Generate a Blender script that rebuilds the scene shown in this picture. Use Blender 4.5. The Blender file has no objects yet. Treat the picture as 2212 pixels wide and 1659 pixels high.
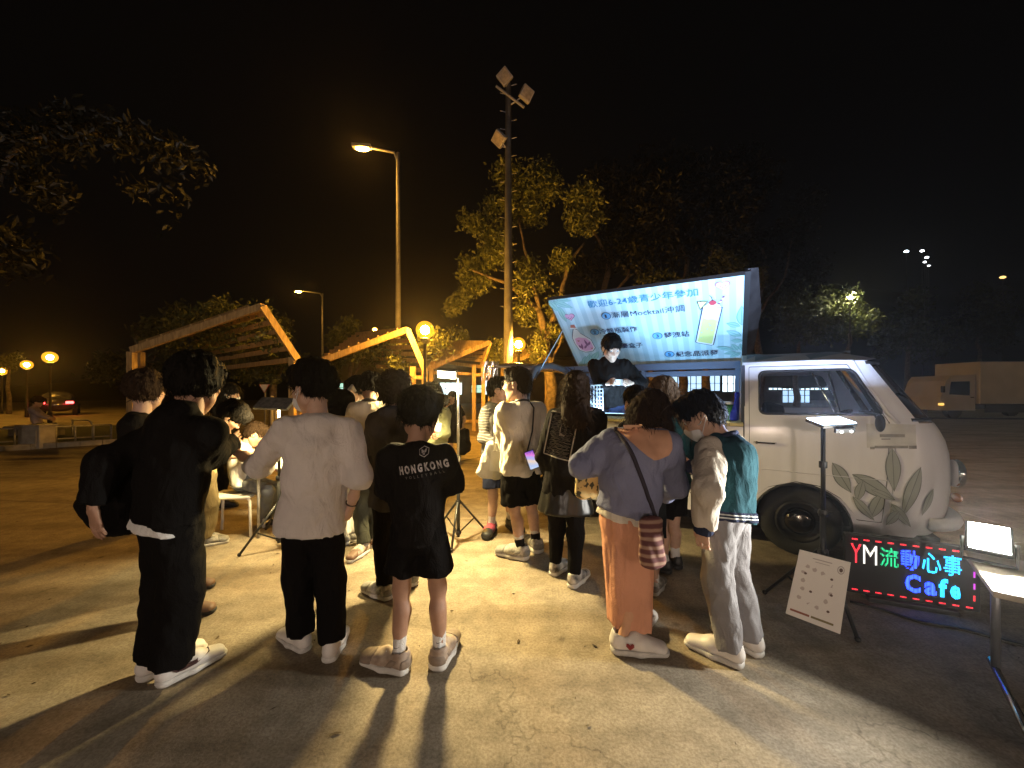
import bpy, bmesh, math, random
import numpy as np
from mathutils import Vector, Matrix, Euler
from mathutils.bvhtree import BVHTree

# ---------------------------------------------------------------- camera, world, exposure
SC = bpy.context.scene
COL = SC.collection
HC = 1.45            # camera height, metres
FPX = 830.0          # focal length in pixels of a 2212 px wide frame
cam_d = bpy.data.cameras.new("camera")
cam_d.sensor_width = 36.0
cam_d.lens = FPX / 2212.0 * 36.0
cam_d.shift_y = 15.5 / 2212.0
cam_d.clip_start = 0.05
cam_d.clip_end = 1000.0
cam = bpy.data.objects.new("camera", cam_d)
cam.location = (0, 0, HC)
cam.rotation_euler = (math.radians(90), 0, 0)
COL.objects.link(cam)
SC.camera = cam

world = bpy.data.worlds.new("World")
SC.world = world
world.use_nodes = True
wn = world.node_tree.nodes
bg = wn["Background"]
bg.inputs[0].default_value = (0.0014, 0.0012, 0.0011, 1)
bg.inputs[1].default_value = 1.0

vs = SC.view_settings
vs.view_transform = 'Standard'
vs.look = 'None'
vs.exposure = 0.0
vs.gamma = 1.0
vs.use_curve_mapping = False
SC.cycles.use_denoising = True
SC.cycles.max_bounces = 6
SC.cycles.diffuse_bounces = 3
SC.cycles.glossy_bounces = 3
SC.cycles.transmission_bounces = 6
SC.cycles.transparent_max_bounces = 12
SC.cycles.sample_clamp_indirect = 4.0

RNG = random.Random(7)

# ---------------------------------------------------------------- layout helpers
def W(px, py, Y):
    """a point of the place at depth Y that lies on a sight line of the 2212x1659 survey frame"""
    return Vector(((px - 1106.0) / FPX * Y, Y, HC + (845.0 - py) / FPX * Y))

def G(px, py, z=0.0):
    Y = FPX * (HC - z) / (py - 845.0)
    return Vector(((px - 1106.0) / FPX * Y, Y, z))

# ---------------------------------------------------------------- materials
MATS = {}
def _new(name):
    m = bpy.data.materials.new(name)
    m.use_nodes = True
    nt = m.node_tree
    return m, nt, nt.nodes["Principled BSDF"]

def mat(name, rgb, rough=0.6, metal=0.0, spec=0.5, var=0.0, vscale=8.0, bump=0.0, bscale=120.0, coat=0.0, dark=None):
    """plain surface with optional mottling (var) between rgb and dark, and fine relief"""
    if name in MATS:
        return MATS[name]
    m, nt, b = _new(name)
    N, L = nt.nodes, nt.links
    b.inputs["Base Color"].default_value = (*rgb, 1)
    b.inputs["Roughness"].default_value = rough
    b.inputs["Metallic"].default_value = metal
    b.inputs["Specular IOR Level"].default_value = spec
    if coat:
        b.inputs["Coat Weight"].default_value = coat
        b.inputs["Coat Roughness"].default_value = 0.08
    tc = N.new("ShaderNodeTexCoord")
    if var > 0:
        nz = N.new("ShaderNodeTexNoise"); nz.inputs["Scale"].default_value = vscale
        nz.inputs["Detail"].default_value = 6
        L.new(tc.outputs["Object"], nz.inputs["Vector"])
        rp = N.new("ShaderNodeValToRGB")
        rp.color_ramp.elements[0].position = 0.35; rp.color_ramp.elements[1].position = 0.7
        dk = dark if dark else tuple(c * (1 - var) for c in rgb)
        rp.color_ramp.elements[0].color = (*dk, 1)
        rp.color_ramp.elements[1].color = (*rgb, 1)
        L.new(nz.outputs["Fac"], rp.inputs["Fac"])
        L.new(rp.outputs["Color"], b.inputs["Base Color"])
    if bump > 0:
        n2 = N.new("ShaderNodeTexNoise"); n2.inputs["Scale"].default_value = bscale
        n2.inputs["Detail"].default_value = 3
        L.new(tc.outputs["Object"], n2.inputs["Vector"])
        bp = N.new("ShaderNodeBump"); bp.inputs["Strength"].default_value = bump
        bp.inputs["Distance"].default_value = 0.01
        L.new(n2.outputs["Fac"], bp.inputs["Height"])
        L.new(bp.outputs["Normal"], b.inputs["Normal"])
    MATS[name] = m
    return m

def cloth(name, rgb, var=0.18, sheen=0.0, rough=0.92, bscale=190.0):
    if name in MATS:
        return MATS[name]
    m = mat(name, rgb, rough=rough, spec=0.06, var=var, vscale=5.0, bump=0.35, bscale=bscale)
    nt = m.node_tree; N, L = nt.nodes, nt.links
    fine = [n for n in N if n.type == 'BUMP'][0]
    tc = [n for n in N if n.type == 'TEX_COORD'][0]
    mp = N.new("ShaderNodeMapping"); mp.inputs["Scale"].default_value = (1.0, 1.0, 0.45)
    nz = N.new("ShaderNodeTexNoise"); nz.inputs["Scale"].default_value = 14; nz.inputs["Detail"].default_value = 3; nz.inputs["Distortion"].default_value = 1.2
    L.new(tc.outputs["Object"], mp.inputs["Vector"]); L.new(mp.outputs["Vector"], nz.inputs["Vector"])
    b2 = N.new("ShaderNodeBump"); b2.inputs["Strength"].default_value = 0.5; b2.inputs["Distance"].default_value = 0.035
    L.new(nz.outputs["Fac"], b2.inputs["Height"]); L.new(b2.outputs["Normal"], fine.inputs["Normal"])
    if sheen:
        m.node_tree.nodes["Principled BSDF"].inputs["Sheen Weight"].default_value = sheen
    return m

def hairmat(name, rgb):
    if name in MATS:
        return MATS[name]
    m, nt, b = _new(name)
    N, L = nt.nodes, nt.links
    tc = N.new("ShaderNodeTexCoord"); mp = N.new("ShaderNodeMapping")
    mp.inputs["Scale"].default_value = (160, 160, 14)
    nz = N.new("ShaderNodeTexNoise"); nz.inputs["Scale"].default_value = 1.0; nz.inputs["Detail"].default_value = 3
    L.new(tc.outputs["Object"], mp.inputs["Vector"]); L.new(mp.outputs["Vector"], nz.inputs["Vector"])
    rp = N.new("ShaderNodeValToRGB")
    rp.color_ramp.elements[0].color = (*[c * .45 for c in rgb], 1)
    rp.color_ramp.elements[1].color = (*[min(1, c * 1.2) for c in rgb], 1)
    L.new(nz.outputs["Fac"], rp.inputs["Fac"]); L.new(rp.outputs["Color"], b.inputs["Base Color"])
    bp = N.new("ShaderNodeBump"); bp.inputs["Strength"].default_value = 0.8; bp.inputs["Distance"].default_value = 0.012
    L.new(nz.outputs["Fac"], bp.inputs["Height"]); L.new(bp.outputs["Normal"], b.inputs["Normal"])
    b.inputs["Roughness"].default_value = 0.65
    b.inputs["Specular IOR Level"].default_value = 0.05
    MATS[name] = m
    return m

def emit(name, rgb, strength, base=(0.6, 0.6, 0.6)):
    if name in MATS:
        return MATS[name]
    m, nt, b = _new(name)
    b.inputs["Base Color"].default_value = (*base, 1)
    b.inputs["Emission Color"].default_value = (*rgb, 1)
    b.inputs["Emission Strength"].default_value = strength
    b.inputs["Roughness"].default_value = 0.4
    MATS[name] = m
    return m

def glass(name, rgb=(1, 1, 1), rough=0.02, alpha_mix=0.12):
    """thin clear sheet: mostly see-through with a mirror-like share of reflection"""
    if name in MATS:
        return MATS[name]
    m = bpy.data.materials.new(name); m.use_nodes = True
    nt = m.node_tree; N, L = nt.nodes, nt.links
    for n in list(N):
        if n.type == 'BSDF_PRINCIPLED': N.remove(n)
    out = [n for n in N if n.type == 'OUTPUT_MATERIAL'][0]
    tr = N.new("ShaderNodeBsdfTransparent"); tr.inputs[0].default_value = (*rgb, 1)
    gl = N.new("ShaderNodeBsdfGlossy"); gl.inputs["Roughness"].default_value = rough
    fr = N.new("ShaderNodeFresnel"); fr.inputs["IOR"].default_value = 1.45
    ad = N.new("ShaderNodeMath"); ad.operation = 'ADD'; ad.use_clamp = True; ad.inputs[1].default_value = alpha_mix
    mx = N.new("ShaderNodeMixShader")
    L.new(fr.outputs[0], ad.inputs[0]); L.new(ad.outputs[0], mx.inputs[0])
    L.new(tr.outputs[0], mx.inputs[1]); L.new(gl.outputs[0], mx.inputs[2]); L.new(mx.outputs[0], out.inputs[0])
    MATS[name] = m
    return m

# ---------------------------------------------------------------- objects
def tag(o, label=None, cat=None, group=None, kind=None):
    if label: o["label"] = label
    if cat: o["category"] = cat
    if group: o["group"] = group
    if kind: o["kind"] = kind
    return o

def thing(name, label, cat, loc=(0, 0, 0), rz=0.0, group=None):
    o = bpy.data.objects.new(name, None)
    o.empty_display_size = 0.2
    COL.objects.link(o)
    o.location = loc
    o.rotation_euler = (0, 0, rz)
    bpy.context.view_layer.update()
    return tag(o, label, cat, group)

def link(name, me, m, parent=None, world_space=False, smooth=False):
    """link mesh as one object; world_space=True when its vertices are in world coordinates"""
    if m is not None:
        for q in (m if isinstance(m, (list, tuple)) else [m]):
            me.materials.append(q)
    if smooth:
        me.polygons.foreach_set("use_smooth", [True] * len(me.polygons))
    o = bpy.data.objects.new(name, me)
    COL.objects.link(o)
    if parent is not None:
        o.parent = parent
        if world_space:
            o.matrix_parent_inverse = WM(parent).inverted()
    return o

def WM(o):
    m = Matrix.LocRotScale(o.location, o.rotation_euler, o.scale)
    if o.parent is not None:
        return WM(o.parent) @ o.matrix_parent_inverse @ m
    return m

def from_np(name, V, F):
    me = bpy.data.meshes.new(name)
    me.from_pydata([tuple(v) for v in V], [], [tuple(f) for f in F])
    me.update()
    return me

class MB:
    """collects simple solids into one mesh"""
    def __init__(self):
        self.v = []; self.f = []; self.mi = []; self.cur = 0
    def _add(self, vs_, fs):
        o = len(self.v)
        self.v += [tuple(p) for p in vs_]
        self.f += [tuple(i + o for i in q) for q in fs]
        self.mi += [self.cur] * len(fs)
        return self
    def box(self, c, s, M=None, bev=0.0):
        cx, cy, cz = c; hx, hy, hz = s[0] / 2, s[1] / 2, s[2] / 2
        if bev <= 0:
            P = [Vector((cx + a * hx, cy + b * hy, cz + d * hz)) for d in (-1, 1) for b in (-1, 1) for a in (-1, 1)]
            F = [(0, 2, 3, 1), (4, 5, 7, 6), (0, 1, 5, 4), (2, 6, 7, 3), (0, 4, 6, 2), (1, 3, 7, 5)]
        else:
            bm = bmesh.new(); bmesh.ops.create_cube(bm, size=1.0)
            bmesh.ops.scale(bm, vec=s, verts=bm.verts)
            bmesh.ops.bevel(bm, geom=bm.edges[:], offset=bev, segments=2, affect='EDGES', profile=0.6)
            bm.verts.index_update()
            P = [v.co + Vector(c) for v in bm.verts]; F = [[v.index for v in f.verts] for f in bm.faces]
            bm.free()
        if M is not None: P = [M @ p for p in P]
        return self._add(P, F)
    def tube(self, pts, r, n=10, caps=True):
        """round bar along pts, r a number or one per point"""
        pts = [Vector(p) for p in pts]
        rs = r if isinstance(r, (list, tuple)) else [r] * len(pts)
        P = []; F = []
        prev = None
        for i, p in enumerate(pts):
            a = pts[max(i - 1, 0)]; b = pts[min(i + 1, len(pts) - 1)]
            t = (b - a).normalized()
            if prev is None:
                up = Vector((0, 0, 1)) if abs(t.z) < 0.9 else Vector((1, 0, 0))
                s = t.cross(up).normalized()
            else:
                s = (prev - t * prev.dot(t)).normalized()
            prev = s
            q = t.cross(s)
            for k in range(n):
                an = 2 * math.pi * k / n
                P.append(p + (s * math.cos(an) + q * math.sin(an)) * rs[i])
        for i in range(len(pts) - 1):
            for k in range(n):
                k2 = (k + 1) % n
                F.append((i * n + k, i * n + k2, (i + 1) * n + k2, (i + 1) * n + k))
        if caps:
            F.append(tuple(range(n - 1, -1, -1))); F.append(tuple((len(pts) - 1) * n + k for k in range(n)))
        return self._add(P, F)
    def beam(self, a, b, w, h, up=(0, 0, 1)):
        """rectangular bar from a to b: w across, h along up"""
        a = Vector(a); b = Vector(b); t = (b - a).normalized()
        if abs(t.dot(Vector(up).normalized())) > 0.98: up = (0, 1, 0) if abs(t.y) < 0.9 else (1, 0, 0)
        s = t.cross(Vector(up)).normalized(); u = s.cross(t)
        P = []
        for p in (a, b):
            for i, j in ((-1, -1), (1, -1), (1, 1), (-1, 1)):
                P.append(p + s * (i * w / 2) + u * (j * h / 2))
        F = [(3, 2, 1, 0), (4, 5, 6, 7), (0, 1, 5, 4), (1, 2, 6, 5), (2, 3, 7, 6), (3, 0, 4, 7)]
        return self._add(P, F)
    def lathe(self, prof, c=(0, 0, 0), n=20, M=None):
        """prof: (radius, z) list turned round the z axis"""
        P = []; F = []
        for r, z in prof:
            for k in range(n):
                an = 2 * math.pi * k / n
                P.append(Vector((c[0] + r * math.cos(an), c[1] + r * math.sin(an), c[2] + z)))
        for i in range(len(prof) - 1):
            for k in range(n):
                k2 = (k + 1) % n
                F.append((i * n + k, i * n + k2, (i + 1) * n + k2, (i + 1) * n + k))
        F.append(tuple(range(n - 1, -1, -1))); F.append(tuple((len(prof) - 1) * n + k for k in range(n)))
        if M is not None: P = [M @ p for p in P]
        return self._add(P, F)
    def ball(self, c, r, n=16, m=10):
        rr = r if isinstance(r, (tuple, list)) else (r, r, r)
        P = []; F = []
        for i in range(1, m):
            th = math.pi * i / m
            for k in range(n):
                an = 2 * math.pi * k / n
                P.append((c[0] + rr[0] * math.sin(th) * math.cos(an), c[1] + rr[1] * math.sin(th) * math.sin(an), c[2] + rr[2] * math.cos(th)))
        P.append((c[0], c[1], c[2] + rr[2])); P.append((c[0], c[1], c[2] - rr[2]))
        for i in range(m - 2):
            for k in range(n):
                k2 = (k + 1) % n
                F.append((i * n + k, (i + 1) * n + k, (i + 1) * n + k2, i * n + k2))
        t, b = len(P) - 2, len(P) - 1
        for k in range(n):
            k2 = (k + 1) % n
            F.append((t, k, k2)); F.append((b, (m - 2) * n + k2, (m - 2) * n + k))
        return self._add(P, F)
    def poly(self, pts):
        return self._add(pts, [tuple(range(len(pts)))])
    def prism(self, pts, d):
        """flat outline pts pushed along vector d"""
        n = len(pts); d = Vector(d)
        P = [Vector(p) for p in pts] + [Vector(p) + d for p in pts]
        F = [tuple(range(n - 1, -1, -1)), tuple(range(n, 2 * n))]
        F += [(i, (i + 1) % n, n + (i + 1) % n, n + i) for i in range(n)]
        return self._add(P, F)
    def mesh(self, name):
        me = bpy.data.meshes.new(name)
        me.from_pydata(self.v, [], self.f)
        if any(self.mi): me.polygons.foreach_set("material_index", self.mi)
        me.update()
        return me
    def build(self, name, m, parent=None, world_space=False, smooth=False):
        return link(name, self.mesh(name), m, parent, world_space, smooth)

def auto_smooth(o, deg=35):
    me = o.data
    bm = bmesh.new(); bm.from_mesh(me)
    bmesh.ops.recalc_face_normals(bm, faces=bm.faces)
    for f in bm.faces: f.smooth = True
    lim = math.radians(deg)
    for e in bm.edges:
        if len(e.link_faces) == 2 and e.calc_face_angle(0) > lim: e.smooth = False
    bm.to_mesh(me); bm.free()
    return o

def copy_tree(o, parent=None):
    c = o.copy(); COL.objects.link(c)
    if parent is not None:
        c.parent = parent; c.matrix_parent_inverse = o.matrix_parent_inverse.copy()
    for ch in list(o.children):
        copy_tree(ch, c)
    return c

def lamp(name, kind, power, rgb, parent, loc, aim=None, size=None, size_y=None, world_space=True, spread=None, radius=None):
    d = bpy.data.lights.new(name, kind)
    d.energy = power; d.color = rgb
    if kind == 'AREA':
        d.shape = 'RECTANGLE'; d.size = size; d.size_y = size_y or size
        if spread: d.spread = spread
    if radius is not None: d.shadow_soft_size = radius
    o = bpy.data.objects.new(name, d); COL.objects.link(o)
    o.location = loc
    if aim is not None:
        o.rotation_euler = (Vector(aim) - Vector(loc)).to_track_quat('-Z', 'Y').to_euler()
    o.parent = parent
    o.matrix_parent_inverse = WM(parent).inverted()
    return o

def text_geo(s, size=1.0, res=2, bold=0.0):
    """outline of a word as 2D vertices and faces, left edge and base line at 0"""
    c = bpy.data.curves.new("word", "FONT"); c.body = s; c.size = size; c.resolution_u = res; c.offset = bold
    o = bpy.data.objects.new("word", c); COL.objects.link(o)
    bpy.context.view_layer.update()
    dg = bpy.context.evaluated_depsgraph_get()
    me = bpy.data.meshes.new_from_object(o.evaluated_get(dg))
    V = [(v.co.x, v.co.y) for v in me.vertices]; F = [tuple(p.vertices) for p in me.polygons]
    bpy.data.objects.remove(o); bpy.data.curves.remove(c); bpy.data.meshes.remove(me)
    x0 = min(v[0] for v in V); x1 = max(v[0] for v in V)
    return [(x - x0, y) for x, y in V], F, x1 - x0

# ---------------------------------------------------------------- implicit-surface modeller
def econe(a, b, ra, rb=None, side=None, ra2=None, rb2=None, k=0.03, clip=(), sub=False):
    """tapered round bar a-b; with side/ra2/rb2 the section is an ellipse (ra along side, ra2 across)"""
    a = np.array(a, float); b = np.array(b, float)
    rb = ra if rb is None else rb
    return dict(a=a, b=b, ra=ra, rb=rb, side=side, ra2=ra if ra2 is None else ra2, rb2=(rb if rb2 is None else rb2), k=k, clip=list(clip), sub=sub)

def _prim(pr, X, Y, Z):
    a, b = pr["a"], pr["b"]
    ab = b - a; L2 = float(ab @ ab)
    px, py, pz = X - a[0], Y - a[1], Z - a[2]
    if L2 > 1e-10:
        t = np.clip((px * ab[0] + py * ab[1] + pz * ab[2]) / L2, 0, 1)
        T = ab / math.sqrt(L2)
    else:
        t = np.zeros_like(px + py + pz); T = np.array((0, 0, 1.0))
    qx, qy, qz = px - t * ab[0], py - t * ab[1], pz - t * ab[2]
    r1 = pr["ra"] + (pr["rb"] - pr["ra"]) * t
    if pr["side"] is None:
        return np.sqrt(qx * qx + qy * qy + qz * qz) - r1
    S = np.array(pr["side"], float); S = S - T * (S @ T); S /= np.linalg.norm(S)
    Fv = np.cross(T, S)
    r2 = pr["ra2"] + (pr["rb2"] - pr["ra2"]) * t
    rm = np.minimum(r1, r2)
    u = qx * S[0] + qy * S[1] + qz * S[2]
    v = qx * Fv[0] + qy * Fv[1] + qz * Fv[2]
    w = qx * T[0] + qy * T[1] + qz * T[2]
    k0 = np.sqrt((u / r1) ** 2 + (v / r2) ** 2 + (w / rm) ** 2) + 1e-9
    k1 = np.sqrt((u / r1 ** 2) ** 2 + (v / r2 ** 2) ** 2 + (w / rm ** 2) ** 2) + 1e-9
    return k0 * (k0 - 1.0) / k1

def folds(X, Y, Z, amp, freq, seed, zs=0.45):
    r = np.random.RandomState(seed)
    out = 0.0
    for i in range(5):
        d = r.normal(size=3); d /= np.linalg.norm(d)
        e = r.normal(size=3); e /= np.linalg.norm(e)
        f = freq * (0.6 + 1.1 * r.rand())
        ph = r.rand(2) * 6.28
        w = 1.6 * np.sin(f * 0.55 * (e[0] * X + e[1] * Y + e[2] * Z * zs * 1.5) + ph[0])
        s = np.sin(f * (d[0] * X + d[1] * Y + d[2] * Z * zs) + w + ph[1])
        out = out + (1 - np.abs(s)) ** 1.7 - 0.24
    for i in range(4):
        d = r.normal(size=3); d /= np.linalg.norm(d)
        e = r.normal(size=3); e /= np.linalg.norm(e)
        f = freq * (1.9 + 1.6 * r.rand()); ph = r.rand(2) * 6.28
        w = 2.2 * np.sin(f * 0.4 * (e[0] * X + e[1] * Y + e[2] * Z * zs) + ph[0])
        s = np.sin(f * (d[0] * X + d[1] * Y + d[2] * Z * zs) + w + ph[1])
        out = out + 0.45 * ((1 - np.abs(s)) ** 1.5 - 0.26)
    return amp * 1.5 * out / 2.2

def sdf_mesh(prims, vox=0.01, cuts=(), fold=None, smooth=1, inflate=0.0):
    lo = np.min([np.minimum(p["a"], p["b"]) - max(p["ra"], p["rb"], p["ra2"], p["rb2"]) for p in prims if not p["sub"]], axis=0) - 4 * vox - 0.03
    hi = np.max([np.maximum(p["a"], p["b"]) + max(p["ra"], p["rb"], p["ra2"], p["rb2"]) for p in prims if not p["sub"]], axis=0) + 4 * vox + 0.03
    n = np.ceil((hi - lo) / vox).astype(int) + 1
    ax = [lo[i] + vox * np.arange(n[i]) for i in range(3)]
    phi = np.full(tuple(n), 0.5, np.float32)
    for p in prims:
        R = max(p["ra"], p["rb"], p["ra2"], p["rb2"]) + p["k"] + 3 * vox + 0.025 + inflate
        i0 = np.maximum(np.floor((np.minimum(p["a"], p["b"]) - R - lo) / vox).astype(int), 0)
        i1 = np.minimum(np.ceil((np.maximum(p["a"], p["b"]) + R - lo) / vox).astype(int) + 1, n)
        if np.any(i1 <= i0): continue
        sl = tuple(slice(i0[j], i1[j]) for j in range(3))
        X = ax[0][sl[0]][:, None, None]; Y = ax[1][sl[1]][None, :, None]; Z = ax[2][sl[2]][None, None, :]
        d = _prim(p, X, Y, Z) - (0 if p["sub"] else inflate)
        for (cp, cn) in p["clip"]:
            d = np.maximum(d, (X - cp[0]) * cn[0] + (Y - cp[1]) * cn[1] + (Z - cp[2]) * cn[2])
        cur = phi[sl]
        k = max(p["k"], 1e-4)
        if p["sub"]:
            d = -d
            h = np.clip(0.5 - 0.5 * (cur - d) / k, 0, 1)
            phi[sl] = cur * (1 - h) + d * h + k * h * (1 - h)
        else:
            h = np.clip(0.5 + 0.5 * (cur - d) / k, 0, 1)
            phi[sl] = cur * (1 - h) + d * h - k * h * (1 - h)
    X = ax[0][:, None, None]; Y = ax[1][None, :, None]; Z = ax[2][None, None, :]
    if fold is not None:
        phi = phi + folds(X, Y, Z, *fold).astype(np.float32)
    for (cp, cn) in cuts:
        phi = np.maximum(phi, (X - cp[0]) * cn[0] + (Y - cp[1]) * cn[1] + (Z - cp[2]) * cn[2])
    phi[0] = phi[-1] = 1; phi[:, 0] = phi[:, -1] = 1; phi[:, :, 0] = phi[:, :, -1] = 1
    return surface_net(phi, lo, vox, smooth)

def surface_net(phi, lo, vox, smooth=1):
    s = phi < 0
    n = np.array(phi.shape)
    c = np.zeros(tuple(n - 1), np.int8)
    for dx in (0, 1):
        for dy in (0, 1):
            for dz in (0, 1):
                c += s[dx:n[0] - 1 + dx, dy:n[1] - 1 + dy, dz:n[2] - 1 + dz]
    act = (c > 0) & (c < 8)
    idx = np.argwhere(act)
    if len(idx) == 0:
        return np.zeros((0, 3)), np.zeros((0, 4), int)
    num = np.full(act.shape, -1, np.int64); num[act] = np.arange(len(idx))
    acc = np.zeros((len(idx), 3)); cnt = np.zeros(len(idx))
    corners = [(a, b, d) for a in (0, 1) for b in (0, 1) for d in (0, 1)]
    for ca in corners:
        for axn in range(3):
            if ca[axn] == 1: continue
            cb = list(ca); cb[axn] = 1
            va = phi[idx[:, 0] + ca[0], idx[:, 1] + ca[1], idx[:, 2] + ca[2]]
            vb = phi[idx[:, 0] + cb[0], idx[:, 1] + cb[1], idx[:, 2] + cb[2]]
            m = (va < 0) != (vb < 0)
            t = va / np.where(m, va - vb, 1)
            P = np.tile(np.array(ca, float), (len(idx), 1)); P[:, axn] = t
            acc[m] += P[m]; cnt[m] += 1
    V = lo + vox * (idx + acc / cnt[:, None])
    Fs = []
    for axn in range(3):
        sa = [slice(None)] * 3; sb = [slice(None)] * 3
        sa[axn] = slice(0, n[axn] - 1); sb[axn] = slice(1, n[axn])
        d = s[tuple(sa)] != s[tuple(sb)]
        e = np.argwhere(d)
        o1, o2 = [(1, 2), (2, 0), (0, 1)][axn]
        e = e[(e[:, o1] > 0) & (e[:, o2] > 0)]
        neg = s[e[:, 0], e[:, 1], e[:, 2]]
        def cell(a, b):
            q = e.copy(); q[:, o1] -= a; q[:, o2] -= b
            q = np.minimum(q, np.array(act.shape) - 1)
            return num[q[:, 0], q[:, 1], q[:, 2]]
        Q = np.stack([cell(1, 1), cell(0, 1), cell(0, 0), cell(1, 0)], 1)
        Q[~neg] = Q[~neg][:, ::-1]
        Fs.append(Q)
    F = np.concatenate(Fs)
    F = F[(F >= 0).all(1)]
    for _ in range(smooth):
        A = np.zeros_like(V); C = np.zeros(len(V))
        for i in range(4):
            j = F[:, (i + 1) % 4]
            np.add.at(A, F[:, i], V[j]); np.add.at(C, F[:, i], 1)
            np.add.at(A, j, V[F[:, i]]); np.add.at(C, j, 1)
        V = 0.5 * V + 0.5 * A / np.maximum(C, 1)[:, None]
    return V, F

def np_mesh(name, V, F, mats_idx=None):
    me = bpy.data.meshes.new(name)
    nv, nf = len(V), len(F)
    me.vertices.add(nv); me.vertices.foreach_set("co", np.asarray(V, np.float32).ravel())
    F = np.asarray(F)
    k = F.shape[1]
    me.loops.add(nf * k); me.loops.foreach_set("vertex_index", F.ravel().astype(np.int32))
    me.polygons.add(nf)
    me.polygons.foreach_set("loop_start", np.arange(0, nf * k, k, dtype=np.int32))
    me.polygons.foreach_set("loop_total", np.full(nf, k, np.int32))
    me.polygons.foreach_set("use_smooth", np.ones(nf, bool))
    if mats_idx is not None:
        me.polygons.foreach_set("material_index", np.asarray(mats_idx, np.int32))
    me.update(calc_edges=True)
    return me

def join_np(parts):
    V = []; F = []; M = []; o = 0
    for (v, f, m) in parts:
        if len(v) == 0: continue
        V.append(v); F.append(np.asarray(f) + o); M.append(np.full(len(f), m)); o += len(v)
    return np.concatenate(V), np.concatenate(F), np.concatenate(M)

def xf(V, M):
    A = np.array(M)
    return V @ A[:3, :3].T + A[:3, 3]
# ---------------------------------------------------------------- people: shared head, hand, shoe shapes
def ell(c, r, k=0.02, sub=False, clip=()):
    """ellipsoid with axis-aligned radii"""
    c = np.array(c, float)
    # long axis as a short bar keeps the general primitive usable for an ellipsoid
    d = dict(a=c, b=c, ra=r[0], rb=r[0], side=None, ra2=r[1], rb2=r[1], k=k, clip=list(clip), sub=sub)
    d["ell"] = r
    return d

_prim0 = _prim
def _prim(pr, X, Y, Z):
    if "ell" in pr:
        r = pr["ell"]; c = pr["a"]
        u, v, w = (X - c[0]) / r[0], (Y - c[1]) / r[1], (Z - c[2]) / r[2]
        k0 = np.sqrt(u * u + v * v + w * w) + 1e-9
        k1 = np.sqrt((u / r[0]) ** 2 + (v / r[1]) ** 2 + (w / r[2]) ** 2) + 1e-9
        return k0 * (k0 - 1) / k1
    return _prim0(pr, X, Y, Z)

def ell_fix(p):
    if "ell" in p: p["ra"] = p["rb"] = p["ra2"] = p["rb2"] = max(p["ell"])
    return p

def head_template(fem=False):
    w = 0.94 if fem else 1.0
    P = [ell((0, -0.012, 0.032), (0.076, 0.094, 0.086), k=0.02),
         ell((0, 0.022, -0.030), (0.062 * w, 0.068, 0.082), k=0.035),
         econe((-0.045 * w, 0.0, -0.060), (0, 0.058, -0.096), 0.022, 0.021, k=0.03),
         econe((0.045 * w, 0.0, -0.060), (0, 0.058, -0.096), 0.022, 0.021, k=0.03),
         econe((-0.035, 0.078, 0.022), (0.035, 0.078, 0.022), 0.012, k=0.02),
         econe((0, 0.088, 0.012), (0, 0.106, -0.028), 0.0075, 0.0105, k=0.014),
         econe((-0.012, 0.094, -0.033), (0.012, 0.094, -0.033), 0.008, k=0.01),
         econe((-0.034, 0.072, -0.025), (-0.045, 0.05, -0.02), 0.018, k=0.03),
         econe((0.034, 0.072, -0.025), (0.045, 0.05, -0.02), 0.018, k=0.03),
         econe((-0.016, 0.084, -0.057), (0.016, 0.084, -0.057), 0.0062, k=0.008),
         econe((-0.013, 0.083, -0.068), (0.013, 0.083, -0.068), 0.0072, k=0.008),
         ell((-0.032, 0.097, 0.006), (0.017, 0.015, 0.011), k=0.012, sub=True),
         ell((0.032, 0.097, 0.006), (0.017, 0.015, 0.011), k=0.012, sub=True)]
    for s in (-1, 1):
        P.append(ell((s * 0.079, -0.008, -0.008), (0.009, 0.020, 0.031), k=0.008))
        P.append(ell((s * 0.089, -0.002, -0.006), (0.006, 0.011, 0.018), k=0.006, sub=True))
    P = [ell_fix(p) for p in P]
    return sdf_mesh(P, 0.0052, smooth=2)

def hand_template(curl):
    P = [econe((0.0, 0, 0), (0.03, 0, 0), 0.025, 0.031, side=(0, 1, 0), ra2=0.019, rb2=0.015, k=0.012),
         econe((0.03, 0, 0), (0.085, 0, 0), 0.031, 0.039, side=(0, 1, 0), ra2=0.015, rb2=0.012, k=0.012)]
    for y, L, dy in ((0.029, 0.068, 0.004), (0.010, 0.077, 0.001), (-0.010, 0.071, -0.002), (-0.028, 0.055, -0.006)):
        p = np.array((0.088, y, 0.0)); an = 0.0
        for i, fr in enumerate((0.45, 0.32, 0.23)):
            an += math.radians(curl[i])
            q = p + np.array((math.cos(an), dy / L * fr, -math.sin(an))) * L * fr * 1.08
            P.append(econe(p, q, 0.0088 - 0.0010 * i, 0.0080 - 0.0010 * i, k=0.004))
            p = q
    P.append(econe((0.022, 0.022, -0.004), (0.052, 0.047, -0.014), 0.014, 0.011, k=0.012))
    P.append(econe((0.052, 0.047, -0.014), (0.078, 0.055, -0.024), 0.0105, 0.009, k=0.004))
    P.append(econe((0.078, 0.055, -0.024), (0.098, 0.052, -0.034), 0.009, 0.0075, k=0.003))
    return sdf_mesh(P, 0.0046, smooth=1)

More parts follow.
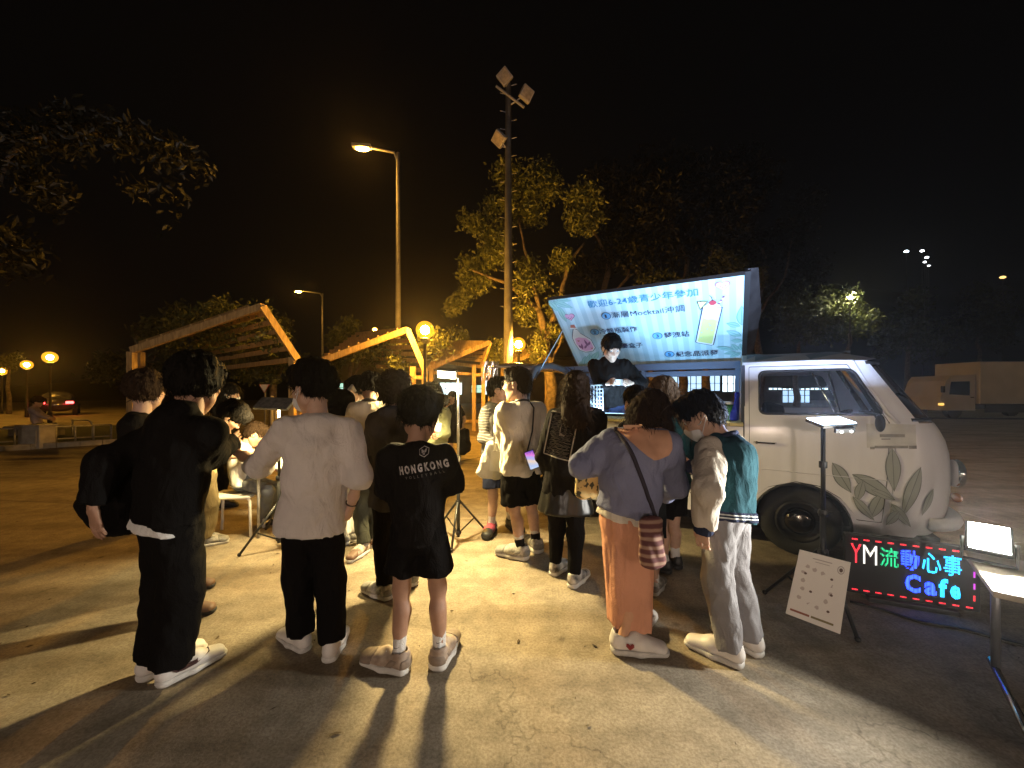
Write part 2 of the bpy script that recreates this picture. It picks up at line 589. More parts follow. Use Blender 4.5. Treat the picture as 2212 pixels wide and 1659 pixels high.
def shoe_template(bulk=1.0):
    b = bulk
    side = (1, 0, 0)
    up = [econe((0, -0.045, 0.050), (0, 0.055, 0.056), 0.036 * b, 0.041 * b, side=side, ra2=0.036, rb2=0.036, k=0.02),
          econe((0, 0.055, 0.054), (0, 0.150, 0.036), 0.041 * b, 0.038 * b, side=side, ra2=0.034, rb2=0.025 * b, k=0.02),
          econe((0, -0.040, 0.055), (0, -0.034, 0.078), 0.035 * b, 0.037 * b, side=side, ra2=0.038, rb2=0.043, k=0.015),
          econe((0, 0.020, 0.076), (0, 0.036, 0.088), 0.022, 0.018, k=0.015),
          econe((0, -0.034, 0.150), (0, -0.028, 0.098), 0.024, 0.031, side=side, ra2=0.030, rb2=0.036, k=0.004, sub=True)]
    U = sdf_mesh(up, 0.0062, cuts=[((0, 0, 0.022), (0, 0, -1))], smooth=1)
    so = [econe((0, -0.050, 0.016), (0, 0.050, 0.018), 0.040 * b, 0.044 * b, side=side, ra2=0.030, rb2=0.026, k=0.02),
          econe((0, 0.050, 0.018), (0, 0.160, 0.022), 0.045 * b, 0.036 * b, side=side, ra2=0.026, rb2=0.024, k=0.02)]
    S = sdf_mesh(so, 0.0062, cuts=[((0, 0, 0.003), (0, 0, -1)), ((0, 0, 0.030 * b), (0, 0, 1))], smooth=1)
    heel = sdf_mesh(up, 0.0062, inflate=0.0035, smooth=1, cuts=[((0, -0.038, 0), (0, 1, 0.25)), ((0, 0, 0.030), (0, 0, -1)), ((0, 0, 0.076), (0, 0, 1))])
    toe = sdf_mesh(up, 0.0062, inflate=0.0035, smooth=1, cuts=[((0, 0.118, 0), (0, -1, -0.35)), ((0, 0, 0.026), (0, 0, -1))])
    band = sdf_mesh(up, 0.0062, inflate=0.0030, smooth=1, cuts=[((0, 0.022, 0), (0, -1, -0.9)), ((0, 0.064, 0), (0, 1, 0.9)), ((0, 0, 0.028), (0, 0, -1)), ((0, 0, 0.074), (0, 0, 1))])
    return U, S, heel, toe, band

HEAD_M = head_template(False); HEAD_F = head_template(True)
HAND_RELAX = hand_template((18, 24, 18)); HAND_GRIP = hand_template((48, 62, 40)); HAND_OPEN = hand_template((6, 10, 8))
SHOE = shoe_template(1.0); SHOE_BULKY = shoe_template(1.16)
SHOE_ACCENT = {}

SKIN = mat("skin", (0.52, 0.33, 0.235), rough=0.55, spec=0.3, var=0.12, vscale=30, bump=0.08, bscale=300)
SKIN.node_tree.nodes["Principled BSDF"].inputs["Subsurface Weight"].default_value = 0.05
SKIN_D = mat("skin_tan", (0.38, 0.215, 0.14), rough=0.55, spec=0.3, var=0.12, vscale=30, bump=0.08, bscale=300)
EYE_W = mat("eye_white", (0.7, 0.68, 0.64), rough=0.2)
EYE_D = mat("eye_iris", (0.012, 0.008, 0.006), rough=0.15)
LIP = mat("lip", (0.42, 0.17, 0.14), rough=0.5)
BLACK_HAIR = hairmat("hair_black", (0.008, 0.0068, 0.006))
BROWN_HAIR = hairmat("hair_brown", (0.032, 0.019, 0.011))
LIGHT_HAIR = hairmat("hair_light_brown", (0.105, 0.066, 0.036))
WHITE_SOLE = mat("sole_white", (0.62, 0.60, 0.56), rough=0.7, var=0.25, vscale=20)
BLACK_SOLE = mat("sole_black", (0.02, 0.02, 0.02), rough=0.8)
MASKM = cloth("mask_paper", (0.66, 0.67, 0.68), var=0.05)

def hair_prims(style):
    f = -0.02
    face = dict(short=((0, 0.125, -0.055), (0.070, 0.075, 0.105)), mop=((0, 0.135, -0.065), (0.068, 0.075, 0.105)),
                buzz=((0, 0.130, -0.035), (0.078, 0.080, 0.100)), long=((0, 0.135, -0.060), (0.060, 0.075, 0.110)),
                curly=((0, 0.135, -0.070), (0.066, 0.075, 0.105)))[style if style in ("short", "mop", "buzz", "long", "curly") else "long"]
    if style == "buzz":
        P = [ell((0, -0.014, 0.036), (0.083, 0.101, 0.091))]
    elif style == "short":
        P = [ell((0, -0.014, 0.042), (0.089, 0.107, 0.096)), ell((0, -0.05, -0.01), (0.074, 0.068, 0.075), k=0.03),
             ell((0.01, 0.06, 0.100), (0.06, 0.045, 0.032), k=0.03)]
    elif style == "mop":
        P = [ell((0, -0.012, 0.048), (0.101, 0.116, 0.100)), ell((0, -0.048, 0.004), (0.084, 0.074, 0.062), k=0.03),
             ell((0, 0.075, 0.075), (0.072, 0.046, 0.046), k=0.03)]
    elif style == "curly":
        P = [ell((0, -0.012, 0.050), (0.112, 0.126, 0.108)), ell((0, -0.05, -0.02), (0.095, 0.084, 0.085), k=0.03),
             ell((0, 0.075, 0.085), (0.075, 0.05, 0.05), k=0.03)]
    else:
        P = [ell((0, -0.014, 0.042), (0.094, 0.110, 0.098)), ell((0, -0.045, -0.04), (0.092, 0.086, 0.11), k=0.03)]
    P.append(ell(face[0], face[1], k=0.012, sub=True))
    P.append(ell((0, 0.03, -0.17), (0.09, 0.10, 0.085), k=0.02, sub=True))
    if style == "mop":
        for s in (-1, 1): P.append(ell((s * 0.098, 0.006, -0.030), (0.034, 0.036, 0.040), k=0.012, sub=True))
    if style in ("short", "buzz"):
        for s in (-1, 1): P.append(ell((s * 0.092, 0.012, -0.02), (0.035, 0.045, 0.045), k=0.01, sub=True))
    return [ell_fix(p) for p in P]

HAIRS = {}
def hair_shape(style):
    if style not in HAIRS:
        amp = dict(buzz=0.002, short=0.008, mop=0.010, curly=0.020, long=0.007)[style]
        fr = dict(buzz=120, short=95, mop=80, curly=75, long=85)[style]
        HAIRS[style] = sdf_mesh(hair_prims(style), 0.0058, fold=(amp, fr, 11 + len(style), 0.35 if style != "curly" else 1.0), smooth=1)
    return HAIRS[style]

def strands(V, F, n, L, seed=0, w=0.0016, down=(0, 0, -1), lift=0.5):
    """loose hairs along a hair surface, as thin three-piece ribbons"""
    V = np.asarray(V); F = np.asarray(F)
    r = np.random.RandomState(seed)
    fi = r.randint(0, len(F), n)
    q = V[F[fi]]; p = q.mean(1) + (q[:, 0] - q[:, 2]) * r.uniform(-0.5, 0.5, (n, 1))
    nr = np.cross(q[:, 1] - q[:, 0], q[:, 3] - q[:, 0]); nr /= np.linalg.norm(nr, axis=1)[:, None] + 1e-9
    c = V.mean(0); flip = ((p - c) * nr).sum(1) < 0; nr[flip] *= -1
    d = np.array(down, float)[None] + r.normal(size=(n, 3)) * 0.55
    d = d - nr * (d * nr).sum(1)[:, None]; d /= np.linalg.norm(d, axis=1)[:, None] + 1e-9
    s = np.cross(d, nr); ln = (L * (0.5 + r.rand(n)))[:, None]; up = (lift * r.rand(n) ** 2)[:, None]
    rows = []
    for t, h, ww in ((0, 0.0, 1.0), (0.33, 0.10, 1.0), (0.66, 0.17, 0.8), (1.0, 0.20, 0.15)):
        b = p + d * ln * t + nr * (0.0015 + ln * h * up) - np.array((0, 0, 1.0)) * ln * 0.25 * t * t
        rows += [b - s * w * ww, b + s * w * ww]
    A = np.stack(rows, 1).reshape(-1, 3)
    o = (np.arange(n) * 8)[:, None]
    Q = np.concatenate([o + np.array([[2 * i, 2 * i + 1, 2 * i + 3, 2 * i + 2]]) for i in range(3)])
    return A, Q

def rotm(yaw, pitch=0.0, roll=0.0):
    """yaw turns left, pitch nods down, roll tips to the right; columns are right, forward, up"""
    return (Matrix.Rotation(math.radians(yaw), 3, 'Z') @ Matrix.Rotation(math.radians(-pitch), 3, 'X') @ Matrix.Rotation(math.radians(roll), 3, 'Y'))

def nv(v): return np.array(v, float)
def unit(v):
    v = nv(v); return v / (np.linalg.norm(v) + 1e-9)

def wrap_on(me_obj_list, base, geo, origin, right, up, normal, off=0.004, reach=0.25):
    """lay flat print (2D verts, faces) on a garment: along -normal onto its surface"""
    Vs = []; Fs = []; o = 0
    for me in me_obj_list:
        Vs += [Vector(v.co) for v in me.vertices]; Fs += [[i + o for i in p.vertices] for p in me.polygons]; o = len(Vs)
    bvh = BVHTree.FromPolygons(Vs, Fs)
    V2, F2 = geo
    out = []; 
    for (x, y) in V2:
        p = Vector(origin) + Vector(right) * x + Vector(up) * y
        hit = bvh.ray_cast(p + Vector(normal) * reach, -Vector(normal), reach * 2)
        out.append((hit[0] + Vector(normal) * off) if hit[0] is not None else p)
    return [tuple(p) for p in out], F2

def person(s):
    """builds one clothed figure from joint positions measured on the place"""
    H = s["H"]; k = H / 1.70
    wd = s.get("wide", 1.0) * k * 0.90
    yaw = s.get("yaw", 0)
    Rb = rotm(yaw); R = nv(Rb.col[0]); Fw = nv(Rb.col[1]); U = nv((0, 0, 1))
    lift = s.get("z0", 0.0)
    ft = [G(f[0], f[1], lift) if len(f) < 4 else W(f[0], f[1], f[3]) for f in s["feet"]]
    base = (ft[0] + ft[1]) / 2
    if "base_z" in s: base.z = s["base_z"]
    else: base.z = lift
    Y0 = s.get("Y", base.y)
    b = nv(base)
    J = lambda q: nv(W(q[0], q[1], Y0 + (q[2] if len(q) > 2 else 0))) - b
    hip = J(s["hip"]); head = J(s["head"])
    hy, hp, hr = s.get("look", (yaw, 0, 0))
    Rh = rotm(hy, hp, hr); hs = s.get("hs", 1.15) * k
    hR, hF, hU = nv(Rh.col[0]), nv(Rh.col[1]), nv(Rh.col[2])
    skull = head - hU * 0.075 * hs - hF * 0.025 * hs
    nb = skull - hU * 0.045 * hs - U * 0.045 * k - Fw * 0.015 * k
    spine = unit(nb - hip)
    bow = s.get("bow", 0.0)            # rounding of the back
    mid = hip + (nb - hip) * 0.42 - Fw * bow * 0.5
    chest = hip + (nb - hip) * 0.76 - Fw * bow * 0.6
    sw = s.get("sw", 0.185) * wd       # half shoulder width
    shz = -0.035 * k
    tw = s.get("twist", 0)
    Rs = nv(rotm(yaw + tw).col[0])
    rl = s.get("sh_roll", 0.0)
    sh = [nb - Rs * sw + U * (shz + rl), nb + Rs * sw + U * (shz - rl)]
    hw = 0.085 * wd
    hj = [hip - R * hw, hip + R * hw]
    par = thing("person", s["label"], "person", base, group=s.get("group"))
    if "skinmat" in s: sk = s["skinmat"]
    else: sk = SKIN
    # ---- legs
    ank = []; knee = []; toes = []
    for i in (0, 1):
        a = nv(ft[i]) - b + U * 0.085 * k
        ty = math.radians(s["feet"][i][2]); td = nv((-math.sin(ty), math.cos(ty), 0))
        if "knee" in s:
            kn = J(s["knee"][i])
        else:
            d = a - hj[i]; D = np.linalg.norm(d); L1 = 0.248 * H; L2 = 0.240 * H
            e = 0.0
            if D < L1 + L2: 
                x = (D * D + L1 * L1 - L2 * L2) / (2 * D); e = math.sqrt(max(L1 * L1 - x * x, 0))
            else: x = D * 0.51
            pol = Fw * 0.6 + td * 0.4; pol = pol - unit(d) * (pol @ unit(d))
            kn = hj[i] + unit(d) * x + unit(pol) * min(e, 0.04)
        ank.append(a); knee.append(kn); toes.append(td)
    # ---- arms
    el = []; wr = []
    for i in (0, 1):
        e, w_ = s["arms"][i]
        e = J(e); w_ = J(w_)
        LA, LB = 0.178 * H, 0.150 * H
        e2 = sh[i] + unit(e - sh[i]) * min(max(np.linalg.norm(e - sh[i]), LA * 0.85), LA * 1.12)
        w2 = e2 + unit(w_ - e2) * min(max(np.linalg.norm(w_ - e2), LB * 0.85), LB * 1.12)
        el.append(e2); wr.append(w2)
    vx = s.get("vox", 0.010)
    # ---- body (one continuous skin)
    B = [econe(hip, mid, 0.135 * wd, 0.118 * wd, side=R, ra2=0.095 * wd, rb2=0.088 * wd, k=0.05),
         econe(mid, chest, 0.120 * wd, 0.135 * wd, side=R, ra2=0.088 * wd, rb2=0.095 * wd, k=0.05),
         econe(sh[0] * 0.8 + sh[1] * 0.2, sh[1] * 0.8 + sh[0] * 0.2, 0.05 * k, k=0.05),
         econe(chest, nb - U * 0.01, 0.10 * wd, 0.055 * k, side=R, ra2=0.085 * wd, rb2=0.055 * k, k=0.04),
         econe(nb - U * 0.02, skull + hU * 0.03 * hs, 0.056 * k, 0.052 * k, k=0.03)]
    slv = s["top"].get("sleeve", 2.0)
    bare = s["low"]["kind"] in ("shorts",)
    for i in (0, 1):
        sl_ = slv[i] if isinstance(slv, (tuple, list)) else slv
        ua = 0.75 if sl_ > 1.05 else 1.0; fa = 0.72 if sl_ > 1.6 else 1.0
        B += [econe(sh[i], el[i], 0.046 * k * ua, 0.037 * k * min(ua, 1 if sl_ < 1.1 else 0.8), k=0.03), econe(el[i], el[i] * 0.35 + wr[i] * 0.65, 0.038 * k * (ua if sl_ > 1.1 else 1), 0.030 * k * fa, k=0.02),
              econe(el[i] * 0.35 + wr[i] * 0.65, wr[i], 0.030 * k * fa, 0.024 * k, k=0.02)]
        cf = knee[i] * 0.68 + ank[i] * 0.32 - toes[i] * 0.022 * k
        lg_ = 1.0 if bare else 0.78
        B += [econe(hj[i], knee[i], 0.078 * k * lg_, 0.053 * k * lg_, k=0.04), econe(knee[i], ank[i], 0.048 * k * lg_, 0.033 * k, k=0.03),
              econe(cf, knee[i] * 0.4 + ank[i] * 0.6, (0.046 if s["low"]["kind"] == "shorts" else 0.036) * k, 0.034 * k, k=0.04)]
    bv, bf = sdf_mesh(B, vx, smooth=1)
    hv, hf = (HEAD_F if s.get("fem") else HEAD_M)
    Mh = Matrix.Translation(head) @ Rh.to_4x4() @ Matrix.Scale(hs, 4)
    parts = [(bv, bf, 0), (xf(hv, Mh), hf, 0)]
    for sx in (-1, 1):                                   # eyes
        for c, r, mi in (((sx * 0.031, 0.080, 0.006), 0.0115, 1), ((sx * 0.031, 0.0862, 0.005), 0.0066, 2)):
            m_ = MB().ball(c, r, 10, 8)
            q = [f if len(f) == 4 else (f[0], f[1], f[2], f[2]) for f in m_.f]
            tri = np.array([f for f in m_.f if len(f) == 4])
            parts.append((xf(nv(m_.v), Mh), tri, mi))
    for i in (0, 1):
        hd = s.get("hands", ("relax", "relax"))[i]
        if hd is None: continue
        T = dict(relax=HAND_RELAX, grip=HAND_GRIP, open=HAND_OPEN)[hd]
        d = unit(s["hdir"][i]) if s.get("hdir") and s["hdir"][i] is not None else unit(wr[i] - el[i])
        pn = nv(s["palm"][i]) if s.get("palm") and s["palm"][i] is not None else (R if i == 0 else -R)
        z = -(pn - d * (pn @ d)); z = unit(z); y = np.cross(z, d)
        v = T[0].copy() * k * 1.02
        f = T[1]
        if i == 0: v[:, 1] *= -1; f = f[:, ::-1]
        Mx = np.stack([d, y, z], 1)
        parts.append((v @ Mx.T + wr[i] - d * 0.01, f, 0))
    V, F, MI = join_np(parts)
    body = link("body", np_mesh("body", V, F, MI), [sk, EYE_W, EYE_D], par)
    # ---- hair
    if s.get("hair"):
        st = s["hair"]
        hv2, hf2 = hair_shape(st if st in ("short", "mop", "buzz", "curly") else "long")
        hsc = Matrix.Diagonal((*s.get("hairscale", (1, 1, 1)), 1))
        pr = [(xf(hv2, Mh @ hsc), hf2, 0)]
        if st in ("long", "verylong"):
            LL = s.get("hairlen", 0.30) * k
            side = s.get("hairshift", 0.0)
            top = head - hF * 0.055 * hs - hU * 0.01
            m1 = nb - Fw * 0.10 * k + U * 0.02 + R * side * 0.4
            m2 = m1 - U * LL * 0.6 - Fw * 0.025 + R * side; m3 = m1 - U * LL - Fw * 0.02 + R * side * 1.2
            Q = [econe(top, m1, 0.092 * hs, 0.092 * hs, side=hR, ra2=0.062, rb2=0.048, k=0.05),
                 econe(m1, m2, 0.092 * hs, 0.085 * hs, side=R, ra2=0.045, rb2=0.036, k=0.05),
                 econe(m2, m3, 0.085 * hs, 0.055 * hs, side=R, ra2=0.034, rb2=0.020, k=0.05)]
            for q in s.get("locks", ()):
                Q.append(econe(head + hR * q[0] * hs + hF * q[1] * hs + hU * q[2] * hs, J(q[3]), q[4], q[5], k=0.03))
            if s.get("nocurtain"): Q = Q[3:]
            pr.append((*sdf_mesh(Q, 0.008, fold=(0.010, 75, 5, 0.12), smooth=1), 0))
        for q in s.get("tail", ()):
            pr.append((*sdf_mesh([econe(head + hR * q[0][0] * hs + hF * q[0][1] * hs + hU * q[0][2] * hs, J(q[1]), q[2], q[3], k=0.03)], 0.007, fold=(0.008, 80, 3, 0.15)), 0))
        v, f, mi = join_np(pr)
        ns = s.get("strands", 1400 if vx <= 0.010 else 500)
        Ls = dict(buzz=0.008, short=0.030, mop=0.026, curly=0.045).get(st, 0.09) * hs
        sv_, sf_ = strands(v, f, ns, Ls, s.get("seed", 1), 0.0017 if vx <= 0.010 else 0.0028, lift=0.9 if st in ("curly", "short") else 0.4)
        v, f, mi = join_np([(v, f, 0), (sv_, sf_, 0)])
        link("hair", np_mesh("hair", v, f), s.get("hairmat", BLACK_HAIR), par)
    if s.get("mask"):
        P = [ell_fix(ell((0, 0.052, -0.062), (0.062, 0.062, 0.054))), ell_fix(ell((0, 0.108, -0.035), (0.014, 0.016, 0.020), k=0.02))]
        mv, mf = sdf_mesh(P, 0.006, cuts=[((0, 0.028, 0), (0, -1, -0.15)), ((0, 0.0, -0.020), (0, -0.25, 1))])
        mo = link("face_mask", np_mesh("face_mask", xf(mv, Mh), mf), MASKM, par)
        st_ = MB()
        for sx in (-1, 1):
            for zz in (-0.03, -0.085):
                pts = [(sx * 0.058, 0.05, zz), (sx * 0.076, 0.02, (zz - 0.03) / 2 - 0.0), (sx * 0.089, -0.022, -0.01 + 0.2 * (zz + 0.05))]
                st_.tube([Mh @ Vector(p) for p in pts], 0.0022, 5)
        st_.build("ear_loop", MASKM, mo)
    if s.get("glasses"):
        g = MB()
        for sx in (-1, 1):
            ring = [Mh @ Vector((sx * 0.034 + 0.026 * math.cos(t), 0.106 - 0.002 * abs(math.cos(t)), 0.004 + 0.020 * math.sin(t))) for t in np.linspace(0, 2 * math.pi, 15)]
            g.tube(ring, 0.0022, 5, False)
            g.tube([Mh @ Vector((sx * 0.060, 0.104, 0.008)), Mh @ Vector((sx * 0.082, 0.06, 0.006)), Mh @ Vector((sx * 0.084, -0.01, 0.004))], 0.0020, 5)
        g.tube([Mh @ Vector((-0.009, 0.106, 0.008)), Mh @ Vector((0.009, 0.106, 0.008))], 0.0022, 5)
        g.build("glasses", mat("glasses_black", (0.01, 0.01, 0.01), rough=0.25), par)
    # ---- lower garment
    lo = s["low"]; lw = lo.get("w", 1.0) * wd
    fz = lo.get("fold", 0.007)
    seat = [econe(hip + U * 0.09 * k, hip - U * 0.03 * k, 0.150 * wd, 0.168 * wd * lo.get("hipw", 1.0), side=R, ra2=0.108 * wd, rb2=0.125 * wd, k=0.05)]
    kind = lo["kind"]
    if kind in ("trousers", "shorts", "leggings"):
        r0, r1, r2 = dict(trousers=(0.088, 0.080, 0.072), shorts=(0.088, 0.110, 0.1), leggings=(0.094, 0.076, 0.052))[kind]
        P = list(seat)
        for i in (0, 1):
            if kind == "shorts":
                t = lo.get("to", 0.75)
                e = hj[i] + (knee[i] - hj[i]) * t
                dn = unit(knee[i] - hj[i])
                P.append(econe(hj[i], e + dn * 0.05, r0 * lw, r1 * lw * 1.06, k=0.03, clip=[(e, dn)]))
            else:
                dn = unit(ank[i] - knee[i]); e = ank[i] - dn * lo.get("up", 0.01)
                P.append(econe(hj[i], knee[i], r0 * lw, r1 * lw, k=0.035))
                P.append(econe(knee[i], e + dn * 0.06, r1 * lw, r2 * lw, k=0.03, clip=[(e, dn)]))
        v, f = sdf_mesh(P, vx, fold=(fz, lo.get("ff", 26), s.get("seed", 1), 0.5), smooth=1)
    else:                                               # skirt / dress skirt
        bot = lo["bottom"] * k; rb_ = lo.get("rb", 0.20) * wd
        m_ = (nv(ank[0]) + nv(ank[1])) / 2; m_[2] = bot
        top = hip + U * 0.10 * k
        hipc = hip - U * 0.05 * k
        P = [econe(top, hipc, 0.14 * wd, 0.172 * wd * lo.get("hipw", 1.0), side=R, ra2=0.10 * wd, rb2=0.13 * wd, k=0.04),
             econe(hipc, m_ - U * 0.06, 0.172 * wd * lo.get("hipw", 1.0), rb_, side=R, ra2=0.13 * wd, rb2=rb_ * 0.75, k=0.04, clip=[(m_, (0, 0, -1))])]
        v, f = sdf_mesh(P, vx, fold=(fz, lo.get("ff", 22), s.get("seed", 1), 0.12), smooth=1)
    low_me = np_mesh(lo.get("name", kind), v, f)
    link(lo.get("name", kind), low_me, lo["mat"], par)
    # ---- upper garment
    tp = s["top"]; w2 = tp.get("w", 1.0) * wd
    hemz = tp.get("hem", 0.02) * k                       # below hip joint
    hem = hip - spine * hemz - U * 0.0
    wst = hip + (nb - hip) * 0.36 - Fw * bow * 0.4
    dp = tp.get("depth", 1.0)
    T = [econe(hem - spine * 0.06, wst, tp.get("hemw", 0.192) * w2, 0.165 * w2, side=R, ra2=0.128 * w2 * dp, rb2=0.120 * w2 * dp, k=0.05, clip=[(hem, -spine)]),
         econe(wst, chest, 0.165 * w2, 0.172 * w2, side=Rs, ra2=0.120 * w2 * dp, rb2=0.122 * w2 * dp, k=0.05),
         econe(chest, nb - U * 0.045 * k, 0.165 * w2, 0.100 * w2, side=Rs, ra2=0.118 * w2 * dp, rb2=0.072 * w2, k=0.05),
         econe(sh[0] * 0.86 + sh[1] * 0.14 - U * 0.008, nb - U * 0.025 * k - Fw * 0.02, 0.066 * k, 0.062 * k, k=0.05),
         econe(sh[1] * 0.86 + sh[0] * 0.14 - U * 0.008, nb - U * 0.025 * k - Fw * 0.02, 0.066 * k, 0.062 * k, k=0.05)]
    Sl = []
    sr = tuple(q * 0.90 for q in tp.get("sleeve_r", (0.075, 0.066, 0.055))); to = tp.get("sleeve", 2.0)
    for i in (0, 1):
        t_ = to[i] if isinstance(to, (tuple, list)) else to
        e1 = sh[i] + (el[i] - sh[i]) * min(t_, 1.0)
        d1 = unit(el[i] - sh[i])
        cl = [(e1, d1)] if t_ <= 1.0 else []
        Sl.append(econe(sh[i] + (nb - sh[i]) * 0.12 - U * 0.02 * k, e1 + (d1 * 0.05 if t_ <= 1 else 0), sr[0] * k * tp.get("sw", 1), sr[1] * k * tp.get("sw", 1), k=0.04, clip=cl))
        if t_ > 1.0:
            e2 = el[i] + (wr[i] - el[i]) * (t_ - 1.0); d2 = unit(wr[i] - el[i])
            Sl.append(econe(el[i], e2 + d2 * 0.04, sr[1] * k * tp.get("sw", 1), sr[2] * k * tp.get("sw", 1), k=0.03, clip=[(e2, d2)]))
    for q in tp.get("extra", ()):
        T.append(q(dict(hip=hip, nb=nb, chest=chest, R=R, F=Fw, U=U, k=k, head=head, hR=hR, hF=hF, hU=hU, hs=hs)))
    fd = (tp.get("fold", 0.008), tp.get("ff", 24), s.get("seed", 1) + 40, tp.get("zs", 0.5))
    name = tp.get("name", "top")
    if tp.get("sleeve_mat"):
        v, f = sdf_mesh(T, vx, fold=fd); top_me = np_mesh(name, v, f); link(name, top_me, tp["mat"], par)
        for i in (0, 1):
            seg = Sl[2 * i:2 * i + 2] if (to if not isinstance(to, (tuple, list)) else to[i]) > 1 else [Sl[i]]
            v, f = sdf_mesh(seg, vx, fold=fd); link("sleeve", np_mesh("sleeve", v, f), tp["sleeve_mat"], par)
    else:
        v, f = sdf_mesh(T + Sl, vx, fold=fd); top_me = np_mesh(name, v, f); link(name, top_me, tp["mat"], par)
    if tp.get("stripes"):                               # rib bands round the hem
        for (z0, z1, mm) in tp["stripes"]:
            c0 = hem + spine * z0; c1 = hem + spine * z1
            v, f = sdf_mesh(T[:1] + T[1:2], min(vx, 0.006), cuts=[(c0, -spine), (c1, spine)], fold=fd, inflate=0.006, smooth=0)
            link("hem_band", np_mesh("hem_band", v, f), mm, par)
    if tp.get("cuff"):
        for i in (0, 1):
            d2 = unit(wr[i] - el[i])
            for (z0, z1, mm) in tp["cuff"]:
                v, f = sdf_mesh([econe(wr[i] - d2 * 0.10, wr[i] + d2 * 0.05, sr[2] * k * 0.92)], 0.007, cuts=[(wr[i] + d2 * z1, d2), (wr[i] + d2 * z0, -d2)], smooth=0)
                link("cuff", np_mesh("cuff", v, f), mm, par)
    if tp.get("collar"):
        cm, cr, ch = tp["collar"]
        ring = MB()
        pts = [nb - U * 0.012 + (R * math.cos(t) + Fw * math.sin(t)) * cr * k * (1.0 + 0.1 * math.sin(t)) + U * (ch - 0.03 * math.sin(t)) for t in np.linspace(0, 2 * math.pi, 21)]
        ring.tube(pts, 0.014 * k, 8, False)
        o = ring.build("collar", cm, par, smooth=True)
    if s.get("under"):                                  # shirt tail showing below the upper garment
        um, uz = s["under"]
        h2 = hip - spine * (hemz + uz)
        P = [econe(h2 - spine * 0.05, wst, 0.186 * w2, 0.120 * w2, side=R, ra2=0.126 * w2 * dp, rb2=0.085 * w2 * dp, k=0.05, clip=[(h2, -spine)])]
        v, f = sdf_mesh(P, vx, fold=(0.006, 24, 9, 0.4)); link("undershirt", np_mesh("undershirt", v, f), um, par)
    # ---- socks and shoes
    so = s.get("sock")
    for i in (0, 1):
        if so:
            for (zt, zb, sm) in so:
                d = unit(knee[i] - ank[i])
                v, f = sdf_mesh([econe(ank[i] - U * 0.03, ank[i] + d * zt, 0.039 * k, 0.043 * k)], 0.0075,
                                cuts=[(ank[i] + d * zt, d), (ank[i] + d * zb, -d)], fold=(0.003, 60, 4, 1.0))
                link("sock", np_mesh("sock", v, f), sm, par)
        if s.get("shoe"):
            shm = s["shoe"][i] if isinstance(s["shoe"], list) else s["shoe"]
            um, sm = shm[0], shm[1]
            (uv, uf), (sv, sf), *extra_ = SHOE_BULKY if (len(shm) > 2 and shm[2]) else SHOE
            sc_ = s.get("shoescale", 1.0) * k * 1.10
            td = toes[i]; Rf = np.cross(td, U)
            Mx = np.stack([Rf, td, U], 1) * sc_
            o_ = nv(ft[i]) - b + td * 0.025
            o_[2] = 0.0
            sho = link("shoe", np_mesh("shoe", uv @ Mx.T + o_, uf), um, par)
            link("sole", np_mesh("sole", sv @ Mx.T + o_, sf), sm, sho)
            acc = SHOE_ACCENT.get(um.name)
            if acc is not None and vx <= 0.012:
                for nm_, (ev, ef) in zip(("heel_counter", "toe_cap", "side_overlay"), extra_):
                    if len(ev): link(nm_, np_mesh(nm_, ev @ Mx.T + o_, ef), acc, sho)
            lc = MB()
            for q in range(5):
                y0 = 0.035 + q * 0.017
                z0 = 0.098 - q * 0.0095
                pts = [o_ + Mx @ nv((x, y0 + (0.004 if x > 0 else -0.002), z0 - 1.9 * abs(x) ** 1.5)) for x in (-0.022, -0.01, 0.01, 0.022)]
                lc.tube([Vector(p) for p in pts], 0.0032 * k, 5)
            lc.build("laces", shm[3] if len(shm) > 3 else sm, sho)
    return dict(par=par, base=base, nb=nb, chest=chest, hip=hip, head=head, R=R, F=Fw, U=U, Rs=Rs, k=k, sh=sh, el=el, wr=wr, Mh=Mh, top=top_me, low=low_me, body=body.data, J=J, b=b, ank=ank, toes=toes, ft=ft, spine=spine, hem=hem)
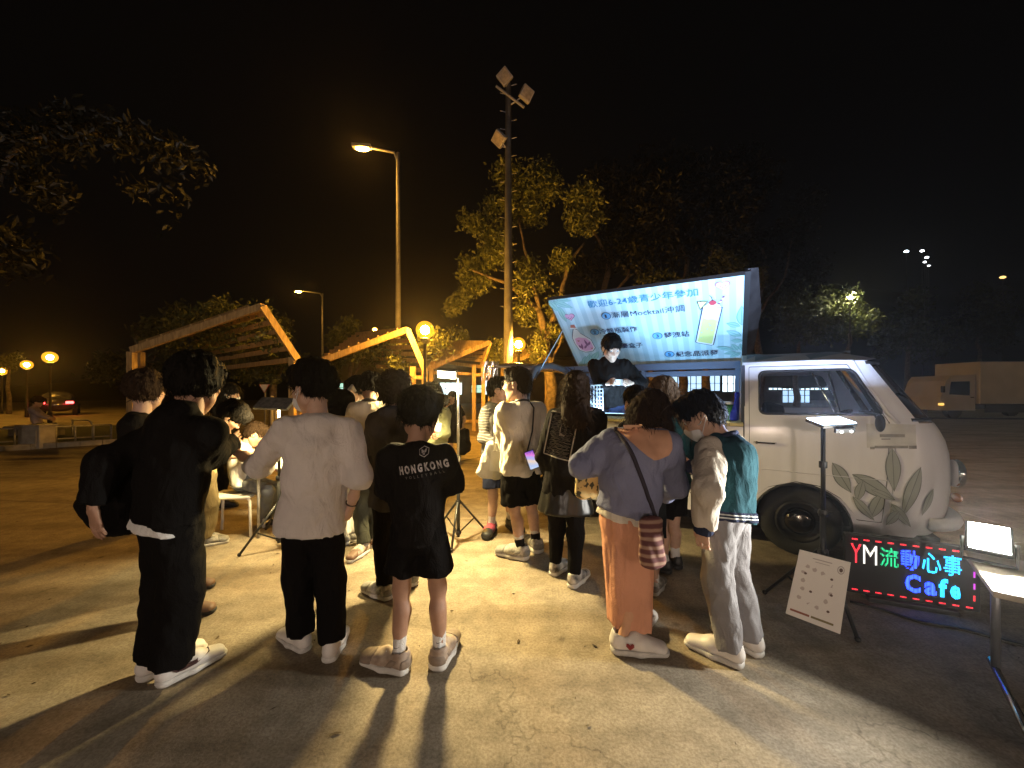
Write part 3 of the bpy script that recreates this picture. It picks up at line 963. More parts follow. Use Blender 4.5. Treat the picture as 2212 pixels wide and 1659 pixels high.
# ---------------------------------------------------------------- ground
def concrete(name, base, dark, crack=True):
    m, nt, b = _new(name)
    N, L = nt.nodes, nt.links
    ge = N.new("ShaderNodeNewGeometry")
    def noise(scale, det=6, rough=0.6):
        n = N.new("ShaderNodeTexNoise"); n.inputs["Scale"].default_value = scale; n.inputs["Detail"].default_value = det
        n.inputs["Roughness"].default_value = rough
        L.new(ge.outputs["Position"], n.inputs["Vector"]); return n
    big = noise(0.55, 5); mid = noise(6.0, 8, 0.7); fine = noise(70.0, 4, 0.7)
    r1 = N.new("ShaderNodeValToRGB"); r1.color_ramp.elements[0].position = 0.32; r1.color_ramp.elements[1].position = 0.68
    r1.color_ramp.elements[0].color = (*dark, 1); r1.color_ramp.elements[1].color = (*base, 1)
    L.new(big.outputs["Fac"], r1.inputs["Fac"])
    r2 = N.new("ShaderNodeValToRGB"); r2.color_ramp.elements[0].position = 0.38; r2.color_ramp.elements[1].position = 0.62
    r2.color_ramp.elements[0].color = (0.72, 0.70, 0.66, 1); r2.color_ramp.elements[1].color = (1.08, 1.06, 1.02, 1)
    L.new(mid.outputs["Fac"], r2.inputs["Fac"])
    mx = N.new("ShaderNodeMix"); mx.data_type = 'RGBA'; mx.blend_type = 'MULTIPLY'; mx.inputs[0].default_value = 1
    L.new(r1.outputs["Color"], mx.inputs[6]); L.new(r2.outputs["Color"], mx.inputs[7])
    r3 = N.new("ShaderNodeValToRGB"); r3.color_ramp.elements[0].position = 0.36; r3.color_ramp.elements[1].position = 0.60
    r3.color_ramp.elements[0].color = (0.70, 0.68, 0.65, 1); r3.color_ramp.elements[1].color = (1.06, 1.06, 1.06, 1)
    L.new(fine.outputs["Fac"], r3.inputs["Fac"])
    m2 = N.new("ShaderNodeMix"); m2.data_type = 'RGBA'; m2.blend_type = 'MULTIPLY'; m2.inputs[0].default_value = 1
    L.new(mx.outputs[2], m2.inputs[6]); L.new(r3.outputs["Color"], m2.inputs[7])
    last = m2.outputs[2]
    hgt = fine.outputs["Fac"]
    if crack:
        wp = noise(2.2, 4)
        sc_ = N.new("ShaderNodeVectorMath"); sc_.operation = 'SCALE'; sc_.inputs[3].default_value = 0.9
        L.new(wp.outputs["Color"], sc_.inputs[0])
        av = N.new("ShaderNodeVectorMath"); L.new(ge.outputs["Position"], av.inputs[0]); L.new(sc_.outputs[0], av.inputs[1])
        vo = N.new("ShaderNodeTexVoronoi"); vo.feature = 'DISTANCE_TO_EDGE'; vo.inputs["Scale"].default_value = 0.32
        L.new(av.outputs[0], vo.inputs["Vector"])
        rc = N.new("ShaderNodeValToRGB"); rc.color_ramp.elements[0].position = 0.0; rc.color_ramp.elements[1].position = 0.0035
        rc.color_ramp.elements[0].color = (0.68, 0.66, 0.63, 1); rc.color_ramp.elements[1].color = (1, 1, 1, 1)
        L.new(vo.outputs["Distance"], rc.inputs["Fac"])
        m3 = N.new("ShaderNodeMix"); m3.data_type = 'RGBA'; m3.blend_type = 'MULTIPLY'; m3.inputs[0].default_value = 1
        L.new(last, m3.inputs[6]); L.new(rc.outputs["Color"], m3.inputs[7]); last = m3.outputs[2]
        # dark round stains, old gum and oil drips
        v2 = N.new("ShaderNodeTexVoronoi"); v2.inputs["Scale"].default_value = 2.6; v2.inputs["Randomness"].default_value = 1
        L.new(ge.outputs["Position"], v2.inputs["Vector"])
        rs = N.new("ShaderNodeValToRGB"); rs.color_ramp.elements[0].position = 0.035; rs.color_ramp.elements[1].position = 0.085
        rs.color_ramp.elements[0].color = (0.5, 0.47, 0.43, 1); rs.color_ramp.elements[1].color = (1, 1, 1, 1)
        L.new(v2.outputs["Distance"], rs.inputs["Fac"])
        m4 = N.new("ShaderNodeMix"); m4.data_type = 'RGBA'; m4.blend_type = 'MULTIPLY'; m4.inputs[0].default_value = 0.8
        L.new(last, m4.inputs[6]); L.new(rs.outputs["Color"], m4.inputs[7]); last = m4.outputs[2]
    if crack:
        mpt = N.new("ShaderNodeMapping"); mpt.inputs["Rotation"].default_value = (0, 0, 0.5); mpt.inputs["Scale"].default_value = (0.35, 2.6, 1)
        L.new(ge.outputs["Position"], mpt.inputs["Vector"])
        nt2 = N.new("ShaderNodeTexNoise"); nt2.inputs["Scale"].default_value = 1.3; nt2.inputs["Detail"].default_value = 4; L.new(mpt.outputs["Vector"], nt2.inputs["Vector"])
        rt = N.new("ShaderNodeValToRGB"); rt.color_ramp.elements[0].position = 0.36; rt.color_ramp.elements[1].position = 0.56
        rt.color_ramp.elements[0].color = (0.66, 0.63, 0.60, 1); rt.color_ramp.elements[1].color = (1, 1, 1, 1)
        L.new(nt2.outputs["Fac"], rt.inputs["Fac"])
        m5 = N.new("ShaderNodeMix"); m5.data_type = 'RGBA'; m5.blend_type = 'MULTIPLY'; m5.inputs[0].default_value = 0.9
        L.new(last, m5.inputs[6]); L.new(rt.outputs["Color"], m5.inputs[7]); last = m5.outputs[2]
    L.new(last, b.inputs["Base Color"])
    b.inputs["Roughness"].default_value = 0.82
    b.inputs["Specular IOR Level"].default_value = 0.3
    bp_ = N.new("ShaderNodeBump"); bp_.inputs["Strength"].default_value = 0.35; bp_.inputs["Distance"].default_value = 0.008
    L.new(hgt, bp_.inputs["Height"]); L.new(bp_.outputs["Normal"], b.inputs["Normal"])
    MATS[name] = m
    return m

CONC = concrete("concrete_yard", (0.36, 0.310, 0.238), (0.285, 0.240, 0.182))
ASPH = concrete("asphalt_base", (0.075, 0.066, 0.056), (0.05, 0.045, 0.04), crack=False)
SOIL = mat("soil_grass", (0.045, 0.055, 0.02), rough=1, var=0.5, vscale=3, bump=0.8, bscale=40)
gd = MB(); gd.poly([(-260, -60, -0.03), (260, -60, -0.03), (260, 400, -0.03), (-260, 400, -0.03)])
tag(gd.build("ground", ASPH), kind="structure")

yard = bpy.data.objects.new("concrete_yard", None); COL.objects.link(yard); tag(yard, kind="structure")
yard.rotation_euler = (0, 0, math.radians(-7))
def slab_mesh(w, d):
    return MB().box((0, 0, -0.06), (w - 0.008, d - 0.008, 0.12), None, 0.004).mesh("concrete_slab")
SW, SD = 9.4, 4.6
sme = slab_mesh(SW, SD); sme.materials.append(CONC)
for i in range(-3, 5):
    for j in range(-2, 5):
        o = bpy.data.objects.new("concrete_slab", sme); COL.objects.link(o); o.parent = yard
        o.location = (i * SW + 0.1, j * SD + 1.95, -0.0012 * ((i * 7 + j * 3) % 3))
far_y = MB(); far_y.box((0, 42, -0.05), (130, 41.0, 0.06)).build("plaza", CONC); tag(bpy.data.objects["plaza"], kind="structure")

# dark rising ground at the back
hv = []; hf = []
nx, ny = 60, 14
for j in range(ny + 1):
    for i in range(nx + 1):
        x = -200 + 400 * i / nx; y = 60 + 160 * j / ny
        r = max(0.0, (x + 10) / 90.0)
        z = -0.2 + (j / ny) ** 1.2 * (8 + 34 * min(r, 1.6)) + 1.5 * math.sin(x * 0.11 + j) * (j / ny)
        hv.append((x, y, z))
hf = [(j * (nx + 1) + i, j * (nx + 1) + i + 1, (j + 1) * (nx + 1) + i + 1, (j + 1) * (nx + 1) + i) for j in range(ny) for i in range(nx)]
tag(link("hill", from_np("hill", hv, hf), mat("hill_scrub", (0.02, 0.022, 0.012), rough=1, var=0.5, vscale=0.3), smooth=True), kind="structure")

# ---------------------------------------------------------------- planted strip, kerb and low railing on the left
KERB = mat("kerb_stone", (0.34, 0.31, 0.27), rough=0.9, var=0.4, vscale=6, bump=0.4, bscale=60)
k0, k1 = G(-260, 992), G(268, 957)
k0.z = k1.z = 0
kr = bpy.data.objects.new("kerb", None); COL.objects.link(kr); tag(kr, kind="structure")
n_k = 9
for i in range(n_k):
    a = k0.lerp(k1, i / n_k); c = k0.lerp(k1, (i + 1) / n_k)
    d = (c - a).normalized() * 0.006
    m_ = MB(); m_.beam(a + d + Vector((0, 0, 0.065)), c - d + Vector((0, 0, 0.065)), 0.16, 0.13)
    m_.build("kerb_stone", KERB, kr)
bed = MB(); dn = Vector((-(k1 - k0).y, (k1 - k0).x, 0)).normalized()
bed.poly([k0 + Vector((0, 0, 0.10)), k1 + Vector((0, 0, 0.10)), k1 + dn * 6 + Vector((0, 0, 0.14)), k0 + dn * 6 + Vector((0, 0, 0.14))])
tag(bed.build("planting_bed", SOIL), kind="structure")
RAILM = mat("rail_galvanised", (0.42, 0.40, 0.36), rough=0.45, metal=0.6, var=0.3, vscale=20)
rl = thing("low_railing", "low metal railing along the kerb of the planted strip", "railing", k0.lerp(k1, 0.5))
off = -WM(rl).translation
for i in range(11):
    p = k0.lerp(k1, 0.02 + 0.091 * i) + dn * 0.25
    m_ = MB(); m_.tube([p + Vector((0, 0, 0.10)) + off, p + Vector((0, 0, 0.52)) + off], 0.022, 8); m_.build("post", RAILM, rl, smooth=True)
for z in (0.52, 0.20):
    m_ = MB(); m_.tube([k0.lerp(k1, 0.02) + dn * 0.25 + Vector((0, 0, z)) + off, k0.lerp(k1, 0.93) + dn * 0.25 + Vector((0, 0, z)) + off], 0.020, 8); m_.build("rail", RAILM, rl, smooth=True)
hp_ = thing("hoop_barrier", "curved metal hoop barrier at the end of the low railing", "barrier", G(200, 950))
m_ = MB(); m_.tube([(0, 0, 0), (0, 0, 0.42), (-0.04, 0, 0.52), (-0.12, 0, 0.58), (-0.6, 0, 0.60)], 0.022, 8); m_.build("tube", RAILM, hp_, smooth=True)
m_ = MB(); m_.tube([(-0.6, 0, 0.6), (-0.6, 0, 0)], 0.022, 8); m_.build("post", RAILM, hp_, smooth=True)
bx_ = thing("utility_box", "pale metal utility box standing in the low railing", "box", G(80, 968))
MB().box((0, 0, 0.28), (0.55, 0.35, 0.56), None, 0.02).build("case", mat("box_paint", (0.42, 0.38, 0.33), rough=0.6, var=0.3, vscale=6), bx_)
MB().box((0, 0, 0.585), (0.62, 0.42, 0.04), None, 0.01).build("lid", MATS["box_paint"], bx_)
MB().box((0.0, -0.18, 0.28), (0.40, 0.012, 0.42), None, 0.004).build("door", MATS["box_paint"], bx_)
bn = thing("bench", "low stone bench under the seated person by the railing", "bench", W(80, 930, 11.6)); bn.location.z = 0
MB().box((0, 0, 0.36), (1.5, 0.45, 0.09), None, 0.02).build("seat", KERB, bn)
for x in (-0.55, 0.55): MB().box((x, 0, 0.158), (0.16, 0.38, 0.315), None, 0.01).build("leg", KERB, bn)

# ---------------------------------------------------------------- lamps
SODIUM = (1.0, 0.50, 0.085)
POLE = mat("pole_grey_paint", (0.30, 0.28, 0.25), rough=0.55, metal=0.3, var=0.3, vscale=4)
POLE_D = mat("pole_dark", (0.07, 0.06, 0.05), rough=0.6)
def shellmat(name, rgb, st, tint):
    """thin frosted globe: lets the bulb inside shine out and glows itself"""
    m = bpy.data.materials.new(name); m.use_nodes = True
    nt = m.node_tree; N, L = nt.nodes, nt.links
    for n in list(N):
        if n.type == 'BSDF_PRINCIPLED': N.remove(n)
    out = [n for n in N if n.type == 'OUTPUT_MATERIAL'][0]
    tr = N.new("ShaderNodeBsdfTransparent"); tr.inputs[0].default_value = (*tint, 1)
    em = N.new("ShaderNodeEmission"); em.inputs[0].default_value = (*rgb, 1); em.inputs[1].default_value = st
    ad = N.new("ShaderNodeAddShader"); L.new(tr.outputs[0], ad.inputs[0]); L.new(em.outputs[0], ad.inputs[1]); L.new(ad.outputs[0], out.inputs[0])
    return m
GLOBE = shellmat("globe_shell", (1.0, 0.46, 0.03), 0.75, (0.85, 0.75, 0.55))
BULB = emit("globe_bulb", (1.0, 0.52, 0.075), 3000.0)
BULB2 = emit("globe_bulb_far", (1.0, 0.52, 0.075), 900.0)
def globe_lamp(px, py, Y, label, r=0.23, group=None, power=None, name="globe_lamp", gm=None, colour=SODIUM):
    c = W(px, py, Y)
    t = thing(name, label, "lamp", (c.x, c.y, 0), group=group)
    z = c.z
    m_ = MB(); m_.lathe([(0.075, 0.0), (0.075, 0.5), (0.045, 0.55), (0.04, z - r - 0.1)], n=12); m_.build("pole", POLE_D, t, smooth=True)
    m_ = MB(); m_.lathe([(0.05, z - r - 0.12), (0.11, z - r - 0.06), (0.12, z - r + 0.02), (0.09, z - r + 0.03)], n=16); m_.build("collar", POLE_D, t, smooth=True)
    m_ = MB(); m_.ball((0, 0, z), r, 24, 16); g = m_.build("globe", gm or GLOBE, t, smooth=True)
    MB().ball((0, 0, z), 0.11, 16, 10).build("bulb", BULB2 if Y > 15 else BULB, g, smooth=True)
    return t
globe_lamp(918, 713, 9.85, "globe lamp on dark post in front of the slatted pergola roof", group=None)
globe_lamp(1120, 744, 12.5, "globe lamp on dark post beside the tall floodlight mast")
globe_lamp(108, 772, 17.0, "globe lamp above the hoop barrier and railing", r=0.25)
globe_lamp(58, 788, 21.5, "smaller globe lamp beyond the utility box", r=0.25)
globe_lamp(4, 801, 25.0, "farthest globe lamp beyond the railing, beside bright leaves", r=0.28)
globe_lamp(810, 713, 26.0, "small distant lamp above the dark trees behind the pergola", r=0.20)

def street_lamp(base, h, arm, label, power):
    t = thing("street_lamp", label, "street lamp", base)
    m_ = MB(); m_.lathe([(0.13, 0), (0.13, 0.9), (0.105, 1.0), (0.06, h)], n=14); m_.build("pole", POLE, t, smooth=True)
    ax = Vector(arm)
    m_ = MB(); m_.tube([(0, 0, h - 0.35), ax * 0.12 + Vector((0, 0, h)), ax * 0.9 + Vector((0, 0, h + 0.12))], 0.045, 10); m_.build("arm", POLE, t, smooth=True)
    hd = MB(); c = ax * 1.12 + Vector((0, 0, h + 0.10))
    M = Matrix.Translation(c) @ ax.to_track_quat('X', 'Z').to_matrix().to_4x4()
    hd.box((0, 0, 0.03), (0.62, 0.26, 0.11), M, 0.03); ho = hd.build("lamp_head", POLE, t)
    bl = MB(); bl.ball((0, 0, 0), (0.22, 0.09, 0.075), 14, 8)
    bl.v = [tuple(M @ (Vector(v) + Vector((-0.02, 0, -0.03)))) for v in bl.v]
    bl.build("bulb", emit("street_bulb", (1.0, 0.48, 0.07), 520.0), ho, smooth=True)
    return t
p = W(860, 330, 12.9); street_lamp((p.x, p.y, 0), p.z, (-1.05, -0.1, 0), "tall street lamp with its arm over the pergola", 900)
p = W(697, 634, 31.0); street_lamp((p.x, p.y, 0), p.z, (-1.6, -0.3, 0), "more distant street lamp beyond the pergola trees", 900)
# unseen lamps added behind the camera for the light on people's backs
WARM_GLOBE = emit("globe_glow_warm", (1.0, 0.77, 0.61), 300.0)
def back_globe(x, y, z, label):
    t = thing("globe_lamp", label, "lamp", (x, y, 0))
    m_ = MB(); m_.lathe([(0.075, 0.0), (0.075, 0.5), (0.045, 0.55), (0.04, z - 0.33)], n=12); m_.build("pole", POLE_D, t, smooth=True)
    m_ = MB(); m_.ball((0, 0, z), 0.25, 24, 16); m_.build("globe", WARM_GLOBE, t, smooth=True)
back_globe(-3.2, -7.5, 2.15, "added globe lamp on dark post, unseen behind the camera, facing the pergola")
back_globe(4.4, -8.5, 2.15, "added globe lamp on dark post, unseen behind the camera, facing the van")

# tall floodlight mast
b0 = W(1098, 180, 12.6)
fm = thing("floodlight_mast", "tall grey floodlight mast with step irons and unlit square floodlights", "mast", (b0.x, b0.y, 0))
MAST = mat("mast_galvanised", (0.36, 0.34, 0.31), rough=0.6, metal=0.2, var=0.35, vscale=3)
MB().lathe([(0.20, 0), (0.20, 0.6), (0.165, 0.7), (0.085, b0.z)], n=18).build("pole", MAST, fm, smooth=True)
for i in range(26):
    z = 4.2 + i * 0.29; sd = 1 if i % 2 else -1
    MB().tube([(0, 0, z), (sd * 0.27, -0.05, z + 0.03)], 0.012, 6).build("step_iron", MAST, fm)
FLOODGL = mat("flood_lens_unlit", (0.34, 0.29, 0.22), rough=0.25, var=0.4, vscale=10)
def flood(px, py, rot, name="floodlight"):
    c = W(px, py, 12.4) - Vector((b0.x, b0.y, 0))
    M = Matrix.Translation(c) @ Euler(rot).to_matrix().to_4x4()
    h = MB().box((0, 0, 0), (0.40, 0.16, 0.40), M, 0.03).build(name, MAST, fm)
    MB().box((0, -0.085, 0), (0.33, 0.02, 0.33), M, 0.006).build("lens", FLOODGL, h)
    MB().tube([c, Vector((0, 0, c.z - 0.25))], 0.025, 6).build("bracket", MAST, fm)
flood(1090, 166, (0.5, 0.8, 0.3)); flood(1137, 203, (0.35, 0.35, 0.55)); flood(1078, 300, (0.9, 0.75, 0.1))
c0 = W(1072, 186, 12.5) - Vector((b0.x, b0.y, 0)); c1 = W(1132, 232, 12.5) - Vector((b0.x, b0.y, 0))
MB().tube([c0, c1], 0.04, 8).build("crossbar", MAST, fm)

# ---------------------------------------------------------------- pergola
def woodmat():
    m, nt, b = _new("pergola_timber")
    N, L = nt.nodes, nt.links
    tc = N.new("ShaderNodeTexCoord"); mp = N.new("ShaderNodeMapping"); mp.inputs["Scale"].default_value = (9, 9, 1.4)
    nz = N.new("ShaderNodeTexNoise"); nz.inputs["Scale"].default_value = 3; nz.inputs["Detail"].default_value = 6
    L.new(tc.outputs["Object"], mp.inputs["Vector"]); L.new(mp.outputs["Vector"], nz.inputs["Vector"])
    rp = N.new("ShaderNodeValToRGB"); rp.color_ramp.elements[0].color = (0.26, 0.165, 0.07, 1); rp.color_ramp.elements[1].color = (0.56, 0.40, 0.20, 1)
    rp.color_ramp.elements[0].position = 0.3; rp.color_ramp.elements[1].position = 0.7
    L.new(nz.outputs["Fac"], rp.inputs["Fac"]); L.new(rp.outputs["Color"], b.inputs["Base Color"])
    b.inputs["Roughness"].default_value = 0.7
    return m
WOOD = woodmat()
LEAF_OLIVE = None
def leafmat(name, c1, c2):
    m, nt, b = _new(name)
    N, L = nt.nodes, nt.links
    oi = N.new("ShaderNodeNewGeometry"); rp = N.new("ShaderNodeValToRGB")
    rp.color_ramp.elements[0].color = (*c1, 1); rp.color_ramp.elements[1].color = (*c2, 1)
    L.new(oi.outputs["Random Per Island"], rp.inputs["Fac"]); L.new(rp.outputs["Color"], b.inputs["Base Color"])
    b.inputs["Roughness"].default_value = 0.5
    b.inputs["Specular IOR Level"].default_value = 0.4
    b.inputs["Transmission Weight"].default_value = 0.0
    MATS[name] = m
    return m
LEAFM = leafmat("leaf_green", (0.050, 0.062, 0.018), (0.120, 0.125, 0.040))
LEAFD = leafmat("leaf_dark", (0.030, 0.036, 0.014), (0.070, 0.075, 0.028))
LEAF_UNLIT = leafmat("leaf_unlit", (0.004, 0.0045, 0.002), (0.012, 0.012, 0.005))  # leaf colour lowered to stand for crowns out of the lamplight
BARK = mat("bark", (0.20, 0.15, 0.105), rough=0.95, var=0.6, vscale=9, bump=0.9, bscale=30)

def leaf_cloud(name, blobs, n, size, m, parent, seed=1, droop=0.3, world_off=Vector((0, 0, 0)), shell=0.45, clump=6):
    """many small folded leaves in clumps spread through uneven blobs"""
    r = np.random.RandomState(seed)
    wts = np.array([b[1] ** 2 for b in blobs], float); wts /= wts.sum()
    pick = r.choice(len(blobs), n // clump + 1, p=wts)
    C = np.array([nv(b[0]) for b in blobs])[pick]; Rr = np.array([b[1] for b in blobs])[pick]
    d = r.normal(size=(len(pick), 3)); d /= np.linalg.norm(d, axis=1)[:, None]
    rad = Rr * (shell + (1 - shell) * r.rand(len(pick)) ** 0.6) * (0.72 + 0.5 * r.rand(len(pick)))
    P = C + d * rad[:, None]
    P = np.repeat(P, clump, 0) + r.normal(size=(len(P) * clump, 3)) * size * 1.3
    n = len(P)
    A = r.normal(size=(n, 3)); A[:, 2] -= droop * 1.5; A /= np.linalg.norm(A, axis=1)[:, None]
    Bv = np.cross(A, r.normal(size=(n, 3))); Bv /= np.linalg.norm(Bv, axis=1)[:, None]
    s = size * (0.6 + 0.8 * r.rand(n))[:, None]
    w = 0.42
    Nn = np.cross(A, Bv)
    V = np.stack([P - A * s, P + Bv * s * w + Nn * s * 0.12, P + A * s, P - Bv * s * w + Nn * s * 0.12], 1).reshape(-1, 3) - nv(world_off)
    F = np.arange(n * 4).reshape(-1, 4)
    me = np_mesh(name, V, F)
    me.polygons.foreach_set("use_smooth", np.zeros(n, bool))
    return link(name, me, m, parent)

def pergola(A, B, D, Cq, label, slats, posts, vine=None, seed=0):
    base = Vector((A.x, A.y, 0))
    t = thing("pergola", label, "pergola", base, group=None)
    o = -base
    def bm_(a, c, w, h, name):
        return MB().beam(a + o, c + o, w, h).build(name, WOOD, t)
    bm_(A, B, 0.10, 0.15, "rafter"); bm_(B, D, 0.10, 0.15, "rafter")
    if Cq is not None:
        bm_(A, Cq, 0.08, 0.12, "rafter"); bm_(B, Cq, 0.08, 0.12, "rafter"); 
        for i in range(1, slats):
            f = i / slats
            a = A.lerp(B, f); c = A.lerp(Cq, f)
            bm_(a + Vector((0, 0, 0.08)), c + Vector((0, 0, 0.08)), 0.04, 0.12, "slat")
        E = D + (Cq - B) * 0.9
        bm_(D, E, 0.08, 0.12, "beam")
        for i in range(1, 6):
            f = i / 6
            a = B.lerp(D, f); c = Cq.lerp(E, f)
            bm_(a + Vector((0, 0, 0.08)), c + Vector((0, 0, 0.08)), 0.04, 0.12, "slat")
    for p in posts:
        bm_(Vector((p.x, p.y, 0)), p, 0.13, 0.13, "post")
    for p, q in zip(posts[0::2], posts[1::2]):
        for z in (0.35, p.z * 0.86):
            bm_(Vector((p.x, p.y, z)), Vector((q.x, q.y, z)), 0.07, 0.10, "rail")
    if vine:
        leaf_cloud("vine", [(v[0], v[1]) for v in vine], 1500, 0.075, LEAFM, t, seed, world_off=base)
    return t
Y1 = 8.6
A, B, D, Cq = W(285, 757, Y1), W(567, 662, Y1 + 0.3), W(642, 776, Y1 + 0.9), W(395, 716, Y1 + 3.6)
pergola(A, B, D, Cq, "weathered timber pergola bay overgrown with vines, nearest the railing", 9,
        [W(285, 760, Y1), W(303, 760, Y1 + 0.8), W(632, 772, Y1 + 0.9), W(645, 778, Y1 + 1.6)],
        vine=[(W(480, 700, 10.6), 0.7), (W(560, 690, 10.0), 0.5), (W(590, 730, 9.6), 0.4), (W(420, 735, 11), 0.7)], seed=3)
Y2 = 10.4
A, B, D, Cq = W(690, 782, Y2), W(880, 712, Y2), W(917, 800, Y2 + 0.2), W(776, 722, Y2 + 3.0)
pergola(A, B, D, Cq, "timber pergola bay with spaced dark slats beside the globe lamp", 9,
        [W(892, 792, Y2 + 0.2), W(917, 798, Y2 + 0.2), W(690, 786, Y2), W(702, 786, Y2 + 0.8)],
        vine=[(W(800, 750, 12.5), 0.5), (W(840, 745, 12), 0.45), (W(860, 790, 11.2), 0.35), (W(925, 735, 11.4), 0.4), (W(950, 745, 12), 0.35)], seed=4)
Y3 = 13.2
A, B, D, Cq = W(926, 797, Y3), W(1058, 740, Y3), W(1040, 792, Y3 + 0.8), W(962, 738, Y3 + 2.6)
pergola(A, B, D, Cq, "brightly lit timber pergola bay with orange slats behind the light stand", 10,
        [W(1024, 790, Y3 + 0.8), W(1044, 790, Y3 + 0.8), W(1058, 790, Y3 + 1.5), W(932, 796, Y3)],
        vine=[(W(985, 730, 15.6), 0.45), (W(950, 735, 15.5), 0.4), (W(1072, 760, 15), 0.45)], seed=5)
Y4 = 16.5
A, B, D, Cq = W(1082, 793, Y4), W(1172, 756, Y4), W(1185, 795, Y4 + 0.6), W(1104, 755, Y4 + 2.5)
pergola(A, B, D, Cq, "farthest timber pergola bay beside the tree trunk", 8, [W(1085, 793, Y4), W(1096, 793, Y4 + 0.7), W(1180, 793, Y4 + 0.6), W(1188, 793, Y4 + 1.2)], seed=6)

# ---------------------------------------------------------------- trees
def tree(name, label, base, limbs, blobs, n, size, lm=None, seed=1, r0=0.2, group=None, clump=6):
    base = Vector((base[0], base[1], 0))
    t = thing(name, label, "tree", base, group=group)
    tr = MB()
    for pts, ra, rb in limbs:
        P = [Vector(p) - base for p in pts]
        # subdivide with a slight wander
        Q = []; rr = random.Random(seed * 31 + len(Q))
        for a, c in zip(P[:-1], P[1:]):
            for q in range(4):
                w = a.lerp(c, q / 4)
                if q: w += Vector((rr.uniform(-1, 1), rr.uniform(-1, 1), 0)) * (a - c).length * 0.03
                Q.append(w)
        Q.append(P[-1])
        tr.tube(Q, [ra + (rb - ra) * i / (len(Q) - 1) for i in range(len(Q))], 9)
    tr.build("trunk", BARK, t, smooth=True)
    leaf_cloud("crown", blobs, n, size, lm or LEAFM, t, seed, world_off=base, clump=clump)
    return t
def blobs_px(L_, Y, jit=0.5, seed=0):
    r = random.Random(seed); out = []
    for px, py, rp in L_:
        for q in range(3):
            out.append((W(px + r.uniform(-0.5, 0.5) * rp, py + r.uniform(-0.5, 0.5) * rp, Y + r.uniform(-jit, jit)), rp * Y / FPX * r.uniform(0.45, 0.8)))
    return out
Yt = 14.6
tb_ = W(1192, 905, Yt); tb_.z = 0
tree("broadleaf_tree", "large tree with lamp-lit hanging foliage beside the floodlight mast", tb_,
     [([tb_, W(1190, 820, Yt), W(1180, 740, Yt), W(1165, 670, Yt)], 0.24, 0.13), ([W(1165, 670, Yt), W(1090, 610, Yt - 0.4), W(1010, 580, Yt - 0.6)], 0.09, 0.03),
      ([W(1180, 740, Yt), W(1212, 640, Yt), W(1232, 560, Yt + 0.3), W(1262, 525, Yt + 0.4)], 0.12, 0.04), ([W(1165, 670, Yt), W(1140, 560, Yt), W(1120, 470, Yt)], 0.09, 0.03),
      ([W(1188, 790, Yt), W(1212, 735, Yt - 0.2), W(1225, 690, Yt - 0.3)], 0.06, 0.025)],
     blobs_px([(1005, 560, 28), (1030, 585, 30), (1010, 605, 26), (1050, 545, 30), (985, 655, 20), (1000, 635, 24), (975, 675, 14), (1040, 620, 22), (1095, 520, 45), (1080, 450, 40), (1030, 480, 32),
               (1150, 470, 50), (1150, 620, 34), (1135, 665, 30), (1150, 590, 36), (1215, 560, 34), (1250, 480, 50), (1260, 420, 40), (1190, 400, 50), (1110, 390, 40), (1180, 700, 28), (1165, 740, 24), (1205, 720, 20), (1160, 770, 20), (1200, 665, 26)], Yt, 0.8, 2),
     15000, 0.085, LEAFM, 11)
# dark trees behind the raised roof panel
for i, (px, Y, L_, lab) in enumerate((
        (1300, 19.0, [(1330, 520, 70), (1280, 600, 50), (1400, 470, 80), (1330, 420, 60), (1420, 560, 60)], "dark tree with pale limbs behind the raised drinks panel"),
        (1470, 21.0, [(1480, 480, 80), (1560, 430, 80), (1500, 380, 70), (1420, 360, 60), (1590, 520, 60)], "tall dark tree behind the middle of the raised panel"),
        (1640, 24.0, [(1640, 560, 70), (1700, 480, 80), (1650, 420, 70), (1740, 600, 60), (1600, 350, 60)], "tall dark tree behind the cab end of the raised panel"))):
    b_ = W(px, 900, Y); b_.z = 0
    tree("dark_tree", lab, b_, [([b_, W(px + 4, 800, Y), W(px - 10, 690, Y), W(px + 15, 560, Y)], 0.28, 0.12), ([W(px - 10, 690, Y), W(px + 55, 600, Y), W(px + 75, 500, Y)], 0.10, 0.04), ([W(px + 15, 560, Y), W(px - 30, 470, Y), W(px - 40, 420, Y)], 0.09, 0.03)],
         blobs_px(L_, Y, 1.0, i + 5), 5500, 0.13, LEAF_UNLIT, 20 + i)
# more trunks seen through the serving hatch
for i, px in enumerate((1405, 1522, 1585)):
    b_ = W(px, 880, 17.0 + i); b_.z = 0
    tree("slim_tree", ("slim tree trunk seen through the serving hatch behind the long-haired girl", "stout lamp-lit trunk seen through the middle of the serving hatch", "leaning trunk seen through the serving hatch beside the cab")[i], b_,
         [([b_, W(px + (4, 2, 10)[i], 820, 17.0 + i), W(px + (0, 6, 22)[i], 700, 17.0 + i)], (0.15, 0.25, 0.2)[i], 0.12)],
         blobs_px([(px, 640, 45), (px + 20, 600, 50)], 17.5 + i, 0.6, i), 1500, 0.11, LEAFD, 40 + i)
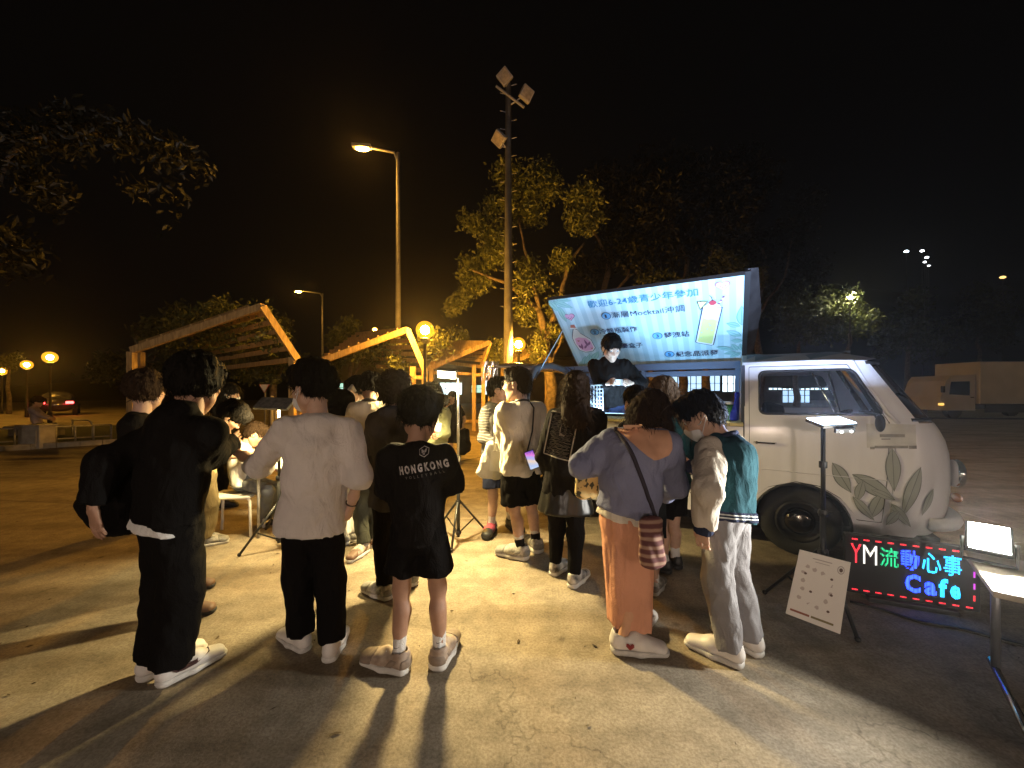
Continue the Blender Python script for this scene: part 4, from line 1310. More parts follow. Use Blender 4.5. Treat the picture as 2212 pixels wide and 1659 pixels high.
# trees left
b_ = W(-160, 1040, 7.6); b_.z = 0
tree("overhanging_tree", "big dark tree overhanging the planted strip with drooping lamp-lit tips", b_,
     [([b_, W(-120, 760, 7.6), W(-80, 520, 7.8), W(-30, 330, 8)], 0.28, 0.12), ([W(-80, 500, 7.8), W(60, 300, 8.8), W(240, 285, 9.2), W(420, 335, 9.4)], 0.05, 0.012)],
     blobs_px([(30, 300, 80), (170, 290, 50), (270, 290, 44), (335, 315, 34), (392, 330, 26), (428, 350, 18), (436, 378, 11), (376, 420, 16), (374, 455, 12), (372, 485, 8), (305, 400, 26), (100, 430, 50), (20, 540, 60)], 8.8, 0.6, 8),
     3000, 0.10, LEAF_UNLIT, 31)
for i, (px, Y, L_, lab, lm) in enumerate((
        (430, 13.5, [(330, 715, 35), (400, 690, 38), (480, 680, 34), (545, 690, 34), (590, 720, 30), (450, 740, 45), (370, 755, 35), (540, 760, 40)], "broad low tree behind the vine-covered pergola bay", LEAFD),
        (590, 16.0, [(610, 700, 16), (600, 730, 22), (640, 790, 30), (575, 800, 30), (520, 800, 30)], "shorter tree behind the steep end of the vine-covered bay", LEAFM),
        (755, 17.5, [(740, 715, 30), (770, 705, 20), (715, 745, 26), (755, 760, 34), (800, 775, 30), (720, 790, 26), (850, 790, 24)], "bushy lamp-lit tree behind the dark-slatted pergola bay", LEAFM),
        (300, 15.0, [(270, 790, 34), (330, 800, 30), (220, 800, 30), (380, 800, 34)], "dim tree beyond the railing end", LEAFD))):
    b_ = W(px, 900, Y); b_.z = 0
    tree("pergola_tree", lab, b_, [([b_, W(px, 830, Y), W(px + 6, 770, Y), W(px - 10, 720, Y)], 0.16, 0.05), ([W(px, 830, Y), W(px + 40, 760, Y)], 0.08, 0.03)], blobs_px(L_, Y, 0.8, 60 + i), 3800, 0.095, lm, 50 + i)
# bright shrub at the far left lamp
b_ = W(20, 870, 24.5); b_.z = 0
tree("lamp_shrub", "small tree with bright leaves touching the farthest globe lamp", b_, [([b_, W(18, 820, 24.5), W(20, 790, 24.5)], 0.12, 0.05)], blobs_px([(22, 784, 20), (10, 790, 16), (34, 780, 12)], 24.6, 0.4, 70), 900, 0.11, LEAFM, 71)
# right background trees and lit crown
for i, (px, Y, L_, lab) in enumerate((
        (1830, 34.0, [(1810, 690, 40), (1850, 700, 36), (1780, 720, 36), (1880, 690, 30), (1830, 660, 30)], "tree with a lamp-lit yellow-green crown behind the cab roof"),
        (1960, 40.0, [(1960, 700, 45), (1920, 740, 40), (2000, 730, 45), (1980, 660, 36)], "dark tree behind the windscreen of the van"),
        (2110, 44.0, [(2110, 700, 50), (2060, 730, 45), (2160, 720, 50), (2190, 660, 45), (2120, 640, 40)], "dark tree behind the box truck"),
        (1720, 36.0, [(1720, 700, 50), (1690, 640, 50), (1750, 640, 45)], "dark tree behind the rear edge of the cab roof"))):
    b_ = W(px, 872, Y); b_.z = 0
    tree("yard_edge_tree", lab, b_, [([b_, W(px, 800, Y), W(px + 5, 720, Y)], 0.3, 0.12)], blobs_px(L_, Y, 1.2, 80 + i), 3600, 0.20, LEAFM if i == 0 else LEAFD, 90 + i)
def post_light(px, py, Y, label, rgb, strength, r):
    c = W(px, py, Y)
    t = thing("hillside_lamp", label, "lamp", (c.x, c.y, 0)); 
    MB().lathe([(0.08, 0), (0.05, c.z - 0.1)], n=8).build("pole", POLE_D, t)
    MB().ball((0, 0, c.z), (r * 1.4, r, r * 0.7), 10, 8).build("bulb", emit("lamp_" + label[:8] + str(px), rgb, strength), t, smooth=True)
    return t
post_light(1836, 643, 33.0, "white lamp lighting the yellow-green crown behind the cab", (1.0, 0.95, 0.6), 900, 0.16)
post_light(1958, 543, 62, "lone white lamp high on the hillside", (0.75, 0.85, 1.0), 24, 0.22)
for i, (px, py) in enumerate(((1992, 542), (2002, 556), (1998, 566), (2006, 574))):
    post_light(px, py, 64 + i, ("uppermost lamp", "second lamp", "third lamp", "lowest lamp")[i] + " of the bright cluster on the hillside", (0.9, 0.95, 1.0), (18, 16, 7, 3)[i], 0.2)
post_light(2166, 599, 60, "dim amber lamp on the hillside above the box truck", (1.0, 0.6, 0.2), 2.0, 0.3)

# ---------------------------------------------------------------- long low building with lit windows behind the pergola
bw = thing("market_hall", "long low building with cold lit windows behind the pergola, glowing panes for a lit fence behind the van", "building", (4, 46, 0))
WALLM = mat("hall_wall", (0.20, 0.19, 0.17), rough=0.9, var=0.4, vscale=0.8)
MB().box((0, 1.5, 2.6), (60, 3, 5.2)).build("wall", WALLM, bw)
MB().box((0, 1.3, 5.33), (61, 4.4, 0.25)).build("roof", mat("hall_roof", (0.08, 0.075, 0.07), rough=0.9), bw)
PANE_W = emit("pane_cold", (0.72, 0.90, 1.0), 2.2); PANE_G = emit("pane_green", (0.5, 0.95, 0.75), 1.1); PANE_B = emit("pane_blue", (0.50, 0.74, 1.0), 1.5)
FRM = mat("window_frame", (0.05, 0.05, 0.05), rough=0.6)
for px0, px1, py0, py1, pm in ((950, 998, 827, 852, PANE_W), (1018, 1041, 832, 848, PANE_G), (1043, 1064, 822, 852, PANE_W), (858, 872, 826, 846, PANE_G), (640, 662, 838, 856, PANE_W), (722, 742, 828, 846, PANE_G),
                               (1440, 1476, 814, 846, PANE_B), (1480, 1516, 812, 846, PANE_B), (1532, 1556, 812, 844, PANE_B), (1560, 1596, 812, 846, PANE_W), (1300, 1330, 820, 846, PANE_B), (1690, 1716, 855, 885, PANE_B), (1727, 1750, 855, 885, PANE_B), (1660, 1790, 838, 842, PANE_W)):  # panes behind the van glow in place of the lit fence there
    a = W(px0, py0, 45.9); c = W(px1, py1, 45.9)
    cx, cz = (a.x + c.x) / 2 - 4, (a.z + c.z) / 2; w_, h_ = c.x - a.x, a.z - c.z
    if cz - h_ / 2 < 0.1: cz += 0.1 - (cz - h_ / 2)
    fr = MB()
    fr.box((cx, -0.06, cz + h_ / 2 + 0.05), (w_ + 0.2, 0.12, 0.1)); fr.box((cx, -0.06, cz - h_ / 2 - 0.05), (w_ + 0.2, 0.12, 0.1))
    nb_ = max(2, int(w_ / 0.55))
    for i in range(nb_ + 1): fr.box((cx - w_ / 2 + w_ * i / nb_, -0.062, cz), (0.07, 0.12, h_))
    if h_ > 0.8: fr.box((cx, -0.064, cz), (w_, 0.12, 0.06))
    f_ = fr.build("window", FRM, bw)
    MB().box((cx, -0.02, cz), (w_, 0.03, h_)).build("pane", pm, f_)

# give-way sign, bollards
sp_ = G(573, 942); sg = thing("give_way_sign", "small inverted triangle give-way sign on a thin post", "sign", sp_)
zz = W(573, 838, sp_.y).z
MB().tube([(0, 0, 0), (0, 0, zz + 0.05)], 0.028, 8).build("post", POLE, sg, smooth=True)
s_ = 0.16
MB().prism([(-s_, -0.035, zz + s_ * 0.7), (s_, -0.035, zz + s_ * 0.7), (0, -0.035, zz - s_ * 1.0)], (0, -0.012, 0)).build("plate", mat("sign_white", (0.7, 0.68, 0.62), rough=0.4), sg)
rim = MB()
tri = [Vector((-s_, -0.05, zz + s_ * 0.7)), Vector((s_, -0.05, zz + s_ * 0.7)), Vector((0, -0.05, zz - s_))]
for a, c in zip(tri, tri[1:] + tri[:1]): rim.beam(a.lerp(c, 0.02), a.lerp(c, 0.98), 0.006, 0.03, up=(0, 1, 0))
rim.build("border", mat("sign_red", (0.4, 0.05, 0.03), rough=0.4), sg)
for i, px in enumerate((588, 597)):
    q = G(px, 940); b_ = thing("bollard", ("taller", "shorter")[i] + " pale bollard beside the give-way sign", "bollard", q)
    MB().lathe([(0.06, 0), (0.06, 1.25 - 0.2 * i), (0.03, 1.3 - 0.2 * i)], n=12).build("post", mat("bollard_paint", (0.55, 0.5, 0.4), rough=0.6), b_, smooth=True)
# parked car with red tail lights, far left
cr = thing("parked_car", "dark parked car with red tail lights beyond the railing", "car", W(128, 890, 24.0), math.radians(46)); cr.location.z = 0
v, f = sdf_mesh([econe((0, -1.6, 0.62), (0, 1.8, 0.62), 0.78, 0.74, side=(1, 0, 0), ra2=0.42, rb2=0.36, k=0.15), econe((0, -0.8, 1.05), (0, 0.7, 1.05), 0.66, 0.60, side=(1, 0, 0), ra2=0.42, rb2=0.38, k=0.2)], 0.06, cuts=[((0, 0, 0.25), (0, 0, -1))])
link("body", np_mesh("body", v, f), mat("car_paint_dark", (0.03, 0.03, 0.035), rough=0.3, coat=0.6), cr)
for x in (-0.72, 0.72):
    for y in (-1.3, 1.4):
        w_ = MB(); w_.lathe([(0.20, -0.1), (0.31, -0.1), (0.31, 0.1), (0.20, 0.1)], n=18, M=Matrix.Translation((x, y, 0.31)) @ Matrix.Rotation(math.pi / 2, 4, 'Y')); w_.build("wheel", S_TYRE if "S_TYRE" in globals() else mat("tyre", (0.02, 0.02, 0.02), rough=0.9), cr)
for x in (-0.55, 0.55): MB().box((x, -2.32, 0.78), (0.32, 0.14, 0.14), None, 0.03).build("tail_light", emit("tail_red", (1.0, 0.05, 0.05), 12), cr)
# box truck at the right
tk = thing("box_truck", "white box truck with dark cab window parked across the yard", "truck", (W(2090, 895, 21.5).x, 21.5, 0))
TW = mat("truck_white", (0.60, 0.58, 0.54), rough=0.45, var=0.15, vscale=1.2)
TD = mat("truck_dark", (0.02, 0.02, 0.022), rough=0.6)
x0 = W(1990, 895, 21.5).x - tk.location.x; x1 = W(2062, 895, 21.5).x - tk.location.x
cabp = [(x0, 0.42), (x0 - 0.05, 1.05), (x0 + 0.28, 2.0), (x0 + 0.5, 2.28), (x1 - 0.05, 2.34), (x1 - 0.05, 0.42)]
MB().prism([(x, -1.0, z) for x, z in cabp], (0, 2.0, 0)).build("cab", TW, tk)
MB().prism([(x0 + 0.42, -1.012, 1.28), (x0 + 0.52, -1.012, 1.95), (x1 - 0.35, -1.012, 1.98), (x1 - 0.35, -1.012, 1.22)], (0, 0.01, 0)).build("side_window", mat("truck_glass", (0.01, 0.012, 0.015), rough=0.08), tk)
MB().box((x1 - 0.22, -1.015, 1.12), (0.16, 0.03, 0.05)).build("door_handle", TD, tk)
MB().box((x0 - 0.02, -1.1, 1.55), (0.1, 0.14, 0.34), None, 0.02).build("mirror", TD, tk)
MB().box((x1 + 2.9, 0, 1.9), (5.6, 2.2, 2.25), None, 0.03).build("cargo_box", TW, tk)
MB().box((x1 + 2.6, 0, 0.62), (6.0, 1.9, 0.24)).build("chassis", TD, tk)
MB().box((x1 + 2.2, -0.98, 0.52), (3.4, 0.05, 0.42)).build("side_guard", TD, tk)
for x in (x0 + 0.75, x1 + 4.2):
    for y in (-0.85, 0.85):
        w_ = MB(); w_.lathe([(0.22, -0.12), (0.40, -0.12), (0.40, 0.12), (0.22, 0.12)], n=20, M=Matrix.Translation((x, y, 0.40)) @ Matrix.Rotation(math.pi / 2, 4, 'X')); w_.build("wheel", mat("tyre", (0.02, 0.02, 0.02), rough=0.9), tk)
MB().box((x0 + 0.02, -0.98, 0.75), (0.12, 0.2, 0.12), None, 0.02).build("indicator", emit("truck_amber", (1.0, 0.55, 0.12), 1.5), tk)
# unseen lamp added to light the truck
tl = thing("globe_lamp", "added unseen globe lamp on dark post, lighting the box truck", "lamp", (34.0, 14.0, 0))
MB().lathe([(0.075, 0.0), (0.075, 0.5), (0.045, 0.55), (0.04, 3.2)], n=12).build("pole", POLE_D, tl, smooth=True)
g_ = MB().ball((0, 0, 3.4), 0.28, 20, 14).build("globe", GLOBE, tl, smooth=True)
MB().ball((0, 0, 3.4), 0.11, 16, 10).build("bulb", emit("globe_bulb_dim", (1.0, 0.76, 0.52), 240.0), g_, smooth=True)
# ---------------------------------------------------------------- the drinks van
from mathutils.geometry import delaunay_2d_cdt
def inside(p, loop):
    c = False; n = len(loop); x, y = p
    for i in range(n):
        x0, y0 = loop[i]; x1, y1 = loop[(i + 1) % n]
        if (y0 > y) != (y1 > y) and x < (x1 - x0) * (y - y0) / (y1 - y0) + x0: c = not c
    return c
def edge_dist(p, loop):
    best = 9; 
    for i in range(len(loop)):
        a = nv(loop[i]); b = nv(loop[(i + 1) % len(loop)]); d = b - a
        t = min(1, max(0, (nv(p) - a) @ d / (d @ d + 1e-12))); best = min(best, float(np.linalg.norm(nv(p) - a - d * t)))
    return best
def dens(loop, step):
    out = []
    for i in range(len(loop)):
        a = nv(loop[i]); b = nv(loop[(i + 1) % len(loop)]); n = max(1, int(np.linalg.norm(b - a) / step))
        for q in range(n): out.append(tuple(a + (b - a) * q / n))
    return out
def panel(name, outer, holes, fn, m, parent, step=0.05, thick=0.0):
    """pressed sheet: a flat outline with openings, bent by fn(x,z)->point"""
    loops = [dens(outer, step)] + [dens(h, step) for h in holes]
    V = []; E_ = []
    for lp in loops:
        o = len(V); V += [Vector(p) for p in lp]; E_ += [(o + i, o + (i + 1) % len(lp)) for i in range(len(lp))]
    xs = [p[0] for p in outer]; zs = [p[1] for p in outer]
    x = min(xs) + step / 2
    while x < max(xs):
        z = min(zs) + step / 2
        while z < max(zs):
            if inside((x, z), outer) and not any(inside((x, z), h) for h in holes) and all(edge_dist((x, z), lp) > step * 0.4 for lp in [outer] + holes): V.append(Vector((x, z)))
            z += step
        x += step
    r = delaunay_2d_cdt(V, E_, [], 0, 1e-5)
    F = [f for f in r[2] if inside(tuple(sum((Vector(r[0][i]) for i in f), Vector((0, 0))) / len(f)), outer) and not any(inside(tuple(sum((Vector(r[0][i]) for i in f), Vector((0, 0))) / len(f)), h) for h in holes)]
    P = [fn(v[0], v[1]) for v in r[0]]
    me = from_np(name, P, F)
    return link(name, me, m, parent, smooth=True)
def rounded(pts, r, n=5):
    out = []
    for i in range(len(pts)):
        a, b, c = nv(pts[i - 1]), nv(pts[i]), nv(pts[(i + 1) % len(pts)])
        u = (a - b) / np.linalg.norm(a - b); v = (c - b) / np.linalg.norm(c - b)
        p, q = b + u * r, b + v * r
        for t in np.linspace(0, 1, n): out.append(tuple((1 - t) ** 2 * p + 2 * t * (1 - t) * b + t * t * q))
    return out

VB = G(1720, 1205)
van = thing("food_van", "cream and white retro van with roof panel raised over its serving hatch", "van", VB, math.radians(-30))
VMW = WM(van); VMI = VMW.inverted()
def side_px(px, py):
    """(x,z) on the near flank under a survey pixel"""
    k_ = (px - 1106) / FPX
    o = VB; u = Vector((math.cos(math.radians(-30)), math.sin(math.radians(-30)), 0))
    s_ = (k_ * o.y - o.x) / (u.x - k_ * u.y)
    P = o + u * s_
    return s_, HC + (845 - py) / FPX * P.y
def paintmat(name, rgb, dirt):
    m, nt, b = _new(name)
    N, L = nt.nodes, nt.links
    tc = N.new("ShaderNodeTexCoord"); nz = N.new("ShaderNodeTexNoise"); nz.inputs["Scale"].default_value = 2.2; nz.inputs["Detail"].default_value = 7
    mp = N.new("ShaderNodeMapping"); mp.inputs["Scale"].default_value = (2.0, 2.0, 0.5)
    L.new(tc.outputs["Object"], mp.inputs["Vector"]); L.new(mp.outputs["Vector"], nz.inputs["Vector"])
    rp = N.new("ShaderNodeValToRGB"); rp.color_ramp.elements[0].position = 0.30; rp.color_ramp.elements[1].position = 0.62
    rp.color_ramp.elements[0].color = (*dirt, 1); rp.color_ramp.elements[1].color = (*rgb, 1)
    L.new(nz.outputs["Fac"], rp.inputs["Fac"]); L.new(rp.outputs["Color"], b.inputs["Base Color"])
    b.inputs["Roughness"].default_value = 0.38; b.inputs["Coat Weight"].default_value = 0.35; b.inputs["Coat Roughness"].default_value = 0.15
    n2 = N.new("ShaderNodeTexNoise"); n2.inputs["Scale"].default_value = 3.5
    L.new(tc.outputs["Object"], n2.inputs["Vector"]); bp_ = N.new("ShaderNodeBump"); bp_.inputs["Strength"].default_value = 0.10; bp_.inputs["Distance"].default_value = 0.05
    L.new(n2.outputs["Fac"], bp_.inputs["Height"]); L.new(bp_.outputs["Normal"], b.inputs["Normal"])
    MATS[name] = m
    return m
PAINT = paintmat("van_paint_cream", (0.77, 0.77, 0.79), (0.64, 0.63, 0.64))
PAINT_R = paintmat("van_paint_roof", (0.42, 0.34, 0.25), (0.30, 0.23, 0.16))
RUB = mat("rubber_black", (0.012, 0.012, 0.013), rough=0.6)
CHR = mat("chrome", (0.75, 0.75, 0.76), rough=0.12, metal=1.0)
DARKM = mat("van_underbody", (0.012, 0.012, 0.013), rough=0.9)
VW_ = 1.55
def tumble(z):
    return max(0, z - 1.17) * 0.22 + 0.035 * ((z - 0.80) / 0.5) ** 2 * (1 if z < 1.17 else 0) + (0.035 * (0.37 / 0.5) ** 2 if z >= 1.17 else 0)
def flank(x, z): return Vector((x, tumble(z), z))
def xs_of(z):                       # where the flank ends and the rounded front begins
    return 0.60 if z < 1.20 else 0.66 - (z - 1.20) * 0.50 - (0.06 if z < 1.2001 else 0.0)
arch = [(0.03 + 0.345 * math.cos(t), 0.30 + 0.345 * math.sin(t)) for t in np.linspace(math.pi * 1.02, -0.06 * math.pi, 19)]
# cab flank outline: rear edge, bottom with arch, front edge up the pillar
outl = [(-0.385, 1.71), (-0.385, 0.30)] + [p for p in arch] + [(0.60, 0.30), (0.62, 0.80), (0.645, 1.20), (0.40, 1.71)]
door = rounded([(-0.345, 1.675), (-0.345, 0.42), (-0.33, 0.40), (-0.318, 0.40), (-0.30, 0.50), (-0.20, 0.595), (0.0, 0.665), (0.16, 0.645), (0.30, 0.56), (0.385, 0.44), (0.40, 0.395), (0.555, 0.395), (0.585, 0.80), (0.60, 1.20), (0.365, 1.675)], 0.012, 3)
wind = rounded([(-0.265, 1.630), (-0.265, 1.245), (0.575, 1.262), (0.395, 1.635)], 0.055, 7)
gapd = []
cxy = (0.1, 1.0)
for (x, z) in door:
    d = nv((x - cxy[0], z - cxy[1])); d = d / np.linalg.norm(d) * 0.007; gapd.append((x + d[0], z + d[1]))
panel("body_side", outl, [gapd], flank, PAINT, van)
dr = panel("door", door, [wind], flank, PAINT, van)
# dark shut line behind the gap
panel("shut_line", [(x * 1.0, z) for x, z in gapd], [rounded([(-0.30, 1.640), (-0.30, 0.66), (0.50, 0.70), (0.55, 1.22), (0.36, 1.645)], 0.02)], lambda x, z: flank(x, z) + Vector((0, 0.012, 0)), RUB, van)
seal = MB(); P = [flank(x, z) + Vector((0, -0.004, 0)) for x, z in wind]; seal.tube(P + [P[0]], 0.011, 7, False); seal.build("window_seal", RUB, dr, smooth=True)
panel("window_glass", wind, [], lambda x, z: flank(x, z) + Vector((0, 0.010, 0)), glass("van_glass", (0.80, 0.84, 0.86), 0.02, 0.05), dr, 0.12)
m_ = MB(); m_.tube([flank(0.30, 1.262), flank(0.235, 1.64)], 0.010, 7); m_.tube([flank(0.275, 1.262) + Vector((0, 0.01, 0)), flank(0.12, 1.63) + Vector((0, 0.01, 0))], 0.007, 7); m_.build("quarter_light_bar", CHR, dr)
h0, z0 = side_px(1630, 955); h1, z1 = side_px(1675, 957)
m_ = MB(); m_.tube([flank(h0, z0) + Vector((0, -0.005, 0)), flank(h0 + 0.01, z0) + Vector((0, -0.035, 0)), flank(h1 - 0.01, z0) + Vector((0, -0.035, 0)), flank(h1, z0) + Vector((0, -0.005, 0))], 0.010, 8)
m_.ball(flank(h0 + 0.015, z0) + Vector((0, -0.03, 0)), 0.016, 8, 6); m_.build("door_handle", CHR, dr, smooth=True)
m_ = MB(); m_.tube([flank(-0.375, 0.755) + Vector((0, -0.001, 0)), flank(0.0, 0.745) + Vector((0, -0.001, 0)), flank(0.59, 0.74) + Vector((0, -0.001, 0))], 0.006, 5); m_.build("swage_line", PAINT, dr)
gut = MB(); gut.tube([(-0.40, tumble(1.71) - 0.012, 1.712), (0.2, tumble(1.71) - 0.015, 1.712), (0.40, tumble(1.71) - 0.008, 1.705), (0.47, tumble(1.6), 1.55), (0.60, tumble(1.25), 1.27), (0.66, 0.03, 1.19)], 0.014, 8); gut.build("gutter", PAINT, van, smooth=True)
# far flank of the cab (seen through the windows)
fl2 = lambda x, z: Vector((x, VW_ - tumble(z), z))
panel("body_side", outl, [wind], fl2, PAINT, van, 0.08)
# rounded front: loft over height
zl = [0.30, 0.36, 0.5, 0.65, 0.8, 0.95, 1.05, 1.13, 1.19, 1.215, 1.24, 1.35, 1.47, 1.58, 1.67, 1.71]
def nose(z):
    if z < 1.2: return 1.03 + 0.05 * math.sin((z - 0.3) / 0.9 * math.pi) - 0.06 * max(0, (z - 0.95) / 0.25) ** 2 - 0.08 * max(0, (0.42 - z) / 0.12) ** 2
    return 0.965 - (z - 1.2) * 0.66
def front_ring(z, n=33):
    xs = {True: 0.60 + (z - 0.3) * 0.05, False: 0.645 - (z - 1.2) * 0.48}[z < 1.2]
    y0 = tumble(z); b_ = VW_ / 2 - y0; a_ = nose(z) - xs; e = 2.0 / 2.9
    out = []
    for t in np.linspace(0, math.pi, n):
        cs, sn = math.cos(t), math.sin(t)
        out.append(Vector((xs + a_ * abs(sn) ** e, VW_ / 2 - b_ * math.copysign(abs(cs) ** e, cs), z)))
    return out
def loft(name, zs, m, par, sel=None):
    R_ = [front_ring(z) for z in zs]
    if sel is not None:
        keep = [i for i in range(len(R_[0]) - 1) if sel(i)]; R_ = [r[keep[0]:keep[-1] + 2] for r in R_]; sel = None
    n = len(R_[0]); V = [p for r in R_ for p in r]
    F = [(j * n + i, j * n + i + 1, (j + 1) * n + i + 1, (j + 1) * n + i) for j in range(len(zs) - 1) for i in range(n - 1) if sel is None or sel(i)]
    return link(name, from_np(name, V, F), m, par, smooth=True)
loft("nose", zl[:9] + [1.2], PAINT, van)
loft("windscreen", [1.2001, 1.24, 1.35, 1.47, 1.58, 1.67, 1.71], glass("screen_glass", (0.45, 0.42, 0.38), 0.05, 0.10), van, lambda i: 3 <= i < 29)
for sel_ in (lambda i: i < 3, lambda i: i >= 29): loft("pillar", [1.2001, 1.24, 1.35, 1.47, 1.58, 1.67, 1.71], PAINT, van, sel_)
sl = MB()
for z in (1.225, 1.69):
    sl.tube(front_ring(z)[2:31], 0.014, 6)
sl.build("screen_seal", RUB, van)
bmp = MB(); bmp.tube([p + Vector((0.05, 0, 0)) for p in front_ring(0.42)[3:30]], 0.05, 8); bmp.build("bumper", mat("bumper_white", (0.6, 0.58, 0.55), rough=0.4), van, smooth=True)
for s_ in (0.26, VW_ - 0.26):
    c = Vector((1.045, s_, 0.80)); M = Matrix.Translation(c) @ Matrix.Rotation(math.pi / 2, 4, 'Y')
    hl = MB().lathe([(0.105, -0.02), (0.11, 0.02), (0.095, 0.035)], n=20, M=M).build("headlight", CHR, van, smooth=True)
    MB().lathe([(0.09, 0.03), (0.05, 0.05), (0.005, 0.055)], n=20, M=M).build("lens", mat("lens_clear", (0.5, 0.5, 0.5), rough=0.1), hl, smooth=True)
for s_ in (0.20, VW_ - 0.20):
    MB().ball((1.035, s_, 0.62), (0.03, 0.06, 0.035), 12, 8).build("indicator", mat("indicator_amber", (0.35, 0.12, 0.02), rough=0.2), van, smooth=True)
# cab roof
rv = []; nx_, ny_ = 14, 18
for i in range(nx_ + 1):
    for j in range(ny_ + 1):
        fx = i / nx_; fy = j / ny_
        y0 = tumble(1.71) - 0.005; y = y0 + (VW_ - 2 * y0) * fy
        cy = 1 - abs(2 * fy - 1) ** 2.6
        fr_x = 0.40 + (front_ring(1.71)[16].x - 0.40) * (1 - abs(2 * fy - 1) ** 2.9) ** (1 / 2.9)
        x = -0.40 + (fr_x + 0.40) * fx
        rv.append((x, y, 1.715 + 0.115 * cy * (1 - max(0, (fx - 0.6) / 0.4) ** 2 * 0.75)))
rf = [(i * (ny_ + 1) + j, (i + 1) * (ny_ + 1) + j, (i + 1) * (ny_ + 1) + j + 1, i * (ny_ + 1) + j + 1) for i in range(nx_) for j in range(ny_)]
roof = link("cab_roof", from_np("cab_roof", rv, rf), PAINT_R, van, smooth=True)
MB().box((-0.395, VW_ / 2, 1.0), (0.03, VW_ - 0.10, 1.38)).build("cab_back", mat("cab_back_dark", (0.03, 0.035, 0.05), rough=0.8), van)
MB().box((0.25, VW_ / 2, 0.27), (1.3, VW_ - 0.12, 0.10)).build("cab_floor", DARKM, van)
MB().box((-0.12, 0.42, 0.95), (0.12, 0.46, 0.75), None, 0.05).build("seat", cloth("van_seat", (0.03, 0.028, 0.026)), van)
MB().box((-0.12, 1.12, 0.95), (0.12, 0.46, 0.75), None, 0.05).build("seat", MATS["van_seat"], van)
MB().box((0.62, VW_ / 2, 1.10), (0.28, VW_ - 0.2, 0.16), None, 0.04).build("dashboard", mat("dash_brown", (0.05, 0.035, 0.025), rough=0.6), van)
sw_ = MB(); c = Vector((0.42, 1.12, 1.17)); M = Matrix.Translation(c) @ Matrix.Rotation(math.radians(-25), 4, 'Y')
sw_.tube([M @ Vector((0.19 * math.cos(t), 0.19 * math.sin(t), 0)) for t in np.linspace(0, 6.2832, 25)], 0.012, 6, False); sw_.tube([M @ Vector((-0.19, 0, 0)), M @ Vector((0.19, 0, 0))], 0.01, 6); sw_.build("steering_wheel", RUB, van)
mr = MB(); mr.tube([flank(0.50, 1.30) + Vector((0, -0.01, 0)), flank(0.50, 1.20) + Vector((0.02, -0.10, 0))], 0.008, 6); mr.ball(flank(0.5, 1.20) + Vector((0.02, -0.12, 0.0)), (0.03, 0.05, 0.07), 12, 8); mr.build("wing_mirror", RUB, van, smooth=True)
# wheels
HUB = mat("hubcap_dull", (0.10, 0.092, 0.08), rough=0.22, metal=1.0)
TYRE = mat("tyre", (0.02, 0.02, 0.02), rough=0.9)
for x in (0.03, -2.18):
    for y in (0.13, VW_ - 0.13):
        sg_ = -1 if y < 0.5 else 1
        M = Matrix.Translation((x, y, 0.305)) @ Matrix.Rotation(math.pi / 2 * -sg_, 4, 'X')
        wl = MB().lathe([(0.17, -0.08), (0.28, -0.09), (0.303, -0.06), (0.305, 0.05), (0.285, 0.085), (0.19, 0.08), (0.17, 0.05)], n=30, M=M).build("wheel", TYRE, van, smooth=True)
        MB().lathe([(0.18, 0.03), (0.185, 0.075), (0.165, 0.085), (0.15, 0.055), (0.12, 0.05)], n=26, M=M).build("rim", mat("rim_dark", (0.02, 0.019, 0.018), rough=0.6, metal=0.5), wl, smooth=True)
        MB().lathe([(0.12, 0.05), (0.11, 0.085), (0.06, 0.105), (0.004, 0.11)], n=24, M=M).build("hubcap", HUB, wl, smooth=True)
    a2 = MB(); a2.box((x, 0.55, 0.5), (0.80, 0.02, 0.66)); a2.build("wheel_well", DARKM, van)
lip = MB(); lip.tube([Vector((x, tumble(z) - 0.006, z)) for x, z in arch], 0.011, 6); lip.build("arch_lip", RUB, van)
MB().box((-1.1, VW_ / 2, 0.24), (3.2, VW_ - 0.3, 0.14)).build("chassis", DARKM, van)
# cargo body
XR = -2.72
arch2 = [(-2.18 + 0.345 * math.cos(t), 0.30 + 0.345 * math.sin(t)) for t in np.linspace(math.pi * 1.02, -0.06 * math.pi, 19)]
ob = [(XR, 1.12), (XR + 0.02, 0.34)] + [p for p in arch2 if p[0] > XR + 0.03] + [(-0.395, 0.30), (-0.395, 1.12)]
panel("body_side", ob, [], flank, PAINT, van, 0.08)
panel("body_side", ob, [], fl2, mat("van_inside_blue", (0.10, 0.13, 0.22), rough=0.6), van, 0.1)
MB().box(((XR - 0.395) / 2, VW_ / 2, 0.50), (abs(XR + 0.395), VW_ - 0.12, 0.04)).build("load_floor", mat("load_floor", (0.10, 0.10, 0.11), rough=0.8), van)
MB().box((XR + 0.01, VW_ / 2, 0.73), (0.03, VW_ - 0.08, 0.80)).build("rear_panel", PAINT, van)
ct = MB(); ct.box(((XR - 0.395) / 2, 0.16, 1.145), (abs(XR + 0.395), 0.50, 0.03), None, 0.006); ct.build("counter", mat("counter_yellow", (0.62, 0.52, 0.22), rough=0.5, var=0.2), van)
